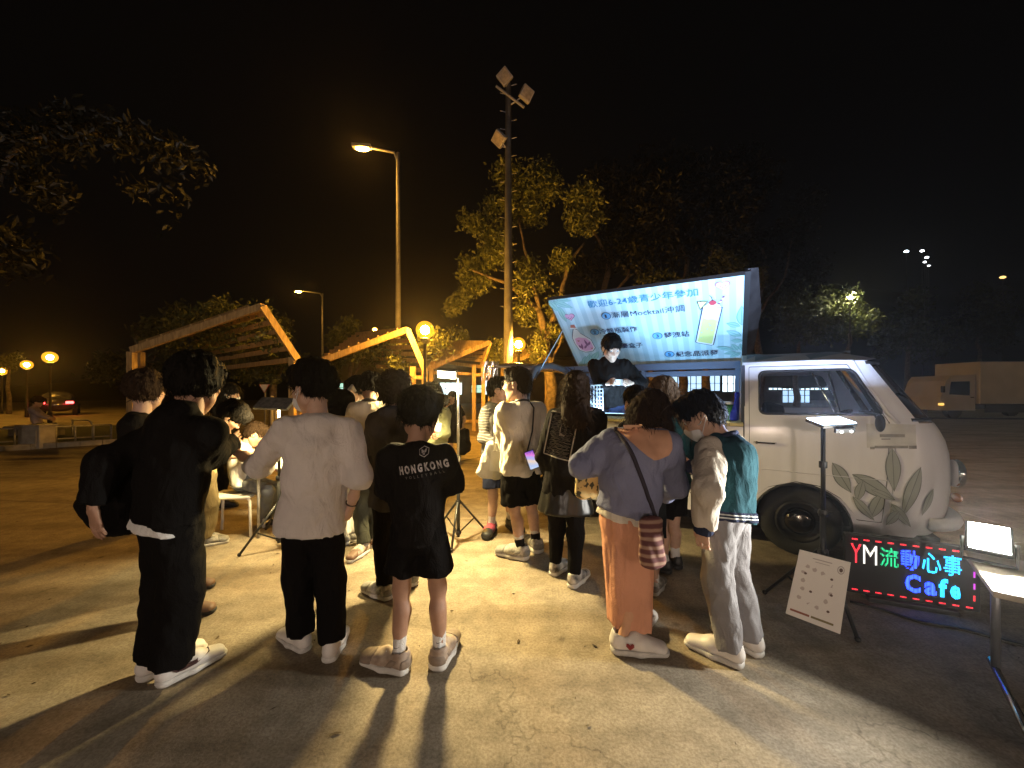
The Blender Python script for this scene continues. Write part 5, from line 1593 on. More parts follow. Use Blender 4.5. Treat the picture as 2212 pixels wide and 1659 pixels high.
# far rail carrying the hinge
BLUEP = mat("van_paint_slate", (0.10, 0.13, 0.20), rough=0.5)
fy_ = VW_ - tumble(1.71) - 0.02
m_ = MB(); m_.beam((XR, fy_, 1.78), (-0.395, fy_, 1.78), 0.06, 0.09); m_.beam((XR, fy_ + 0.03, 1.68), (-0.395, fy_ + 0.03, 1.68), 0.03, 0.07); m_.build("hinge_rail", BLUEP, van)
MB().box((-2.30, VW_ - 0.10, 1.40), (0.62, 0.03, 0.52)).build("far_wall", MATS["van_inside_blue"], van)
for x in (-0.43, XR + 0.02, -1.55):
    MB().beam((x, VW_ - 0.08, 1.1), (x, fy_, 1.75), 0.05, 0.05, up=(1, 0, 0)).build("post", BLUEP, van)
# rear hoop with part of the old roof
hoop = MB(); hp2 = [(XR + 0.05, tumble(1.1), 1.12), (XR + 0.03, tumble(1.4), 1.4), (XR + 0.05, tumble(1.62), 1.60), (XR + 0.06, 0.22, 1.72), (XR + 0.06, 0.42, 1.775), (XR + 0.06, VW_ / 2, 1.80), (XR + 0.06, VW_ - 0.42, 1.775), (XR + 0.06, VW_ - 0.22, 1.72), (XR + 0.05, VW_ - tumble(1.4), 1.4), (XR + 0.05, VW_ - tumble(1.1), 1.12)]
hoop.tube(hp2, 0.045, 8); hoop.build("rear_hoop", mat("hoop_grey", (0.10, 0.10, 0.11), rough=0.35), van, smooth=True)
tgv = []
for i in range(7):
    for j in range(11):
        y = 0.16 + (VW_ - 0.32) * j / 10; c = 1 - abs(2 * j / 10 - 1) ** 3
        tgv.append((XR + 0.06 - 0.62 * i / 6, y, 1.735 + 0.065 * c + 0.05 * math.sin(i / 6 * 2.2)))
tgf = [(i * 11 + j, i * 11 + j + 1, (i + 1) * 11 + j + 1, (i + 1) * 11 + j) for i in range(6) for j in range(10)]
tg_ = link("tailgate", from_np("tailgate", tgv, tgf), mat("tailgate_paint", (0.16, 0.14, 0.16), rough=0.25), van, smooth=True)
sd_ = tg_.modifiers.new("thickness", 'SOLIDIFY'); sd_.thickness = 0.03
gs = MB(); gs.tube([(XR + 0.06, 0.26, 1.70), (XR - 0.30, 0.20, 1.735)], 0.012, 6); gs.build("gas_strut", CHR, van)
# clear plastic sheet hanging from the open tailgate
psv = []
for i in range(9):
    for j in range(9):
        q = VMI @ (W(1044 + 34 * i / 8 - 6 * j / 8, 781 + 48 * j / 8, 5.1) + Vector((0, 0.03 * math.sin(i * 1.9) * (j / 8), 0)))
        psv.append(q)
link("plastic_sheet", from_np("plastic_sheet", psv, [(i * 9 + j, (i + 1) * 9 + j, (i + 1) * 9 + j + 1, i * 9 + j + 1) for i in range(8) for j in range(8)]), glass("plastic_film", (0.82, 0.80, 0.76), 0.18, 0.30), van, smooth=True)
# the raised roof panel and its print
HY, HZ = 1.50, 1.835; TY, TZ = 0.385, 2.645
X0b, X1b = -2.535, -0.375
pu = Vector((0, TY - HY, TZ - HZ)); PL = pu.length; pu.normalize()
pn_ = Vector((1, 0, 0)).cross(pu)             # towards the customers and down
def Bn(u, v, off=0.0):
    return Vector((X0b + (X1b - X0b) * u, HY, HZ)) + pu * (PL * v) + pn_ * off
lid = MB()
prof = []
for t in np.linspace(0, 1, 9):
    prof.append(Vector((0, HY, HZ)) + pu * (PL * t) - pn_ * (0.02 + 0.10 * math.sin(math.pi * t) ** 0.6))
loop = [Vector((0, HY, HZ)), Vector((0, HY, HZ)) + pu * PL] + prof[::-1]
lid.prism([p + Vector((X0b - 0.02, 0, 0)) for p in loop], (X1b - X0b + 0.04, 0, 0)); 
lid_o = lid.build("roof_panel", mat("lid_paint", (0.10, 0.095, 0.10), rough=0.5), van)
edge = MB()
edge.beam(Bn(-0.006, 1.0, 0.012), Bn(1.006, 1.0, 0.012), 0.02, 0.035); edge.beam(Bn(1.006, 0.0, 0.0), Bn(1.012, 1.02, 0.0), 0.05, 0.05); edge.build("edge_trim", RUB, lid_o)
flp = MB(); flp.prism([Bn(1.012, 0.02, 0.0), Bn(1.012, 1.03, 0.0), Bn(1.05, 0.97, -0.10), Bn(1.075, 0.5, -0.16), Bn(1.05, 0.06, -0.10)], (0.012, 0.0, 0)); flp.build("end_flap", mat("flap_canvas", (0.045, 0.043, 0.045), rough=0.8, var=0.6, vscale=7), lid_o)
def stripes():
    m, nt, b = _new("banner_print")
    N, L = nt.nodes, nt.links
    tc = N.new("ShaderNodeTexCoord"); sp = N.new("ShaderNodeSeparateXYZ"); L.new(tc.outputs["Object"], sp.inputs[0])
    mo = N.new("ShaderNodeMath"); mo.operation = 'MULTIPLY'; mo.inputs[1].default_value = 2 * math.pi / 0.128; L.new(sp.outputs["X"], mo.inputs[0])
    sn = N.new("ShaderNodeMath"); sn.operation = 'SINE'; L.new(mo.outputs[0], sn.inputs[0])
    rp = N.new("ShaderNodeValToRGB"); rp.color_ramp.interpolation = 'CONSTANT'
    rp.color_ramp.elements[0].color = (0.49, 0.70, 0.80, 1); rp.color_ramp.elements[1].color = (0.38, 0.59, 0.69, 1); rp.color_ramp.elements[1].position = 0.5
    ad = N.new("ShaderNodeMath"); ad.operation = 'MULTIPLY_ADD'; ad.inputs[1].default_value = 0.5; ad.inputs[2].default_value = 0.5; L.new(sn.outputs[0], ad.inputs[0])
    L.new(ad.outputs[0], rp.inputs["Fac"]); L.new(rp.outputs["Color"], b.inputs["Base Color"]); b.inputs["Roughness"].default_value = 0.55; b.inputs["Specular IOR Level"].default_value = 0.2
    return m
bnr = MB()
nb_ = 16
for i in range(nb_ + 1):
    for j in range(9): bnr.v.append(tuple(Bn(i / nb_, j / 8, 0.012 + 0.006 * math.sin(i * 0.9) * math.sin(j / 8 * 3.14))))
bnr.f = [(i * 9 + j, (i + 1) * 9 + j, (i + 1) * 9 + j + 1, i * 9 + j + 1) for i in range(nb_) for j in range(8)]; bnr.mi = [0] * len(bnr.f)
banner = bnr.build("banner", stripes(), lid_o, smooth=True)
def bprint(name, polys, m, off):
    mb = MB()
    for pl in polys: mb.poly([Bn(u, v, 0.020 + off) for u, v in pl])
    return mb.build(name, m, banner)
def bword(s, u0, u1, v0, hgt, m, off=0.003, bold=0.0, name="printed_words", slope=0.0):
    V, F, w_ = text_geo(s, 1.0, 2, bold)
    ys = [y for _, y in V]; y0 = 0.0; sc_h = hgt / 0.80
    me = from_np(name, [tuple(Bn(u0 + (u1 - u0) * x / w_, v0 + slope * x / w_ + y * sc_h, 0.020 + off)) for x, y in V], F)
    return link(name, me, m, banner)
INK_B = mat("ink_blue", (0.03, 0.20, 0.40), rough=0.5); INK_N = mat("ink_navy", (0.012, 0.014, 0.06), rough=0.5)
INK_C = mat("ink_circle", (0.14, 0.42, 0.75), rough=0.5); INK_G = mat("ink_leaf", (0.16, 0.40, 0.42), rough=0.5); INK_GL = mat("ink_leaf_light", (0.30, 0.56, 0.58), rough=0.5)
INK_P = mat("ink_pink", (0.72, 0.42, 0.66), rough=0.5); INK_PD = mat("ink_plum", (0.25, 0.10, 0.24), rough=0.5); INK_Y = mat("ink_yellow", (0.60, 0.68, 0.26), rough=0.5)
INK_CR = mat("ink_cream", (0.72, 0.74, 0.60), rough=0.5); INK_R = mat("ink_red", (0.45, 0.05, 0.08), rough=0.5); INK_BR = mat("ink_cork", (0.42, 0.16, 0.12), rough=0.5); INK_W = mat("ink_white", (0.72, 0.80, 0.84), rough=0.5)
bword("歡迎6-24歲青少年參加", 0.223, 0.800, 0.848, 0.070, INK_B, bold=0.004)
bword("漸層Mocktail沖調", 0.338, 0.730, 0.692, 0.064, INK_N, bold=0.0)
bword("冷靜瓶製作", 0.236, 0.462, 0.500, 0.060, INK_N, bold=0.007)
bword("發洩站", 0.601, 0.738, 0.386, 0.062, INK_N, bold=0.007)
bword("解憂盒子", 0.300, 0.471, 0.278, 0.060, INK_N, bold=0.007)
bword("紀念品派發", 0.651, 0.877, 0.114, 0.064, INK_N, bold=0.007)
asp = (X1b - X0b) / PL
def circ(u, v, r, n=24): return [(u + r * math.cos(t) / asp, v + r * math.sin(t)) for t in np.linspace(0, 2 * math.pi, n, endpoint=False)]
for (u, v, n_) in ((0.307, 0.722, "1"), (0.206, 0.528, "2"), (0.566, 0.414, "3"), (0.272, 0.306, "4"), (0.614, 0.150, "5")):
    bprint("number_disc", [circ(u, v, 0.044)], INK_N, 0.001); bprint("number_disc", [circ(u, v, 0.039)], INK_C, 0.002)
    bword(n_, u - 0.008, u + 0.008 if n_ != "1" else u + 0.003, v - 0.020, 0.046, INK_N, 0.0035, 0.02, "number")
def leafp(p0, p1, w, n=9):
    a = nv(p0) * nv((asp, 1)); b = nv(p1) * nv((asp, 1)); d = b - a; q = nv((-d[1], d[0])) / (np.linalg.norm(d) + 1e-9) * w
    L_ = [a + d * t + q * math.sin(math.pi * t ** 0.85) for t in np.linspace(0, 1, n)]; R_ = [a + d * t - q * math.sin(math.pi * t ** 0.85) for t in np.linspace(0, 1, n)]
    return [tuple(p / nv((asp, 1))) for p in L_ + R_[::-1][1:-1]]
def bleaf(p0, p1, w):
    bprint("leaf_print", [leafp(p0, p1, w * 1.12)], INK_G, 0.001); bprint("leaf_print", [leafp(tuple(nv(p0) * 0.97 + nv(p1) * 0.03), tuple(nv(p1) * 0.97 + nv(p0) * 0.03), w * 0.90)], INK_GL, 0.002)
    bprint("leaf_print", [leafp(p0, p1, 0.0035)], INK_G, 0.003)
for a, b, w in (((0.0, 0.985), (0.035, 0.83), 0.030), ((0.022, 0.975), (0.130, 0.860), 0.030), ((0.045, 0.905), (0.052, 0.690), 0.028), ((0.045, 0.985), (0.136, 0.950), 0.022),
                ((0.045, 0.02), (0.085, 0.185), 0.030), ((0.085, 0.055), (0.118, 0.212), 0.030), ((0.115, 0.10), (0.186, 0.245), 0.032), ((0.02, 0.0), (0.036, 0.10), 0.022), ((0.10, 0.035), (0.175, 0.085), 0.02),
                ((0.992, 0.47), (0.990, 0.69), 0.034), ((0.985, 0.46), (0.920, 0.51), 0.026), ((0.992, 0.34), (0.920, 0.42), 0.028), ((0.998, 0.28), (0.940, 0.295), 0.022), ((0.955, 0.17), (0.866, 0.222), 0.024), ((0.975, 0.16), (0.945, 0.25), 0.022), ((0.965, 0.14), (0.905, 0.120), 0.022), ((0.99, 0.13), (0.936, 0.075), 0.022), ((0.998, 0.15), (0.985, 0.25), 0.02)):
    bleaf(a, b, w)
def heart(u, v, r):
    P = []
    for t in np.linspace(0, 2 * math.pi, 28, endpoint=False):
        P.append((u + r * 16 * math.sin(t) ** 3 / 17 / asp, v + r * (13 * math.cos(t) - 5 * math.cos(2 * t) - 2 * math.cos(3 * t) - math.cos(4 * t)) / 17))
    return P
for u, v in ((0.908, 0.915), (0.087, 0.757)):
    bprint("heart_print", [heart(u, v, 0.056)], INK_PD, 0.001); bprint("heart_print", [heart(u, v + 0.001, 0.049)], INK_P if u < 0.5 else mat("ink_rose", (0.76, 0.42, 0.48), rough=0.5), 0.002)
    bprint("heart_print", [circ(u - 0.010, v - 0.004, 0.005, 8), circ(u + 0.012, v - 0.004, 0.005, 8), [(u - 0.006, v - 0.018), (u + 0.007, v - 0.018), (u, v - 0.026)]], INK_PD, 0.003)
# tall glass
bprint("glass_print", [[(0.813, 0.722), (0.907, 0.694), (0.857, 0.250), (0.845, 0.243), (0.775, 0.285), (0.763, 0.300)]], INK_N, 0.001)
bprint("glass_print", [[(0.818, 0.715), (0.902, 0.690), (0.853, 0.256), (0.845, 0.250), (0.777, 0.291), (0.768, 0.303)]], INK_W, 0.002)
bprint("glass_print", [[(0.822, 0.700), (0.898, 0.676), (0.882, 0.560), (0.860, 0.575), (0.840, 0.575), (0.812, 0.600)]], INK_CR, 0.003)
bprint("glass_print", [[(0.811, 0.595), (0.838, 0.570), (0.860, 0.570), (0.881, 0.552), (0.849, 0.272), (0.843, 0.268), (0.781, 0.303), (0.776, 0.310)]], INK_Y, 0.003)
bprint("glass_print", [[(0.815, 0.715), (0.845, 0.755), (0.880, 0.745), (0.903, 0.694)]], INK_CR, 0.0025)
bprint("cherry_print", [circ(0.862, 0.752, 0.026)], INK_R, 0.004); bprint("cherry_print", [[(0.861, 0.77), (0.864, 0.77), (0.860, 0.815), (0.850, 0.835), (0.848, 0.832), (0.857, 0.812)]], INK_N, 0.004)
for i in range(6):
    f0, f1 = i / 6, (i + 1) / 6; a = nv((0.880, 0.715)); b = nv((0.909, 0.812))
    p, q = a + (b - a) * f0, a + (b - a) * f1
    bprint("straw_print", [[(p[0], p[1]), (p[0] + 0.009, p[1] - 0.004), (q[0] + 0.009, q[1] - 0.004), (q[0], q[1])]], INK_PD if i % 2 else INK_W, 0.004)
bprint("pineapple_print", [[(0.788, 0.782), (0.842, 0.772), (0.802, 0.682)]], INK_N, 0.0008); bprint("pineapple_print", [[(0.793, 0.777), (0.837, 0.769), (0.803, 0.695)]], INK_Y, 0.0012)
bprint("bubble_print", [circ(0.845, 0.50, 0.006, 8), circ(0.852, 0.44, 0.006, 8), circ(0.83, 0.46, 0.005, 8), circ(0.80, 0.42, 0.006, 8), circ(0.795, 0.36, 0.005, 8), circ(0.84, 0.52, 0.004, 8)], INK_GL, 0.0045)
# bottle
bo = [(0.078, 0.605), (0.100, 0.590), (0.112, 0.530), (0.165, 0.430), (0.174, 0.300), (0.150, 0.250), (0.095, 0.240), (0.060, 0.275), (0.046, 0.380), (0.046, 0.480), (0.066, 0.560)]
ctr = nv((0.112, 0.38))
bprint("bottle_print", [bo], INK_N, 0.001); bprint("bottle_print", [[tuple(ctr + (nv(p) - ctr) * 0.95) for p in bo]], INK_W, 0.002)
bl_ = [(0.062, 0.455), (0.090, 0.472), (0.135, 0.452), (0.158, 0.400), (0.163, 0.310), (0.145, 0.268), (0.098, 0.260), (0.072, 0.288), (0.058, 0.380)]
bprint("bottle_print", [bl_], INK_P, 0.003); bprint("bottle_print", [[(0.062, 0.607), (0.070, 0.650), (0.096, 0.652), (0.098, 0.600)]], INK_BR, 0.003)
bprint("bottle_print", [[(0.056, 0.600), (0.060, 0.615), (0.104, 0.605), (0.102, 0.590)]], INK_W, 0.0035)
for a, b in (((0.085, 0.29), (0.092, 0.38)), ((0.10, 0.30), (0.125, 0.36)), ((0.13, 0.33), (0.120, 0.44)), ((0.135, 0.35), (0.152, 0.40)), ((0.08, 0.31), (0.07, 0.36))): bprint("sprig_print", [leafp(a, b, 0.012)], INK_PD, 0.004)
bprint("sprig_print", [heart(0.080, 0.42, 0.014), heart(0.150, 0.30, 0.013)], INK_BR, 0.004)
# prop rod for the panel
MB().tube([(XR + 0.08, 0.20, 1.60), Bn(0.01, 0.60, 0.02)], 0.011, 6).build("prop_rod", CHR, lid_o)
# leaf artwork and sticker on the cab flank
LART = mat("decal_leaf", (0.30, 0.32, 0.28), rough=0.45); LOUT = mat("decal_outline", (0.10, 0.11, 0.10), rough=0.45)
def flank_pt(px, py, off):
    x, z = side_px(px, py)
    if x < 0.60 + (z - 0.3) * 0.05 + 0.002: return flank(x, z) + Vector((0, -off, 0))
    ring = front_ring(min(z, 1.19), 65)
    for a, b in zip(ring[:-1], ring[1:]):
        if a.x <= x <= b.x and a.y < VW_ / 2:
            t = (x - a.x) / (b.x - a.x + 1e-9); p = a.lerp(b, t)
            nrm = Vector(((b.y - a.y), -(b.x - a.x), 0)).normalized(); return p + nrm * off
    return ring[len(ring) // 3]
def zp(x, y): return ((2850 + x / 1.659) / 1.82278, (1300 + y / 1.659) / 1.82278)
_lv = [0]
def fleaf(t, b, w, art=LART):
    _lv[0] += 1; lay0 = 0.0012 * _lv[0]
    t = nv(zp(*t)); b = nv(zp(*b)); d = b - t; q = nv((-d[1], d[0])) / np.linalg.norm(d) * w / 3.02
    for sc_, m, off in ((1.10, LOUT, 0.0035 + lay0), (0.95, art, 0.0040 + lay0)):
        n = 12
        V = []
        for i in range(n + 1):
            f = i / n; wd_ = math.sin(math.pi * f ** 0.9) * sc_ + 0.02
            for s_ in (-1, 0, 1): V.append(flank_pt(*(t + d * f + q * wd_ * s_), off))
        F = [(i * 3 + j, i * 3 + j + 1, (i + 1) * 3 + j + 1, (i + 1) * 3 + j) for i in range(n) for j in (0, 1)]
        link("leaf_decal", from_np("leaf_decal", V, F), m, dr)
    V = []
    for i in range(9):
        for s_ in (-1, 1): V.append(flank_pt(*(t + d * i / 8 + q * 0.05 * s_), 0.0045 + lay0))
    link("leaf_decal", from_np("leaf_decal", V, [(2 * i, 2 * i + 1, 2 * i + 3, 2 * i + 2) for i in range(8)]), LOUT, dr)
for t, b, w in (((708, 865), (832, 1062), 42), ((838, 940), (1118, 1108), 46), ((1098, 770), (1112, 1052), 46), ((1286, 896), (1165, 1225), 44), ((1376, 1042), (1300, 1215), 24), ((905, 985), (868, 1120), 32), ((1035, 1065), (958, 1235), 42), ((960, 1040), (1115, 1108), 20), ((840, 1085), (985, 1245), 26), ((1090, 1130), (1225, 1290), 26), ((1145, 1180), (1060, 1275), 30)):
    fleaf(t, b, w)
def fquad(x0, y0, x1, y1, off, m, name, n=6):
    V = [flank_pt(*zp(x0 + (x1 - x0) * i / n, y0 + (y1 - y0) * j / n), off) for i in range(n + 1) for j in range(n + 1)]
    F = [(i * (n + 1) + j, (i + 1) * (n + 1) + j, (i + 1) * (n + 1) + j + 1, i * (n + 1) + j + 1) for i in range(n) for j in range(n)]
    return link(name, from_np(name, V, F), m, dr)
fquad(935, 612, 1262, 768, 0.004, mat("sticker_white", (0.72, 0.71, 0.66), rough=0.5, var=0.35, vscale=7), "sticker")
for (x0, y0, x1, y1) in ((1020, 680, 1185, 700), (985, 755, 1205, 772), (955, 762, 985, 778), (1210, 755, 1262, 776), (1030, 708, 1090, 716)):
    fquad(x0, y0, x1, y1, 0.0058, mat("sticker_smudge", (0.34, 0.33, 0.30), rough=0.6, var=0.4, vscale=20), "sticker_mark", 3)
# fish-scale line pattern along the cargo skirt
sc2 = MB()
for r_ in range(3):
    for i in range(26):
        x = -2.45 + i * 0.08 + (0.04 if r_ % 2 else 0); z = 0.40 + r_ * 0.075
        if abs(x + 2.18) < 0.42: continue
        sc2.tube([flank(x - 0.04 + 0.08 * t, z + 0.06 * math.sin(math.pi * t)) + Vector((0, -0.002, 0)) for t in np.linspace(0, 1, 7)], 0.0035, 4)
sc2.build("scale_pattern", LOUT, van)
# roof leaf decals
for pts in ([(-0.30, 0.16), (-0.05, 0.30), (-0.28, 0.42)], [(-0.36, 0.22), (-0.18, 0.55), (-0.36, 0.60)], [(0.12, 0.16), (0.40, 0.34), (0.28, 0.50), (0.10, 0.30)], [(0.42, 0.30), (0.48, 0.6), (0.38, 0.55)]):
    def rz(x, y):
        fy = (y - (tumble(1.71) - 0.005)) / (VW_ - 2 * (tumble(1.71) - 0.005)); return 1.715 + 0.115 * (1 - abs(2 * fy - 1) ** 2.6)
    c = nv((sum(p[0] for p in pts), sum(p[1] for p in pts))) / len(pts)
    ring = dens(pts, 0.04); V = [Vector((x, y, rz(x, y) + 0.006)) for x, y in ring] + [Vector((c[0], c[1], rz(*c) + 0.006))]
    link("leaf_decal", from_np("leaf_decal", V, [(i, (i + 1) % len(ring), len(ring)) for i in range(len(ring))]), LOUT, roof)

# ---- things on the counter
def onv(x, y, z): return VMW @ Vector((x, y, z))
def vthing(name, label, cat, x, y, z): return thing(name, label, cat, onv(x, y, z), math.radians(-30))
CTZ = 1.161
for i, (x, y) in enumerate(((-1.40, 0.10), (-1.30, 0.24), (-0.62, 0.10), (-0.52, 0.22))):
    t = vthing("syrup_jar", ("green syrup jar with white cap at the counter, in front of the server", "green syrup jar behind the straw cup on the counter", "green jar near the cab end of the counter", "green jar against the cab end with the blue cloth")[i], "jar", x, y, CTZ)
    MB().lathe([(0.055, 0), (0.06, 0.02), (0.06, 0.13), (0.045, 0.16)], n=18).build("jar", mat("jar_green", (0.04, 0.22, 0.06), rough=0.1, coat=0.5), t, smooth=True)
    MB().lathe([(0.047, 0.16), (0.047, 0.185), (0.02, 0.188)], n=18).build("cap", C_WHT if "C_WHT" in globals() else mat("cap_white", (0.7, 0.7, 0.7), rough=0.4), t)
t = vthing("straw_cup", "clear cup full of white paper straws on the counter", "cup", -1.16, 0.10, CTZ)
MB().lathe([(0.036, 0), (0.046, 0.12)], n=18).build("cup", glass("cup_clear", (0.9, 0.92, 0.95), 0.05, 0.15), t, smooth=True)
for i in range(9):
    a = i * 0.7; MB().tube([(0.01 * math.cos(a), 0.01 * math.sin(a), 0.004), (0.05 * math.cos(a), 0.04 * math.sin(a), 0.21)], 0.005, 6).build("straw", MATS["cap_white"], t)
t = vthing("wire_basket", "tall white wire basket beside the server at the hatch", "basket", -1.98, 0.30, CTZ)
for z in np.linspace(0.0, 0.36, 9): MB().tube([(-0.15, -0.1, z), (0.15, -0.1, z), (0.15, 0.1, z), (-0.15, 0.1, z), (-0.15, -0.1, z)], 0.005, 5).build("wire", MATS["cap_white"], t)
for x in np.linspace(-0.15, 0.15, 9):
    for y in (-0.1, 0.1): MB().tube([(x, y, 0), (x, y, 0.36)], 0.004, 5).build("wire", MATS["cap_white"], t)
t = vthing("blue_cloth", "bright blue cloth hanging at the cab end of the hatch", "cloth", -0.47, 0.20, CTZ)
v, f = sdf_mesh([econe((0, 0, 0.02), (0.03, 0, 0.26), 0.07, 0.03, side=(0, 1, 0), ra2=0.04, rb2=0.02)], 0.010, fold=(0.010, 40, 4, 0.2), cuts=[((0, 0, 0.003), (0, 0, -1))])
link("cloth", np_mesh("cloth", v, f), cloth("cloth_blue", (0.03, 0.05, 0.55)), t)
LEDC = (0.40, 0.68, 1.0)
t = vthing("led_fill_bar", "added slim LED bar on the counter, put there to light the raised panel", "light", -1.42, 0.33, CTZ)  # LED bar added to light the banner and the server
MB().box((0, 0, 0.015), (1.5, 0.06, 0.03), None, 0.005).build("housing", RUB, t)
MB().box((0, 0, 0.032), (1.46, 0.045, 0.004)).build("diffuser", emit("led_bar", LEDC, 3.0), t)
lamp("led_light", 'AREA', 43, LEDC, t, onv(-1.42, 0.33, CTZ + 0.045), onv(-1.42, 0.62, 2.3), 1.4, 0.05)
t = vthing("fairy_light", "tiny warm bulb standing on the counter edge near the cab", "light", -0.60, -0.02, CTZ)
MB().lathe([(0.02, 0), (0.02, 0.02)], n=10).build("base", RUB, t); MB().ball((0, 0, 0.04), 0.018, 10, 8).build("bulb", emit("fairy_bulb", (1.0, 0.85, 0.5), 60), t, smooth=True)

# ---------------------------------------------------------------- light stands
STB = mat("stand_black", (0.018, 0.018, 0.018), rough=0.4)
STS = mat("stand_steel", (0.5, 0.5, 0.5), rough=0.25, metal=1.0)
def light_stand(base, label, collar, top, feet, steel_from=None):
    t = thing("light_stand", label, "light stand", base)
    MB().tube([(0, 0, 0.05), (0, 0, collar + 0.25)], 0.017, 10).build("column", STB, t, smooth=True)
    MB().tube([(0, 0, collar + 0.25), (0, 0, top)], 0.013, 10).build("pole", STS if steel_from else STB, t, smooth=True)
    for z in (collar, 0.09, collar + 0.25): MB().lathe([(0.024, -0.02), (0.03, 0), (0.024, 0.02)], c=(0, 0, z), n=12).build("collar", STB, t)
    MB().tube([(0.02, 0, collar + 0.25), (0.06, 0, collar + 0.25)], 0.009, 6).build("knob", STB, t)
    for f in feet:
        f = Vector((f.x, f.y, 0)) - Vector((base.x, base.y, 0)); d = f.normalized()
        lg = MB().tube([d * 0.025 + Vector((0, 0, collar)), f + Vector((0, 0, 0.014))], 0.011, 8).build("leg", STB, t, smooth=True)
        MB().ball(f + Vector((0, 0, 0.016)), 0.016, 8, 6).build("rubber_foot", RUB, lg)
        mid = (d * 0.025 + Vector((0, 0, collar))).lerp(f, 0.55); MB().tube([d * 0.02 + Vector((0, 0, 0.09)), mid], 0.007, 6).build("brace", STB, t)
    return t
WARML = (1.0, 0.77, 0.35)
# stand in the middle of the crowd
b1 = Vector(((990 - 1106) / FPX * 3.70, 3.70, 0))
s1 = light_stand(b1, "tripod light stand with a lit LED bar head in the middle of the crowd", 0.385, 1.56, [G(975, 1193), G(1047, 1146), G(948, 1140)], True)
MB().lathe([(0.02, -0.025), (0.022, 0.025)], c=(0, 0, 0.80), n=10).build("clamp", STS, s1)
hd_c = W(966, 809, 3.70) - b1
M = Matrix.Translation(hd_c) @ Euler((math.radians(28), math.radians(4), 0)).to_matrix().to_4x4()
hd_ = MB().box((0, 0, 0.012), (0.19, 0.05, 0.09), M, 0.006).build("lamp_head", STB, s1)
MB().box((0, -0.028, 0.010), (0.175, 0.004, 0.070), M).build("diffuser", emit("stand_led", (1.0, 0.9, 0.62), 12), hd_)
MB().tube([Vector((0, 0, 1.56)), hd_c + Vector((0.06, 0.02, 0))], 0.010, 6).build("bracket", STS, s1)
lamp("stand_light", 'AREA', 165, WARML, s1, b1 + hd_c + Vector((0, -0.05, -0.012)), b1 + hd_c + Vector((0.06, -1.0, -1.35)), 0.17, 0.07)
# stand over the games table
b2 = Vector(((603 - 1106) / FPX * 3.55, 3.55, 0))
s2 = light_stand(b2, "tripod light stand holding a flat LED panel over the games table", 0.40, 1.30, [G(517, 1202), G(640, 1150), G(575, 1145)])
pc = W(593, 872, 3.55) - b2
M = Matrix.Translation(pc) @ Euler((math.radians(40), math.radians(2), math.radians(-6))).to_matrix().to_4x4()
hd_ = MB().box((0, 0, 0), (0.335, 0.15, 0.025), M, 0.006).build("lamp_head", mat("panel_back_grey", (0.16, 0.155, 0.14), rough=0.6, var=0.6, vscale=30), s2)
MB().box((0, 0, -0.0155), (0.31, 0.13, 0.004), M).build("diffuser", emit("stand_led", (1, 0.9, 0.62), 12), hd_)
MB().tube([Vector((0, 0, 1.28)), pc], 0.010, 6).build("bracket", STB, s2)
nrm = (M.to_3x3() @ Vector((0, 0, -1)))
lamp("stand_light", 'AREA', 90, WARML, s2, b2 + pc + nrm * 0.019, b2 + pc + nrm * 2, 0.30, 0.12)
# stand beside the van door
b3 = Vector(((1778 - 1106) / FPX * 2.46, 2.46, 0))
s3 = light_stand(b3, "tripod light stand with a glowing blue-white LED panel beside the van door", 0.42, 1.225, [G(1652, 1284), G(1853, 1387), G(1800, 1262)])
pc = W(1795, 909, 2.46) - b3
M = Matrix.Translation(pc) @ Euler((math.radians(13), math.radians(-3), 0)).to_matrix().to_4x4()
hd_ = MB().box((0, 0, -0.012), (0.215, 0.15, 0.022), M, 0.006).build("lamp_head", STB, s3)
MB().box((0, 0, 0.0015), (0.205, 0.135, 0.004), M).build("diffuser", emit("stand_led_blue", (0.45, 0.66, 1.0), 30), hd_)
for x in (-0.01, 0.05): MB().ball(M @ Vector((x, -0.10, -0.04)), 0.008, 8, 6).build("indicator", emit("led_dot", (0.9, 0.95, 1), 8), hd_)
MB().box((0.02, -0.085, -0.035), (0.12, 0.02, 0.03), M, 0.004).build("battery", STB, hd_)
MB().tube([Vector((0, 0, 1.22)), pc - Vector((0, 0, 0.02))], 0.011, 6).build("bracket", STB, s3)
MB().lathe([(0.022, -0.02), (0.022, 0.02)], c=(0, 0, 0.98), n=10).build("clamp", STB, s3)
lamp("stand_light", 'AREA', 320, (0.50, 0.65, 1.0), s3, b3 + pc + (M.to_3x3() @ Vector((0, 0, 0.007))), b3 + pc + (M.to_3x3() @ Vector((0, 0, 2.0))), 0.20, 0.13)

# instruction board hung on that stand
BT = [W(1728, 1187, 2.36), W(1838, 1215, 2.26), W(1815, 1370, 2.20), W(1697, 1325, 2.30)]
cb = sum(BT, Vector((0, 0, 0))) / 4
bd = thing("instruction_board", "white printed instruction board with round logo hung askew on the van-side light stand", "sign", cb)
er = (BT[1] - BT[0]); eu = (BT[0] - BT[3]); bn_ = er.cross(eu).normalized()
def Bd(u, v, off=0.0): return BT[3].lerp(BT[2], u).lerp(BT[0].lerp(BT[1], u), v) + bn_ * off - cb
if bn_.y > 0: bn_ = -bn_
m_ = MB(); m_.v = [tuple(Bd(u, v, o)) for o in (0, -0.006) for u, v in ((0, 0), (1, 0), (1, 1), (0, 1))]; m_.f = [(0, 1, 2, 3), (7, 6, 5, 4), (0, 4, 5, 1), (1, 5, 6, 2), (2, 6, 7, 3), (3, 7, 4, 0)]; m_.mi = [0] * 6
bo_ = m_.build("board", mat("board_white", (0.72, 0.66, 0.58), rough=0.6), bd)
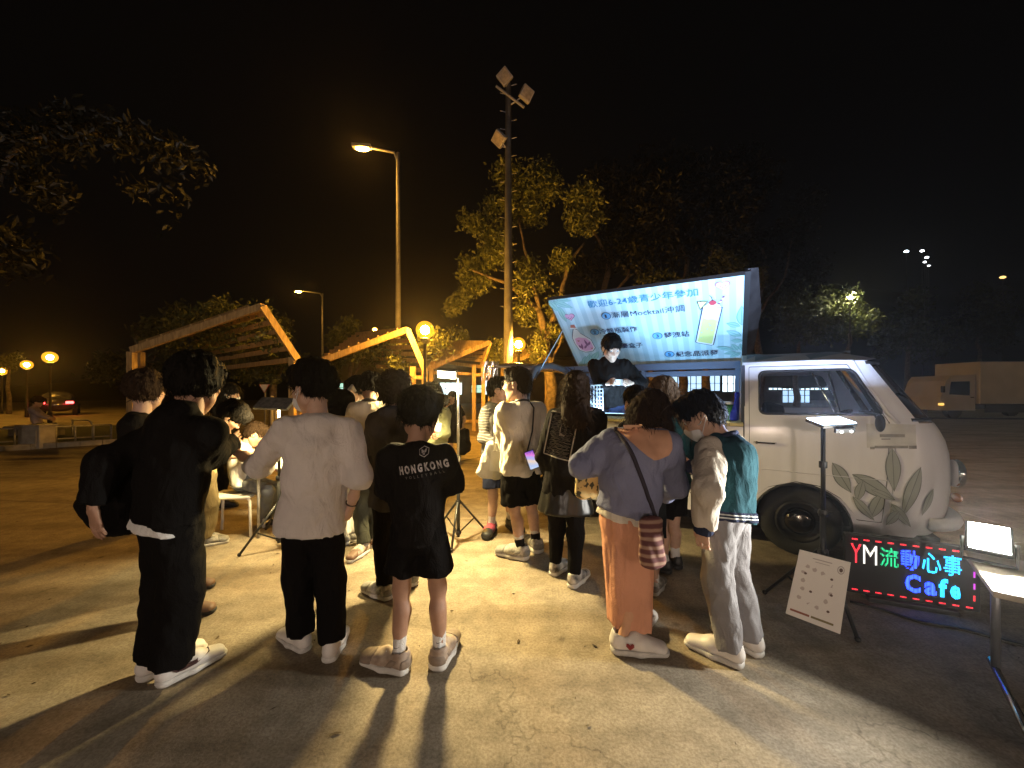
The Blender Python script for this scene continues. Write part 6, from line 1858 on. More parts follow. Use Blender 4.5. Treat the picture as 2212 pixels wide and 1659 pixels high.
def bdp(name, polys, m, off=0.002):
    mb = MB()
    for p in polys: mb.poly([Bd(u, v, off) for u, v in p])
    mb.build(name, m, bo_)
def rect(u0, v0, u1, v1): return [(u0, v0), (u1, v0), (u1, v1), (u0, v1)]
G1 = mat("board_grey", (0.42, 0.36, 0.31), rough=0.6); G2 = mat("board_brown", (0.12, 0.07, 0.05), rough=0.6)
bdp("heading", [rect(0.28, 0.91, 0.66, 0.925), rect(0.34, 0.87, 0.62, 0.88)], G1)
bdp("logo", [[(0.84 + 0.07 * math.cos(t), 0.855 + 0.06 * math.sin(t)) for t in np.linspace(0, 6.28, 20, endpoint=False)]], G1); bdp("logo", [[(0.84 + 0.052 * math.cos(t), 0.855 + 0.044 * math.sin(t)) for t in np.linspace(0, 6.28, 20, endpoint=False)]], MATS["board_white"], 0.003); bdp("logo", [[(0.84 + 0.035 * math.cos(t), 0.855 + 0.03 * math.sin(t)) for t in np.linspace(0, 6.28, 20, endpoint=False)]], G2, 0.004)
rr = random.Random(3)
for u, v in ((0.22, 0.78), (0.36, 0.76), (0.52, 0.74), (0.70, 0.71), (0.16, 0.68), (0.18, 0.56), (0.70, 0.60), (0.72, 0.48), (0.2, 0.44), (0.34, 0.41), (0.5, 0.38), (0.18, 0.30), (0.66, 0.36), (0.34, 0.27), (0.52, 0.24)):
    bdp("icon", [[(u + rr.uniform(0.03, 0.055) * math.cos(t), v + rr.uniform(0.02, 0.04) * math.sin(t)) for t in np.linspace(0, 6.28, 9, endpoint=False)]], mat("board_icon", (0.48, 0.40, 0.34), rough=0.6))
for u, v in ((0.36, 0.43), (0.74, 0.47), (0.73, 0.235), (0.70, 0.69), (0.20, 0.67)): bdp("icon", [[(u + 0.03 * math.cos(t), v + 0.018 * math.sin(t)) for t in np.linspace(0, 6.28, 9, endpoint=False)]], G2, 0.003)
bdp("colour_bar", [rect(0.06, 0.07, 0.42, 0.10)], mat("board_red", (0.26, 0.08, 0.04), rough=0.6)); bdp("colour_bar", [rect(0.45, 0.07, 0.86, 0.10)], mat("board_olive", (0.20, 0.16, 0.06), rough=0.6))

# LED message sign on the ground
SL, SR, STz, SBz = W(1832, 1160, 2.72), W(2112, 1203, 2.46), 0.0, 0.0
zt = 0.425; zb = 0.045
sgn = thing("led_message_sign", "black LED message sign with glowing coloured letters standing by the van", "sign", ((SL.x + SR.x) / 2, (SL.y + SR.y) / 2, 0))
ctr_ = Vector(((SL.x + SR.x) / 2, (SL.y + SR.y) / 2, 0)); du = Vector((SR.x - SL.x, SR.y - SL.y, 0)); SWd = du.length; du.normalize(); dn_ = Vector((du.y, -du.x, 0))
def Sg(u, v, off=0.0): return du * ((u - 0.5) * SWd) + Vector((0, 0, zb + (zt - zb) * v)) + dn_ * off
Ms = Matrix((( du.x, -dn_.x, 0, 0), (du.y, -dn_.y, 0, 0), (0, 0, 1, 0), (0, 0, 0, 1)))
MB().box((0, 0.028, (zt + zb) / 2), (SWd + 0.03, 0.05, zt - zb + 0.03), Ms, 0.005).build("housing", mat("sign_black", (0.01, 0.01, 0.012), rough=0.5), sgn)
MB().box((0, 0.03, 0.015), (SWd * 0.7, 0.14, 0.03), Ms, 0.004).build("foot", STB, sgn)
def ledmat(name, rgb, st):
    m, nt, b = _new(name)
    N, L = nt.nodes, nt.links
    tc = N.new("ShaderNodeTexCoord"); vo = N.new("ShaderNodeTexVoronoi"); vo.inputs["Scale"].default_value = 120; vo.inputs["Randomness"].default_value = 0.0
    L.new(tc.outputs["Object"], vo.inputs["Vector"])
    rp = N.new("ShaderNodeValToRGB"); rp.color_ramp.elements[0].position = 0.30; rp.color_ramp.elements[1].position = 0.62
    rp.color_ramp.elements[0].color = (1, 1, 1, 1); rp.color_ramp.elements[1].color = (0.25, 0.25, 0.25, 1)
    L.new(vo.outputs["Distance"], rp.inputs["Fac"])
    mx = N.new("ShaderNodeMath"); mx.operation = 'MULTIPLY'; mx.inputs[1].default_value = st
    L.new(rp.outputs["Color"], mx.inputs[0]); L.new(mx.outputs[0], b.inputs["Emission Strength"])
    b.inputs["Emission Color"].default_value = (*rgb, 1); b.inputs["Base Color"].default_value = (0.02, 0.02, 0.02, 1)
    return m
LR, LW, LG, LB, LC, LM = ledmat("led_red", (1, 0.03, 0.05), 3), ledmat("led_white", (1, 0.95, 0.85), 2.4), ledmat("led_green", (0.02, 0.85, 0.35), 1.6), ledmat("led_blue", (0.015, 0.05, 1.0), 9.0), ledmat("led_cyan", (0.02, 0.50, 1.0), 5.0), ledmat("led_magenta", (0.8, 0.06, 0.9), 2.2)
def sword(s, u0, u1, v0, v1, m, bold=0.02):
    V, F, w_ = text_geo(s, 1.0, 2, bold); ys = [y for _, y in V]; a, b = min(ys), max(ys)
    link("glowing_letter", from_np("glowing_letter", [tuple(Sg(u0 + (u1 - u0) * x / w_, v0 + (v1 - v0) * (y - a) / (b - a), 0.006)) for x, y in V], F), m, sgn)
for s, u0, u1, m in (("Y", 0.02, 0.11, LR), ("M", 0.125, 0.240, LW), ("流", 0.26, 0.41, LG), ("動", 0.425, 0.57, LB), ("心", 0.59, 0.735, LC), ("事", 0.75, 0.885, LC)): sword(s, u0, u1, 0.53, 0.88, m, 0.0 if s in "YM" else 0.008)
for s, u0, u1, v0, v1, m in (("C", 0.46, 0.58, 0.14, 0.46, LB), ("a", 0.61, 0.70, 0.14, 0.37, LB), ("f", 0.715, 0.785, 0.14, 0.46, LC), ("e", 0.80, 0.875, 0.14, 0.37, LC)): sword(s, u0, u1, v0, v1, m, 0.035)
for i in range(10):
    u = 0.03 + i * 0.098
    for v in (0.965, 0.035):
        m_ = MB(); m_.poly([Sg(u, v - 0.012, 0.006), Sg(u + 0.05, v - 0.012, 0.006), Sg(u + 0.05, v + 0.012, 0.006), Sg(u, v + 0.012, 0.006)]); m_.build("led_dash", LR, sgn)
for i in range(4):
    v = 0.15 + i * 0.2; m_ = MB(); m_.poly([Sg(0.965, v, 0.006), Sg(0.98, v, 0.006), Sg(0.98, v + 0.10, 0.006), Sg(0.965, v + 0.10, 0.006)]); m_.build("led_dash", (LR, LM, LM, LR)[i], sgn)

# folding table with a floodlight, right foreground
tc0, tc1 = Vector((2.07, 1.66, 0)), Vector((2.40, 2.04, 0)); te = (tc1 - tc0).normalized(); tn = Vector((te.y, -te.x, 0))
mid = (tc0 + tc1) / 2
ft_ = thing("folding_table", "pale folding table with dark T-shaped legs beside the LED sign", "table", mid)
Mt = Matrix(((te.x, tn.x, 0, 0), (te.y, tn.y, 0, 0), (0, 0, 1, 0), (0, 0, 0, 1)))
MB().box((0, 0.55, 0.585), ((tc1 - tc0).length + 0.06, 1.1, 0.03), Mt, 0.008).build("table_top", mat("table_pale", (0.55, 0.47, 0.33), rough=0.5, var=0.35, vscale=12), ft_)
for y in (0.10, 1.0):
    m_ = MB(); m_.tube([Mt @ Vector((0.22, y, 0.04)), Mt @ Vector((0.22, y, 0.57))], 0.017, 10); m_.build("leg", mat("table_leg_grey", (0.16, 0.16, 0.17), rough=0.4, metal=0.5), ft_, smooth=True)
    m_ = MB(); m_.tube([Mt @ Vector((-0.36, y, 0.02)), Mt @ Vector((0.30, y, 0.045))], 0.017, 8); m_.build("foot_bar", STS, ft_, smooth=True)
    MB().ball(Mt @ Vector((-0.36, y, 0.02)), 0.020, 8, 6).build("foot_cap", RUB, ft_)
fl_ = W(2136, 1162, 1.88)
fld = thing("floodlight", "small square floodlight glaring white on the folding table", "light", (fl_.x, fl_.y, 0.601))
fn_ = Vector((-0.62, -0.55, 0.56)).normalized(); M = Matrix.Translation(Vector((0, 0, fl_.z - 0.601))) @ fn_.to_track_quat('Z', 'Y').to_matrix().to_4x4()
hd_ = MB().box((0, 0, -0.02), (0.150, 0.150, 0.04), M, 0.01).build("housing", STB, fld)
MB().box((0, 0, 0.004), (0.130, 0.130, 0.006), M, 0.002).build("lens", emit("flood_lens", (1.0, 0.97, 0.86), 60), hd_)
yk = MB(); sx_ = Vector((0.66, -0.75, 0)).normalized() * 0.085; zc_ = fl_.z - 0.601
yk.tube([sx_ + Vector((0, 0, zc_ - 0.01)), sx_ + Vector((0, 0, 0.010)), -sx_ + Vector((0, 0, 0.010)), -sx_ + Vector((0, 0, zc_ - 0.01))], 0.009, 6); yk.build("yoke", STB, fld)
for q in range(6): MB().box((-0.06 + 0.024 * q, 0, -0.05), (0.006, 0.13, 0.025), M).build("cooling_fin", STB, hd_)
lamp("flood_beam", 'AREA', 150, (1.0, 0.97, 0.88), fld, Vector((fl_.x, fl_.y, fl_.z)) + fn_ * 0.03, Vector((fl_.x, fl_.y, fl_.z)) + fn_ * 2, 0.12, 0.12)
for i in range(4):
    pp = thing("paper_sheet", ("curled", "flat", "tilted", "torn-edged")[i] + " pale paper sheet lying on the folding table", "paper", Vector((mid.x, mid.y, 0.6015 + 0.001 * i)) + Mt @ Vector((-0.12 + 0.07 * i, 0.12 + 0.16 * i, 0)), 0.4 * i)
    v = [(x, y, 0.004 * math.sin(x * 30 + i) + 0.004) for x in np.linspace(-0.1, 0.1, 6) for y in np.linspace(-0.07, 0.07, 5)]
    link("sheet", from_np("sheet", v, [(a * 5 + b, (a + 1) * 5 + b, (a + 1) * 5 + b + 1, a * 5 + b + 1) for a in range(5) for b in range(4)]), mat("paper_cream", (0.62, 0.56, 0.42), rough=0.8), pp, smooth=True)
# cables on the ground
CAB = mat("cable_black", (0.012, 0.012, 0.012), rough=0.5)
def cable(pts, label, r=0.008):
    P = [G(*p) for p in pts]; t = thing("cable", label, "cable", P[0]); 
    Q = []
    for i in range(len(P) - 1):
        a, b, c, d = P[max(i - 1, 0)], P[i], P[i + 1], P[min(i + 2, len(P) - 1)]
        for s_ in np.linspace(0, 1, 8, endpoint=False):
            Q.append(0.5 * ((2 * b) + (c - a) * s_ + (2 * a - 5 * b + 4 * c - d) * s_ ** 2 + (3 * b - a - 3 * c + d) * s_ ** 3) - P[0] + Vector((0, 0, r + 0.001)))
    Q.append(P[-1] - P[0] + Vector((0, 0, r + 0.001)))
    MB().tube(Q, r, 6).build("wire", CAB, t, smooth=True)
cable([(1836, 1302), (1900, 1318), (1985, 1345), (2075, 1362), (2160, 1385), (2260, 1410)], "black cable running along the ground from the LED sign under the folding table")
cable([(936, 1008), (975, 1000), (1015, 993), (1050, 985)], "thin dark cable on the orange-lit paving behind the light stand", 0.006)

# ---------------------------------------------------------------- games table and stools
gt = thing("games_table", "white folding table lit by the LED panel, with seated players", "table", Vector((-1.95, 4.05, 0)))
MB().box((0, 0, 0.705), (1.25, 0.65, 0.03), None, 0.008).build("table_top", mat("table_white", (0.72, 0.70, 0.64), rough=0.5), gt)
for x in (-0.55, 0.55):
    for y in (-0.26, 0.26): MB().tube([(x, y, 0), (x, y, 0.69)], 0.014, 8).build("leg", RAILM, gt, smooth=True)
    MB().tube([(x, -0.26, 0.12), (x, 0.26, 0.12)], 0.010, 8).build("cross_bar", RAILM, gt)
def stool(loc, rz, label):
    t = thing("stool", label, "stool", loc, rz)
    WS = mat("stool_white", (0.74, 0.72, 0.66), rough=0.4)
    MB().box((0, 0, 0.40), (0.40, 0.32, 0.03), None, 0.012).build("seat", WS, t)
    for y in (-0.14, 0.14): MB().tube([(-0.20, y, 0), (-0.19, y, 0.36), (-0.165, y, 0.395), (0.165, y, 0.395), (0.19, y, 0.36), (0.20, y, 0)], 0.014, 8).build("leg_frame", WS, t, smooth=True)
    return t
stool(W(510, 1065, 3.92).xy.to_3d(), math.radians(10), "white stool with bent tube legs under the boy in white tee")
sh_ = [Vector((-2.2, 3.98)), Vector((-1.75, 4.1)), Vector((-1.9, 3.92))]
for i, q in enumerate(sh_):
    t = thing("game_card", ("white card lying on the games table in front of the seated boy", "white card lying on the games table beneath the beige jacket", "white card lying on the games table between the other two")[i], "card", (q.x, q.y, 0.721), 0.3 * i)
    MB().box((0, 0, 0.002), (0.21, 0.15, 0.003)).build("card", MATS["cap_white"], t)
# ---------------------------------------------------------------- the crowd
C_BLACK = cloth("cloth_black", (0.0075, 0.0066, 0.0062))
C_BLACK2 = cloth("cloth_black_soft", (0.0105, 0.0090, 0.0085))
C_CREAM = cloth("knit_cream", (0.68, 0.62, 0.57), bscale=260)
C_CREAM2 = cloth("sweat_cream", (0.72, 0.66, 0.56), bscale=220)
C_GREYDK = cloth("cloth_dark_grey", (0.060, 0.055, 0.052))
C_OLIVE = cloth("twill_olive", (0.055, 0.056, 0.044))
C_BEIGE = cloth("jacket_beige", (0.60, 0.53, 0.42))
C_WHITE = cloth("cotton_white", (0.74, 0.73, 0.70))
C_YELLOW = cloth("cotton_straw", (0.60, 0.50, 0.24))
C_JEANS = cloth("denim_grey_blue", (0.17, 0.185, 0.205), bscale=300)
C_BLUEGREY = cloth("fleece_blue_grey", (0.22, 0.235, 0.36), bscale=200)
C_RUST = cloth("cotton_terracotta", (0.68, 0.335, 0.215))
C_TEAL = cloth("felt_teal", (0.017, 0.060, 0.078))
C_TEALD = cloth("jacket_deep_teal", (0.012, 0.042, 0.046))
C_GREYP = cloth("sweat_grey", (0.245, 0.235, 0.240))
C_NAVY = cloth("cotton_navy", (0.022, 0.027, 0.055))
C_JACKET = cloth("jacket_slate", (0.105, 0.100, 0.095))
C_SAGE = cloth("cotton_sage", (0.36, 0.38, 0.22))
LEATHER = mat("leather_black", (0.008, 0.008, 0.007), rough=0.36, spec=0.5, bump=0.15, bscale=40)
C_SOCKW = cloth("sock_white", (0.70, 0.68, 0.65))
C_SOCKB = cloth("sock_black", (0.015, 0.014, 0.014))
S_WHITE = mat("shoe_white_leather", (0.70, 0.66, 0.62), rough=0.5, var=0.15, vscale=18)
S_TAN = mat("shoe_taupe_suede", (0.42, 0.34, 0.27), rough=0.85, var=0.35, vscale=25, dark=(0.26, 0.19, 0.14))
S_GREY = mat("shoe_grey_mesh", (0.48, 0.46, 0.42), rough=0.8, var=0.4, vscale=30, dark=(0.22, 0.21, 0.19))
S_BLACK = mat("shoe_black", (0.02, 0.02, 0.02), rough=0.5)
S_PINK = mat("shoe_pink_black", (0.75, 0.10, 0.16), rough=0.6, var=0.9, vscale=9, dark=(0.03, 0.02, 0.04))
S_BROWN = mat("shoe_brown_white", (0.62, 0.56, 0.48), rough=0.7, var=0.8, vscale=14, dark=(0.10, 0.05, 0.03))
SHOE_ACCENT.update({"shoe_taupe_suede": mat("accent_dark_taupe", (0.27, 0.205, 0.155), rough=0.7, var=0.3, vscale=40),
    "shoe_grey_mesh": mat("accent_grey", (0.24, 0.23, 0.21), rough=0.6, var=0.3, vscale=40), "shoe_pink_black": S_BLACK, "shoe_brown_white": mat("accent_brown", (0.14, 0.075, 0.045), rough=0.6, var=0.3, vscale=30)})
STRIPE_W = cloth("rib_white", (0.72, 0.72, 0.72))

CROWD = {}
# white-shirted man at the games table
CROWD["knit"] = person(dict(
    label="man in a loose cream knit top and black wide trousers, wearing a face mask", H=1.62, yaw=22, seed=3,
    feet=[(652, 1402, 60), (716, 1420, 5)], hip=(674, 1120), head=(676, 838, 0.02), look=(62, 6, 0), hs=1.22,
    sw=0.205, arms=[((560, 1008, 0.05), (510, 976, 0.16)), ((775, 1030, 0.0), (760, 1086, 0.05))], hands=("open", "relax"),
    palm=(None, (-1, 0.3, 0)), hair="mop", mask=True, glasses=False,
    top=dict(mat=C_CREAM, name="knit_top", hem=0.075, w=1.10, hemw=0.205, sleeve=(1.25, 1.22), sleeve_r=(0.086, 0.080, 0.070), fold=0.009, ff=19),
    low=dict(kind="trousers", mat=C_BLACK, w=1.14, hipw=0.90, fold=0.008), shoe=(S_WHITE, WHITE_SOLE)))
bp = CROWD["knit"]
m_ = MB(); d_ = unit(bp["wr"][1] - bp["el"][1])
c_ = bp["wr"][1] - d_ * 0.03; s_ = unit(np.cross(d_, (1, 0, 0))); t_ = np.cross(d_, s_)
m_.tube([Vector(c_ + (s_ * math.cos(a) + t_ * math.sin(a)) * 0.031) for a in np.linspace(0, 6.283, 15)], 0.004, 6, False)
m_.build("bracelet", mat("cord_dark", (0.05, 0.03, 0.02)), bp["par"])

# boy in the lettered tee
CROWD["boy"] = person(dict(
    label="boy in a black tee with HONGKONG lettering across the back", H=1.46, yaw=-6, seed=8,
    feet=[(862, 1448, 74), (950, 1436, -12)], hip=(904, 1140), head=(908, 898, 0.0), look=(-4, 12, 0), hs=1.30,
    sw=0.195, arms=[((836, 1062, 0.06), (882, 1075, 0.24)), ((982, 1052, 0.06), (946, 1070, 0.24))], hands=("relax", "relax"),
    hair="mop", hairscale=(1.0, 1.0, 0.97), skinmat=SKIN_D,
    top=dict(mat=C_BLACK2, name="tee", hem=0.07, w=1.06, hemw=0.185, sleeve=0.98, sleeve_r=(0.092, 0.088, 0.08), fold=0.009, ff=18),
    low=dict(kind="shorts", mat=C_BLACK, w=1.14, to=0.70, hipw=1.05), sock=[(0.165, -0.02, C_SOCKW)], shoe=(S_TAN, WHITE_SOLE, True), shoescale=1.16))
bp = CROWD["boy"]
org = nv(W(812, 1015, 0)) * 0
def lay(bp, words, name, m, centre_px, height, width, tilt=0.0, bold=0.0, me=None):
    V, F, w_ = text_geo(words, 1.0, 2, bold)
    sx = width / w_; ys = [y for _, y in V]; sy = height / max(0.01, (max(ys) - min(ys)))
    c = bp["J"](centre_px)
    n = -bp["F"]; r = bp["R"] * math.cos(tilt) + bp["U"] * math.sin(tilt); u = np.cross(r, bp["F"])
    u = bp["U"] * math.cos(tilt) - bp["R"] * math.sin(tilt)
    V2 = [((x - w_ / 2) * sx, (y - min(ys)) * sy - height / 2) for x, y in V]
    P, F = wrap_on([me or bp["top"]], bp["base"], (V2, F), c, r, u, n)
    return link(name, from_np(name, P, F), m, bp["par"])
PRINT = mat("print_worn_white", (0.62, 0.56, 0.54), rough=0.8, var=0.75, vscale=38)
PRINT_DIM = mat("print_faded", (0.20, 0.18, 0.17), rough=0.8, var=0.6, vscale=60)
lay(bp, "H O N G K O N G", "printed_letters", PRINT, (918, 1007, -0.13), 0.043, 0.238, 0.165, 0.05)
lay(bp, "V  O  L  L  E  Y  B  A  L  L", "printed_letters", PRINT_DIM, (920, 1024, -0.13), 0.014, 0.185, 0.165, 0.01)
def poly_geo(rings):
    V = []; F = []
    for a, b in rings:
        o = len(V); n = len(a); V += list(a) + list(b)
        F += [(o + i, o + (i + 1) % n, o + n + (i + 1) % n, o + n + i) for i in range(n)]
    return V, F
def lay_geo(bp, geo, name, m, centre_px, tilt=0.0):
    c = bp["J"](centre_px); n = -bp["F"]
    r = bp["R"] * math.cos(tilt) + bp["U"] * math.sin(tilt); u = bp["U"] * math.cos(tilt) - bp["R"] * math.sin(tilt)
    P, F = wrap_on([bp["top"]], bp["base"], geo, c, r, u, n)
    return link(name, from_np(name, P, F), m, bp["par"])
hexo = [(0.025 * math.sin(a), 0.027 * math.cos(a)) for a in np.linspace(0, 2 * math.pi, 7)[:-1]]
hexi = [(x * 0.86, y * 0.86) for x, y in hexo]
V, F = poly_geo([(hexo, hexi)])
for q in ([(-0.012, 0.012), (-0.004, 0.009), (0.0, 0.003), (0.006, 0.012), (0.013, 0.013), (0.009, -0.002), (-0.011, -0.006)],
          [(-0.010, -0.010), (0.008, -0.003), (0.003, -0.009), (0.001, -0.017), (-0.003, -0.013)]):
    o = len(V); V += q; F += [tuple(range(o, o + len(q)))]
lay_geo(bp, (V, F), "printed_emblem", PRINT, (919, 974, -0.13), 0.12)
def swoosh(bp, i, m, size, out, z, fwd=0.0):
    """small curved tick on the outer or inner side of a sock or shoe"""
    a = bp["ank"][i]; t = bp["toes"][i]; s = nv(out); s = s / np.linalg.norm(s)
    top = [(-0.9, 0.05), (-0.6, -0.22), (-0.2, -0.2), (0.3, 0.0), (1.0, 0.42)]
    bot = [(1.0, 0.46), (0.2, 0.12), (-0.3, -0.02), (-0.62, 0.02), (-0.78, 0.3)]
    ax = np.cross((0, 0, 1), s)
    if ax @ t < 0: ax = -ax
    P = [tuple(a + s * 1.0 + ax * (x * size + fwd) + nv((0, 0, 1)) * (z + y * size)) for x, y in top + bot]
    return P
# tick marks on the socks, laid on the camera-facing side
for i, sg in ((0, 1), (1, 1)):
    a = bp["ank"][i] + nv((0, 0, 0.075)); n = nv((0.1, -1, 0)); n /= np.linalg.norm(n); ax = nv((1, 0.1, 0))
    top = [(-0.9, 0.05), (-0.6, -0.22), (-0.2, -0.2), (0.3, 0.0), (1.0, 0.42), (0.2, 0.08), (-0.3, -0.04), (-0.62, 0.0), (-0.8, 0.3)]
    P = [tuple(a + n * 0.050 + ax * x * 0.017 + nv((0, 0, 1)) * y * 0.017) for x, y in top]
    link("tick_mark", from_np("tick_mark", P, [tuple(range(len(P)))]), S_BLACK, bp["par"])

# tall figure in black on the left
CROWD["hood"] = person(dict(
    label="person in black hooded jacket and black trousers with white curved-stripe sneakers", H=1.64, yaw=-30, seed=12,
    feet=[(330, 1458, -28), (372, 1470, -32)], hip=(364, 1105), head=(424, 832, 0.10), look=(24, 8, 0), hs=1.30, bow=0.03,
    sw=0.235, wide=1.10, arms=[((232, 1000, -0.08), (216, 1050, -0.12)), ((452, 985, 0.16), (486, 962, 0.30))], hands=("open", "open"),
    hair="mop", skinmat=SKIN_D, hdir=((0.18, 0.0, -1), None), palm=((0.25, 1, 0), None),
    top=dict(mat=C_BLACK, name="hooded_jacket", hem=0.03, w=1.15, sleeve=1.95, sleeve_r=(0.098, 0.088, 0.066), fold=0.010, ff=18,
             extra=[lambda q: econe(q["nb"] - q["F"] * 0.08 - q["R"] * 0.07, q["nb"] - q["F"] * 0.08 + q["R"] * 0.07, 0.075, k=0.05),
                    lambda q: econe(q["nb"] + q["U"] * 0.05 - q["F"] * 0.04 - q["R"] * 0.05, q["nb"] + q["U"] * 0.05 - q["F"] * 0.04 + q["R"] * 0.05, 0.06, k=0.05)]),
    under=(C_WHITE, 0.055),
    low=dict(kind="trousers", mat=C_BLACK, w=1.28, fold=0.010, ff=20), shoe=(S_WHITE, WHITE_SOLE), shoescale=1.08))
bp = CROWD["hood"]
for i in (0, 1):
    t = bp["toes"][i]; n = nv((t[1], -t[0], 0)); a = nv(bp["ft"][i]) - bp["b"]
    top = [(-0.05, 0.074), (-0.03, 0.052), (0.0, 0.046), (0.05, 0.054), (0.115, 0.072), (0.12, 0.084), (0.05, 0.074), (0.01, 0.070), (-0.02, 0.074)]
    V = [(x, z) for x, z in top]
    sho = [c for c in bp["par"].children if c.name.startswith("shoe")][i]
    P, F = wrap_on([sho.data], bp["base"], (V, [tuple(range(len(V)))]), a + t * 0.03 + nv((0, 0, 0.006)), t, (0, 0, 1), n, off=0.008)
    link("curved_stripe", from_np("curved_stripe", P, F), mat("stripe_oxblood", (0.045, 0.012, 0.008), rough=0.5), sho)

# shoulder bag carried by the person in black
bgt = thing("shoulder_bag", "soft black shoulder bag held at the side by the person in black jacket", "bag", W(262, 1060, 2.02))
v, f = sdf_mesh([econe((-0.02, 0, -0.12), (0.06, 0.02, 0.10), 0.15, 0.12, side=(1, 0, 0), ra2=0.11, rb2=0.09), econe((-0.06, 0, -0.06), (-0.05, 0, 0.0), 0.12, 0.1)], 0.011, fold=(0.012, 20, 2, 1))
link("bag_body", np_mesh("bag_body", v, f), C_BLACK, bgt)
m_ = MB(); p0 = W(262, 1060, 2.02)
m_.tube([Vector(W(285, 975, 2.02)) - p0, Vector(W(330, 940, 1.95)) - p0, Vector(W(372, 905, 1.98)) - p0], 0.016, 6); m_.build("strap", C_BLACK, bgt)

# darker figure half hidden behind
CROWD["behind"] = person(dict(
    label="person in black top half hidden behind the person in black hooded jacket", H=1.56, yaw=-62, seed=15, vox=0.012,
    feet=[(398, 1272, -85), (388, 1330, -80)], hip=(362, 1075), head=(316, 846, 0.0), look=(15, 0, 0), hs=1.2,
    arms=[((262, 980, 0.1), (300, 1000, 0.25)), ((300, 985, -0.1), (350, 1000, 0.0))], hair="mop", hairmat=BROWN_HAIR,
    top=dict(mat=C_BLACK2, name="jumper", hem=0.03, w=1.14, sleeve_r=(0.095, 0.085, 0.066)), low=dict(kind="trousers", mat=C_BLACK, w=1.05), shoe=(S_BROWN, BLACK_SOLE)))

# curly haired person in grey behind the boy
CROWD["curly"] = person(dict(
    label="curly-haired person in a dark grey hoodie behind the boy in lettered tee", H=1.62, yaw=8, seed=20,
    feet=[(832, 1292, 62), (888, 1262, 40)], hip=(852, 1080), head=(852, 848, 0.0), look=(30, 16, 0), hs=1.10,
    arms=[((800, 990, 0.05), (812, 1068, 0.15)), ((890, 1000, 0.05), (880, 1060, 0.2))], hair="curly", hairscale=(1.0, 1.0, 1.0), hairmat=BROWN_HAIR,
    top=dict(mat=C_GREYDK, name="hoodie", hem=0.04, w=1.12, fold=0.010,
             extra=[lambda q: econe(q["nb"] - q["F"] * 0.05 - q["R"] * 0.06, q["nb"] - q["F"] * 0.05 + q["R"] * 0.06, 0.06, k=0.04)]),
    low=dict(kind="trousers", mat=C_BLACK2, w=1.0), shoe=(S_GREY, WHITE_SOLE, True)))

# beige jacket
CROWD["beige"] = person(dict(
    label="person in beige jacket with dark collar and olive trousers by the table", H=1.62, yaw=12, seed=23, vox=0.012,
    feet=[(786, 1196, 165), (806, 1180, 20)], hip=(798, 1040), head=(801, 838, 0.0), look=(15, 22, 0), hs=1.10,
    arms=[((764, 945, 0.1), (775, 990, 0.3)), ((842, 950, 0.1), (820, 990, 0.3))], hair="mop",
    top=dict(mat=C_BEIGE, name="jacket", hem=-0.02, w=1.1, collar=(C_GREYDK, 0.07, 0.03)), low=dict(kind="trousers", mat=C_OLIVE, w=0.92), shoe=(S_BROWN, WHITE_SOLE)))

CROWD["pack"] = person(dict(
    label="person in white with a black backpack leaning over the table", H=1.6, yaw=38, seed=25, vox=0.012,
    feet=[(742, 1176, 60), (764, 1168, 30)], hip=(752, 1030), head=(772, 842, 0.12), look=(75, 25, 0), hs=1.10, bow=0.03,
    arms=[((715, 945, 0.2), (700, 985, 0.4)), ((770, 950, 0.2), (745, 985, 0.42))], hair="short",
    top=dict(mat=C_WHITE, name="tee", hem=0.03, w=1.05, sleeve=0.9), low=dict(kind="trousers", mat=C_WHITE, w=0.95), shoe=(S_GREY, WHITE_SOLE, True)))
bp = CROWD["pack"]
pk = thing("backpack", "black backpack worn by the person in white", "bag", W(737, 880, 3.50))
v, f = sdf_mesh([econe((0, 0, -0.16), (0, 0, 0.10), 0.14, 0.12, side=(1, 0.3, 0), ra2=0.08, rb2=0.07), econe((0.0, -0.06, -0.12), (0, -0.06, -0.02), 0.10, 0.09, side=(1, 0.3, 0), ra2=0.05, rb2=0.05, k=0.01)], 0.011, fold=(0.006, 22, 3, 1))
link("bag_body", np_mesh("bag_body", v, f), C_BLACK, pk)
m_ = MB()
for x in (-0.07, 0.07): m_.tube([(x, 0.0, 0.16), (x, 0.07, 0.20), (x, 0.14, 0.15)], 0.014, 6)
m_.build("strap", cloth("strap_white", (0.6, 0.58, 0.55)), pk)

# woman on the phone
CROWD["phone"] = person(dict(
    label="long-haired woman in a black dress holding a phone to her ear", H=1.53, yaw=172, seed=28, vox=0.014, fem=True,
    feet=[(992, 988, 175), (974, 988, -170)], hip=(986, 925), head=(977, 858, 0.0), look=(168, 4, 0), hs=1.12,
    arms=[((1004, 905, 0.0), (1000, 925, -0.15)), ((955, 902, -0.1), (967, 874, -0.12))], hands=("grip", "grip"),
    hair="long", hairlen=0.25, locks=[(-0.08, 0.0, 0.0, (997, 905, -0.04), 0.035, 0.03), (0.08, 0.0, 0.0, (962, 895, 0.04), 0.035, 0.03)],
    top=dict(mat=C_BLACK2, name="tee", hem=0.0, w=1.15, sleeve=0.8), low=dict(kind="skirt", name="skirt", mat=C_BLACK2, bottom=0.36, rb=0.22), shoe=(S_BLACK, BLACK_SOLE)))
bp = CROWD["phone"]
ph = thing("mobile_phone", "dark mobile phone at the ear of the woman in black dress", "phone", W(966, 868, 8.15))
MB().box((0, 0, 0), (0.075, 0.012, 0.15), Matrix.Rotation(0.5, 4, 'Y'), 0.004).build("case", S_BLACK, ph)
jk = thing("folded_jacket", "black jacket hanging over the forearm of the woman in black dress", "jacket", W(1003, 950, 8.1))
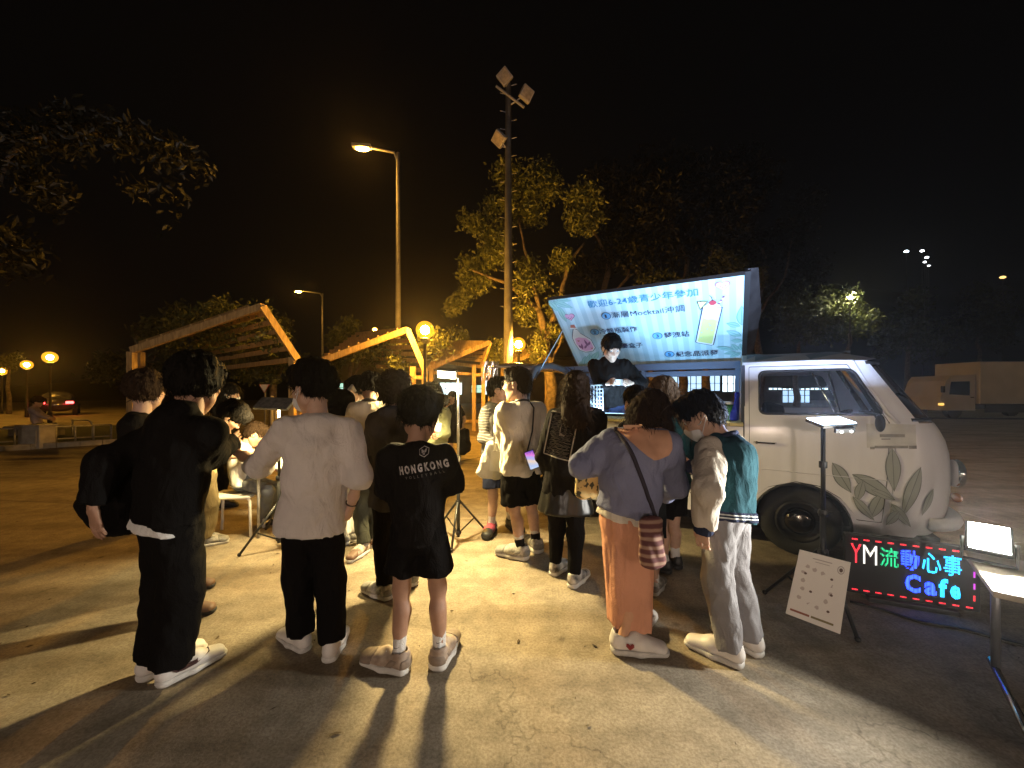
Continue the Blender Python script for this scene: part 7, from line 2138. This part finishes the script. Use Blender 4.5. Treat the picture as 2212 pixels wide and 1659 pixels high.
v, f = sdf_mesh([econe((0, 0, 0.18), (0.0, 0, -0.2), 0.10, 0.13, side=(1, 0, 0), ra2=0.06, rb2=0.08), econe((0.03, 0, -0.1), (-0.03, 0, -0.24), 0.1, 0.09, k=0.05)], 0.014, fold=(0.014, 20, 6, 0.4))
link("cloth", np_mesh("cloth", v, f), C_BLACK, jk)

# person with a drink, mostly hidden
CROWD["drink"] = person(dict(
    label="person in sage green top holding a drink cup behind the boy in lettered tee", H=1.56, yaw=150, seed=31, vox=0.014,
    feet=[(950, 1122, 160), (925, 1122, 150)], hip=(938, 1000), head=(932, 856, 0.0), look=(150, 20, 0), hs=1.12,
    arms=[((962, 930, -0.05), (944, 940, -0.25)), ((910, 930, -0.1), (930, 940, -0.28))], hands=("grip", "grip"), hair="curly", hairmat=BROWN_HAIR,
    top=dict(mat=C_SAGE, name="shirt", hem=0.05, w=1.05), low=dict(kind="trousers", mat=C_JEANS, w=1.0), shoe=(S_GREY, WHITE_SOLE)))
cp = thing("drink_cup", "clear plastic cup of pink drink with a straw", "cup", W(945, 925, 3.86))
MB().lathe([(0.034, -0.05), (0.042, 0.05)]).build("cup", mat("cup_plastic", (0.85, 0.80, 0.78), rough=0.2), cp, smooth=False)
MB().lathe([(0.0345, -0.052), (0.037, -0.005)], n=20).build("drink", mat("drink_pink", (0.75, 0.18, 0.15), rough=0.2), cp)
MB().tube([(0, 0, 0), (0.012, 0, 0.13)], 0.005, 8).build("straw", C_WHITE, cp)

# man with glasses
CROWD["glasses"] = person(dict(
    label="man with glasses in cream sweatshirt and black shorts, lit phone on a cord", H=1.70, yaw=20, seed=34,
    feet=[(1126, 1207, 66), (1159, 1191, 22)], hip=(1124, 1010), head=(1117, 830, 0.0), look=(70, 2, 0), hs=1.18,
    sw=0.195, arms=[((1086, 930, 0.08), (1094, 985, 0.26)), ((1164, 935, 0.05), (1152, 1000, 0.16))], hair="short", hairscale=(0.97, 0.97, 0.97), hairmat=hairmat("hair_dark_brown", (0.022, 0.016, 0.012)), glasses=True,
    top=dict(mat=C_CREAM2, name="sweatshirt", hem=0.05, w=1.16, sleeve=1.95, sleeve_r=(0.095, 0.086, 0.066), fold=0.011, ff=17, collar=(C_GREYDK, 0.068, 0.028)),
    low=dict(kind="shorts", mat=C_BLACK, w=1.22, to=0.88), sock=[(0.135, 0.085, C_SOCKW), (0.085, -0.02, C_SOCKB)], shoe=(S_GREY, WHITE_SOLE, True), shoescale=1.1))
bp = CROWD["glasses"]
def cord_on(bp, pts, name, m, r=0.006, n=(0, -1, 0), off=0.006, parent=None):
    me = bp["top"]
    bvh = BVHTree.FromPolygons([v.co for v in me.vertices], [list(p.vertices) for p in me.polygons])
    P = []
    pts = [bp["J"](q) for q in pts]
    for a, c in zip(pts[:-1], pts[1:]):
        for t in np.linspace(0, 1, 8, endpoint=False): P.append(a + (c - a) * t)
    P.append(pts[-1])
    out = []
    nn = Vector(n).normalized()
    for p in P:
        h = bvh.ray_cast(Vector(p) + nn * 0.5, -nn, 0.8)
        out.append(h[0] + nn * off if h[0] is not None else Vector(p))
    mb = MB(); mb.tube(out, r, 6)
    return mb.build(name, m, parent or bp["par"]), out
co, cpts = cord_on(bp, [(1140, 862), (1152, 880), (1148, 930), (1138, 968)], "neck_cord", mat("cord_black", (0.015, 0.013, 0.012)), 0.007)
pt = bp["b"] + nv(cpts[-1])
ph = thing("mobile_phone", "mobile phone with lit colourful screen hanging on a cord at the cream sweatshirt", "phone", Vector(pt) + Vector((0.035, -0.02, -0.075)))
Mp = Matrix.Rotation(math.radians(22), 4, 'Y') 
Mp = Matrix.Rotation(math.radians(-20), 4, 'Y')
MB().box((0, 0, 0), (0.085, 0.012, 0.165), Mp, 0.004).build("case", S_BLACK, ph)
def screen_mat():
    m, nt, b = _new("phone_screen")
    N, L = nt.nodes, nt.links
    tc = N.new("ShaderNodeTexCoord"); sp = N.new("ShaderNodeSeparateXYZ"); L.new(tc.outputs["Generated"], sp.inputs[0])
    rp = N.new("ShaderNodeValToRGB"); e = rp.color_ramp.elements
    e[0].color = (0.75, 0.85, 1, 1); e[1].color = (0.12, 0.06, 0.5, 1); e[1].position = 0.95
    for p, c in ((0.2, (0.5, 0.65, 1, 1)), (0.45, (0.95, 0.75, 0.6, 1)), (0.58, (0.5, 0.5, 1, 1)), (0.75, (0.9, 0.25, 0.85, 1))):
        k_ = e.new(p); k_.color = c
    nz = N.new("ShaderNodeTexNoise"); nz.inputs["Scale"].default_value = 7
    L.new(tc.outputs["Generated"], nz.inputs["Vector"])
    ad = N.new("ShaderNodeMath"); ad.operation = 'MULTIPLY_ADD'; ad.inputs[1].default_value = 0.3; ad.inputs[2].default_value = -0.15
    L.new(nz.outputs["Fac"], ad.inputs[0])
    a2 = N.new("ShaderNodeMath"); L.new(sp.outputs["Z"], a2.inputs[0]); L.new(ad.outputs[0], a2.inputs[1])
    L.new(a2.outputs[0], rp.inputs["Fac"]); L.new(rp.outputs["Color"], b.inputs["Emission Color"])
    b.inputs["Emission Strength"].default_value = 0.9
    b.inputs["Base Color"].default_value = (0.01, 0.01, 0.01, 1)
    return m
MB().box((0, -0.0075, 0), (0.074, 0.003, 0.150), Mp).build("screen", screen_mat(), ph)

# friend facing him
ZEBRA, nt_, b_ = _new("jacket_striped_sleeve")
wv = nt_.nodes.new("ShaderNodeTexWave"); wv.inputs["Scale"].default_value = 11; wv.inputs["Distortion"].default_value = 5; wv.inputs["Detail"].default_value = 1
wv.bands_direction = 'Z'
tcz = nt_.nodes.new("ShaderNodeTexCoord"); nt_.links.new(tcz.outputs["Object"], wv.inputs["Vector"])
rpz = nt_.nodes.new("ShaderNodeValToRGB"); rpz.color_ramp.elements[0].position = 0.80; rpz.color_ramp.elements[1].position = 0.86
rpz.color_ramp.elements[0].color = (0.085, 0.082, 0.078, 1); rpz.color_ramp.elements[1].color = (0.34, 0.33, 0.31, 1)
nt_.links.new(wv.outputs["Color"], rpz.inputs["Fac"]); nt_.links.new(rpz.outputs["Color"], b_.inputs["Base Color"]); b_.inputs["Roughness"].default_value = 0.9
CROWD["friend"] = person(dict(
    label="person in slate jacket with white sleeve stripes, navy shorts and pink-and-black shoes", H=1.60, yaw=-120, seed=37, vox=0.012,
    feet=[(1104, 1140, -150), (1062, 1150, 168)], hip=(1068, 1000), head=(1076, 842, 0.05), look=(-95, 5, 0), hs=1.12,
    arms=[((1085, 940, 0.1), (1075, 955, -0.1)), ((1044, 945, -0.1), (1078, 962, -0.2))], hair="short", glasses=True,
    top=dict(mat=C_JACKET, sleeve_mat=ZEBRA, name="jacket", hem=0.0, w=1.12, fold=0.010), low=dict(kind="shorts", mat=C_NAVY, w=1.1, to=0.75),
    sock=[(0.14, -0.02, C_SOCKW)], shoe=[(S_BLACK, BLACK_SOLE, True), (S_PINK, BLACK_SOLE, True)], shoescale=1.1))
tb = thing("tote_bag", "pale canvas tote bag hanging beside the slate jacket", "bag", W(1062, 990, 3.62))
v, f = sdf_mesh([econe((-0.03, 0, -0.15), (0.03, 0, 0.12), 0.13, 0.09, side=(1, 0.2, 0), ra2=0.05, rb2=0.035)], 0.011, fold=(0.012, 22, 13, 0.4))
link("bag_body", np_mesh("bag_body", v, f), cloth("canvas_pale", (0.62, 0.60, 0.55)), tb)
MB().box((0.05, -0.065, -0.01), (0.12, 0.004, 0.19), Matrix.Rotation(0.08, 4, 'Y')).build("paper_slip", C_WHITE, tb)
m_ = MB(); m_.tube([(0.02, -0.03, 0.12), (0.03, 0.0, 0.26), (0.02, 0.03, 0.12)], 0.010, 6); m_.build("handle", C_JACKET, tb)

# long-haired woman, printed jacket
CROWD["print"] = person(dict(
    label="long-haired woman in a black jacket with a framed line print on the back", H=1.64, yaw=-8, seed=41, fem=True,
    feet=[(1200, 1240, -40), (1240, 1266, -38)], hip=(1222, 1065), head=(1244, 842, 0.02), look=(-6, 4, 0), hs=1.12,
    sw=0.195, arms=[((1176, 985, 0.05), (1196, 1040, 0.2)), ((1284, 975, 0.12), (1286, 1000, 0.35))], hair="long", hairmat=BROWN_HAIR, hairlen=0.12,
    top=dict(mat=C_BLACK2, name="jacket", hem=0.02, w=1.20, fold=0.008, ff=16, sleeve_r=(0.095, 0.085, 0.066)),
    low=dict(kind="leggings", mat=C_BLACK, w=1.0, fold=0.003), shoe=(mat("shoe_black_white", (0.55, 0.52, 0.48), rough=0.6, var=0.95, vscale=16, dark=(0.02, 0.016, 0.015)), WHITE_SOLE)))
bp = CROWD["print"]
P_ = [econe(bp["hip"] + nv((0, 0, 0.05)), bp["hip"] - nv((0, 0, 0.12)), 0.175, 0.215, side=bp["R"], ra2=0.13, rb2=0.165, clip=[(bp["hip"] - nv((0, 0, 0.14)), (0, 0, -1))])]
v, f = sdf_mesh(P_, 0.010, fold=(0.008, 20, 5, 0.15)); link("leather_skirt", np_mesh("leather_skirt", v, f), LEATHER, bp["par"])
# the print: frame and wavy lines with a plain upright shape
V = []; F = []
def strip(p0, p1, w, n=12, wob=0.0, ph=0.0):
    o = len(V); p0 = nv(p0); p1 = nv(p1); d = (p1 - p0) / np.linalg.norm(p1 - p0); q = nv((-d[1], d[0])) * w / 2
    for i in range(n + 1):
        c = p0 + (p1 - p0) * i / n + nv((0, wob * math.sin(i * 1.7 + ph) + wob * 0.6 * math.sin(i * 0.7 + 2 * ph)))
        V.append(tuple(c - q)); V.append(tuple(c + q))
    for i in range(n): F.append((o + 2 * i, o + 2 * i + 2, o + 2 * i + 3, o + 2 * i + 1))
w_, h_ = 0.098, 0.165
for a, c in (((-w_, -h_), (w_, -h_)), ((-w_, h_), (w_, h_)), ((-w_, -h_), (-w_, h_)), ((w_, -h_), (w_, h_))): strip(a, c, 0.009)
lay_geo(bp, (V, F), "print_frame", mat("print_bone", (0.42, 0.38, 0.34), rough=0.8, var=0.3, vscale=40), (1211, 942, -0.14), -0.20)
V = []; F = []
rr = random.Random(4)
for i in range(30):
    y = -h_ + 0.014 + i * (2 * h_ - 0.028) / 30
    x0 = -w_ + 0.012 + rr.random() * 0.02; x1 = w_ - 0.012 - rr.random() * 0.02
    strip((x0, y), (x1, y + rr.uniform(-0.004, 0.004)), 0.0022, 14, 0.0022, i)
lay_geo(bp, (V, F), "print_lines", mat("print_line", (0.17, 0.155, 0.14), rough=0.8), (1211, 942, -0.14), -0.20)
V = [(-0.018, 0.0), (0.02, 0.0), (0.026, 0.05), (0.016, 0.1), (0.012, 0.135), (-0.004, 0.138), (-0.012, 0.1), (-0.022, 0.05)]; F = [tuple(range(8))]
lay_geo(bp, (V, F), "print_shape", mat("print_shape", (0.26, 0.22, 0.19), rough=0.8), (1213, 942, -0.14), -0.20)
rb = thing("patterned_bag", "small straw-coloured bag with dark curved marks between the two women", "bag", W(1268, 1038, 2.62))
BAGP, nt_, b_ = _new("bag_curved_marks")
vo = nt_.nodes.new("ShaderNodeTexVoronoi"); vo.inputs["Scale"].default_value = 26; vo.feature = 'DISTANCE_TO_EDGE'
nzb = nt_.nodes.new("ShaderNodeTexNoise"); nzb.inputs["Scale"].default_value = 24
tcb = nt_.nodes.new("ShaderNodeTexCoord"); nt_.links.new(tcb.outputs["Object"], nzb.inputs["Vector"])
rpb = nt_.nodes.new("ShaderNodeValToRGB"); rpb.color_ramp.elements[0].position = 0.42; rpb.color_ramp.elements[1].position = 0.46
rpb.color_ramp.elements[0].color = (0.05, 0.05, 0.03, 1); rpb.color_ramp.elements[1].color = (0.55, 0.42, 0.18, 1)
nt_.links.new(nzb.outputs["Fac"], rpb.inputs["Fac"]); nt_.links.new(rpb.outputs["Color"], b_.inputs["Base Color"]); b_.inputs["Roughness"].default_value = 0.85
v, f = sdf_mesh([econe((0, 0, -0.085), (0, 0, 0.07), 0.085, 0.08, side=(1, 0.1, 0), ra2=0.045, rb2=0.03)], 0.009, fold=(0.004, 24, 3, 1))
link("bag_body", np_mesh("bag_body", v, f), BAGP, rb)

# woman in terracotta skirt
CROWD["skirt"] = person(dict(
    label="woman in a blue-grey off-neck sweater and long terracotta skirt, head bent down", H=1.58, yaw=-30, seed=44, fem=True,
    feet=[(1372, 1372, -45), (1346, 1408, -98)], hip=(1352, 1105), head=(1402, 896, 0.10), look=(-34, 48, 12), hs=1.20, bow=0.04,
    sw=0.200, wide=1.02, arms=[((1272, 990, 0.06), (1304, 1010, 0.28)), ((1456, 1050, 0.06), (1432, 1070, 0.28))],
    hair="long", nocurtain=True, hairlen=0.05, hairmat=BROWN_HAIR,
    locks=[(0.05, 0.05, 0.0, (1462, 985, 0.12), 0.055, 0.035), (0.07, 0.0, 0.0, (1448, 955, 0.02), 0.05, 0.03), (-0.06, 0.03, -0.02, (1372, 952, 0.02), 0.03, 0.012), (0.0, -0.04, -0.03, (1395, 960, -0.02), 0.02, 0.008)],
    skinmat=mat("skin_warm", (0.58, 0.32, 0.20), rough=0.55, spec=0.3, var=0.08, vscale=30),
    top=dict(mat=C_BLUEGREY, name="sweater", hem=0.0, w=1.18, hemw=0.184, sleeve=1.9, sleeve_r=(0.098, 0.090, 0.066), fold=0.010, ff=16), under=(C_CREAM2, 0.045),
    low=dict(kind="skirt", name="skirt", mat=C_RUST, bottom=0.115, rb=0.148, hipw=0.98, fold=0.010, ff=24), shoe=(S_WHITE, WHITE_SOLE), shoescale=1.18))
bp = CROWD["skirt"]
# open neckline of the sweater: bare upper back
V = []
ctrl = ((1346, 1448, 918), (1350, 1446, 935), (1362, 1446, 952), (1376, 1446, 968), (1392, 1440, 982), (1404, 1416, 990))
_c = []
for (q0, q1) in zip(ctrl[:-1], ctrl[1:]):
    for t in (0, 0.25, 0.5, 0.75): _c.append(tuple(a_ + (b_ - a_) * t for a_, b_ in zip(q0, q1)))
ctrl = _c + [ctrl[-1]]
o0 = bp["J"]((1398, 950, -0.12))
for (xa, xb, yy) in ctrl:
    for j in range(25):
        q = bp["J"]((xa + (xb - xa) * j / 24, yy, -0.12)) - o0
        V.append((q[0], q[2]))
F = [(i * 25 + j, i * 25 + j + 1, (i + 1) * 25 + j + 1, (i + 1) * 25 + j) for i in range(len(ctrl) - 1) for j in range(24)]
P, F = wrap_on([bp["top"], bp["body"]], bp["base"], (V, F), o0, nv((1, 0, 0)), nv((0, 0, 1)), nv((0, -1, 0)), off=0.009, reach=0.5)
o_ = link("bare_back", from_np("bare_back", P, F), MATS["skin_warm"], bp["par"], smooth=True)
sho = [c for c in bp["par"].children if c.name.startswith("shoe")][1]
ht = [(a_ * 1.35, b_ * 1.35) for a_, b_ in ((0.0, -0.016), (0.016, 0.002), (0.015, 0.012), (0.008, 0.014), (0.0, 0.007), (-0.008, 0.014), (-0.015, 0.012), (-0.016, 0.002))]
t = bp["toes"][1]; n = nv((t[1], -t[0], 0)); a = nv(bp["ft"][1]) - bp["b"]
P, F = wrap_on([sho.data], bp["base"], (ht, [tuple(range(8))]), a + t * 0.03 + nv((0, 0, 0.062)), t, (0, 0, 1), n, off=0.008)
link("heart_patch", from_np("heart_patch", P, F), mat("patch_red", (0.22, 0.015, 0.015), rough=0.6), sho)
sb = thing("striped_bag", "knitted bag with maroon and tan stripes hanging beside the terracotta skirt", "bag", W(1408, 1168, 1.98))
STR, nt_, b_ = _new("bag_stripes")
tcs = nt_.nodes.new("ShaderNodeTexCoord"); wv = nt_.nodes.new("ShaderNodeTexWave"); wv.bands_direction = 'Z'; wv.inputs["Scale"].default_value = 7.5
wv.inputs["Distortion"].default_value = 0.8
nt_.links.new(tcs.outputs["Object"], wv.inputs["Vector"]); rps = nt_.nodes.new("ShaderNodeValToRGB"); e = rps.color_ramp.elements
e[0].color = (0.10, 0.035, 0.035, 1); e[1].color = (0.30, 0.19, 0.14, 1); e[0].position = 0.3; e[1].position = 0.85
q = e.new(0.55); q.color = (0.16, 0.06, 0.05, 1)
nt_.links.new(wv.outputs["Color"], rps.inputs["Fac"]); nt_.links.new(rps.outputs["Color"], b_.inputs["Base Color"]); b_.inputs["Roughness"].default_value = 0.95
v, f = sdf_mesh([econe((0.005, 0, -0.10), (-0.005, 0, 0.10), 0.072, 0.066, side=(1, 0.2, 0), ra2=0.045, rb2=0.03)], 0.008, fold=(0.005, 34, 3, 1.6))
link("bag_body", np_mesh("bag_body", v, f), STR, sb)
cord_on(bp, [(1330, 925), (1352, 980), (1380, 1060), (1398, 1100)], "strap", cloth("strap_dark", (0.05, 0.045, 0.06)), 0.011, off=0.006)

# varsity jacket
CROWD["varsity"] = person(dict(
    label="man in teal varsity jacket with cream sleeves and grey sweatpants, wearing a face mask", H=1.56, yaw=38, seed=48,
    feet=[(1578, 1432, 48), (1622, 1408, 28)], hip=(1568, 1100), head=(1516, 898, 0.14), look=(58, 34, 0), hs=1.22, bow=0.05,
    sw=0.20, arms=[((1528, 1060, -0.17), (1520, 1142, -0.13)), ((1560, 1020, 0.25), (1500, 1010, 0.42))], hair="short", mask=True, hands=("relax", "grip"),
    top=dict(mat=C_TEAL, sleeve_mat=cloth("leather_cream", (0.56, 0.50, 0.42), rough=0.6), name="jacket", hem=0.06, w=1.18, hemw=0.172, sleeve=1.95, sleeve_r=(0.098, 0.092, 0.062), fold=0.010, ff=17,
             stripes=[(0.0, 0.014, C_NAVY), (0.014, 0.022, STRIPE_W), (0.022, 0.030, C_NAVY), (0.030, 0.038, STRIPE_W), (0.038, 0.05, C_NAVY)],
             cuff=[(-0.045, 0.02, C_NAVY), (-0.005, 0.004, STRIPE_W)], collar=(C_NAVY, 0.075, 0.035)),
    low=dict(kind="trousers", mat=C_GREYP, w=1.18, fold=0.009, ff=22), shoe=(S_WHITE, WHITE_SOLE), shoescale=1.14))

# two at the counter
CROWD["teal"] = person(dict(
    label="girl with long light-brown hair in a deep teal jacket and dark shorts at the counter", H=1.58, yaw=28, seed=52, fem=True, vox=0.011,
    feet=[(1436, 1236, 60), (1460, 1226, 20)], hip=(1452, 1050), head=(1430, 848, 0.05), look=(48, 10, -6), hs=1.10,
    arms=[((1428, 985, 0.0), (1450, 1045, 0.1)), ((1508, 985, 0.05), (1490, 1010, 0.28))], hair="long", hairmat=LIGHT_HAIR, hairlen=0.20, hairshift=0.05,
    top=dict(mat=C_TEALD, name="jacket", hem=0.02, w=1.14, cuff=[(-0.03, 0.02, C_BLACK), (-0.012, -0.004, STRIPE_W)], fold=0.010),
    low=dict(kind="shorts", mat=C_BLACK2, w=1.05, to=0.75), sock=[(0.16, -0.02, C_SOCKW)], shoe=(S_BLACK, BLACK_SOLE)))
CROWD["child"] = person(dict(
    label="short black-haired child in dark top at the counter, beyond the blue-grey sweater", H=1.48, yaw=18, seed=55, vox=0.012,
    feet=[(1392, 1262, 15), (1414, 1282, -38)], hip=(1398, 1085), head=(1374, 872, 0.04), look=(10, 18, 0), hs=1.15,
    arms=[((1345, 985, 0.05), (1360, 1030, 0.2)), ((1436, 990, 0.05), (1430, 1040, 0.2))], hair="short",
    top=dict(mat=C_BLACK, name="top", hem=0.02, w=1.05), low=dict(kind="shorts", mat=C_BLACK, w=1.08, to=0.85), sock=[(0.18, -0.02, C_SOCKW)], shoe=(S_GREY, WHITE_SOLE)))

# seated players and helper at the games table
CROWD["seated_boy"] = person(dict(
    label="boy in white tee and grey jeans sitting on the white stool at the table", H=1.42, yaw=-62, seed=60, vox=0.011,
    feet=[(588, 1122, -70), (570, 1134, -75)], hip=(524, 1038), head=(552, 938, 0.1), Y=3.98, look=(-60, 38, 0), hs=1.18, bow=0.06,
    knee=[(594, 1052, 0.12), (580, 1060, -0.12)], arms=[((560, 1005, 0.2), (590, 1000, 0.25)), ((540, 1005, -0.15), (580, 1010, -0.05))], hair="short", hairmat=BROWN_HAIR,
    top=dict(mat=C_WHITE, name="tee", hem=0.07, w=1.12, sleeve=0.95, fold=0.012, ff=18), low=dict(kind="trousers", mat=C_JEANS, w=0.98, fold=0.010), shoe=(S_BLACK, BLACK_SOLE)))
CROWD["girl"] = person(dict(
    label="girl with black bobbed hair in straw-coloured top bending over the table", H=1.42, yaw=-58, seed=63, vox=0.011, fem=True,
    feet=[(446, 1172, -80), (440, 1180, -60)], hip=(442, 1022), head=(498, 900, 0.0), Y=3.62, look=(-60, 48, 0), hs=1.30, bow=0.06,
    arms=[((512, 985, 0.12), (545, 975, 0.2)), ((495, 985, -0.12), (525, 985, -0.05))], hair="mop", hairscale=(1.05, 1.05, 1.05),
    top=dict(mat=C_YELLOW, name="top", hem=0.06, w=1.08, sleeve=0.9, fold=0.012), low=dict(kind="trousers", mat=cloth("twill_khaki", (0.22, 0.17, 0.09)), w=1.1), shoe=(S_GREY, WHITE_SOLE)))
CROWD["helper"] = person(dict(
    label="dark-haired helper in black with a face mask standing behind the bending girl", H=1.55, yaw=-82, seed=66, vox=0.014, fem=True,
    feet=[(470, 1090, -80), (476, 1096, -80)], hip=(478, 985), head=(497, 850, 0.0), look=(-75, 14, 0), hs=1.10,
    arms=[((500, 930, 0.15), (520, 950, 0.2)), ((490, 930, -0.1), (510, 955, -0.1))], hair="long", hairlen=0.1, mask=True,
    top=dict(mat=C_BLACK, name="top", hem=0.02), low=dict(kind="trousers", mat=C_BLACK, w=1.0), shoe=(S_BLACK, BLACK_SOLE)))
bp = CROWD["helper"]
m_ = MB()
for a, c in (((-0.02, -0.09, 0.09), (0.03, -0.05, 0.125)), ((-0.035, -0.06, 0.11), (0.0, -0.02, 0.14))):
    m_.tube([bp["Mh"] @ Vector(a), bp["Mh"] @ Vector(c)], 0.008, 6)
m_.build("hair_clip", mat("clip_metal", (0.8, 0.78, 0.7), rough=0.15, metal=1.0), bp["par"])

# far seated person by the railing
CROWD["far"] = person(dict(
    label="person in pale top sitting beside the railing under the far globe lamps", H=1.6, yaw=-60, seed=70, vox=0.02,
    feet=[(120, 946, -70), (112, 950, -70)], hip=(82, 918), head=(82, 868, 0.0), look=(-60, 20, 0), hs=1.3,
    knee=[(118, 918, 0.2), (112, 920, -0.2)], arms=[((98, 900, 0.1), (120, 906, 0.1)), ((92, 902, -0.1), (116, 908, -0.1))], hair="mop", hairmat=BROWN_HAIR,
    top=dict(mat=cloth("cotton_mauve", (0.42, 0.33, 0.33)), name="top", hem=0.05), low=dict(kind="trousers", mat=C_OLIVE), shoe=(S_GREY, WHITE_SOLE)))

# server standing in the van
CROWD["server"] = person(dict(
    label="server in black hoodie standing in the van and looking down at his hands", H=1.66, yaw=172, seed=75, vox=0.010,
    feet=[(1352, 1004, 185, 4.85), (1318, 1004, 165, 4.85)], base_z=0.52, hip=(1342, 866), head=(1321, 752, -0.10), look=(186, 30, 4), hs=1.30, bow=0.03, wide=1.15,
    sw=0.215, arms=[((1394, 836, -0.05), (1352, 826, -0.30)), ((1298, 836, -0.08), (1314, 828, -0.32))], hands=("grip", "grip"), hair="short", hairscale=(1.05, 1.05, 1.06),
    palm=((-0.6, 0.2, -0.2), (0.6, 0.2, -0.2)),
    top=dict(mat=C_BLACK2, name="hoodie", hem=0.05, w=1.16, sleeve=1.88, sleeve_r=(0.095, 0.085, 0.062), fold=0.011, ff=17,
             extra=[lambda q: econe(q["nb"] + q["F"] * 0.03 - q["R"] * 0.05, q["nb"] + q["F"] * 0.03 + q["R"] * 0.05, 0.06, k=0.04)]),
    low=dict(kind="trousers", mat=C_NAVY, w=1.0), shoe=(S_BLACK, BLACK_SOLE)))
bp = CROWD["server"]
V = [(0.010 * math.cos(t), 0.009 * math.sin(t)) for t in np.linspace(0, 6.28, 10, endpoint=False)]
P, F = wrap_on([bp["top"]], bp["base"], (V, [tuple(range(10))]), bp["J"]((1365, 787)), nv((1, 0, 0)), nv((0, 0, 1)), nv((0, -1, 0)))
link("chest_emblem", from_np("chest_emblem", P, F), C_WHITE, bp["par"])
nk_ = thing("paper_napkin", "folded white napkin held in the hands of the server", "napkin", W(1334, 826, 4.46))
v = [(x, 0.012 * math.sin(x * 60), z) for x in np.linspace(-0.06, 0.06, 7) for z in np.linspace(-0.035, 0.035, 4)]
o_ = link("sheet", from_np("sheet", v, [(a * 4 + b, (a + 1) * 4 + b, (a + 1) * 4 + b + 1, a * 4 + b + 1) for a in range(6) for b in range(3)]), C_WHITE, nk_, smooth=True)

# ---------------------------------------------------------------- haze added for the glow round the lamps
hz_m = bpy.data.materials.new("lamp_glow_haze"); hz_m.use_nodes = True
nt_ = hz_m.node_tree
for n in list(nt_.nodes):
    if n.type == 'BSDF_PRINCIPLED': nt_.nodes.remove(n)
pv = nt_.nodes.new("ShaderNodeVolumePrincipled"); pv.inputs["Density"].default_value = 0.0006; pv.inputs["Color"].default_value = (0.9, 0.88, 0.85, 1); pv.inputs["Anisotropy"].default_value = 0.82
nt_.links.new(pv.outputs[0], [n for n in nt_.nodes if n.type == 'OUTPUT_MATERIAL'][0].inputs["Volume"])
hz = MB().box((0, 90, 29), (500, 320, 60.6)).build("haze", hz_m); tag(hz, kind="stuff")

# dry leaves and grit on the yard, too small to pick apart
r_ = np.random.RandomState(5); n_ = 420
Pg = np.stack([r_.uniform(-6, 5, n_), 0.9 + 7 * r_.rand(n_) ** 1.3, np.full(n_, 0.004)], 1)
an = r_.rand(n_) * 6.28; sz = 0.006 + 0.020 * r_.rand(n_) ** 3
D_ = np.stack([np.cos(an), np.sin(an), 0 * an], 1); E_ = np.stack([-np.sin(an), np.cos(an), 0 * an], 1)
Vg = np.stack([Pg - D_ * sz[:, None], Pg + E_ * sz[:, None] * 0.4 + [0, 0, 0.004], Pg + D_ * sz[:, None] + [0, 0, 0.003], Pg - E_ * sz[:, None] * 0.4], 1).reshape(-1, 3)
lt = link("leaf_litter", np_mesh("leaf_litter", Vg, np.arange(n_ * 4).reshape(-1, 4)), mat("dry_leaf", (0.10, 0.065, 0.03), rough=0.9, var=0.6, vscale=3)); tag(lt, "scattered small dry leaves and grit on the concrete yard", "litter", kind="stuff")
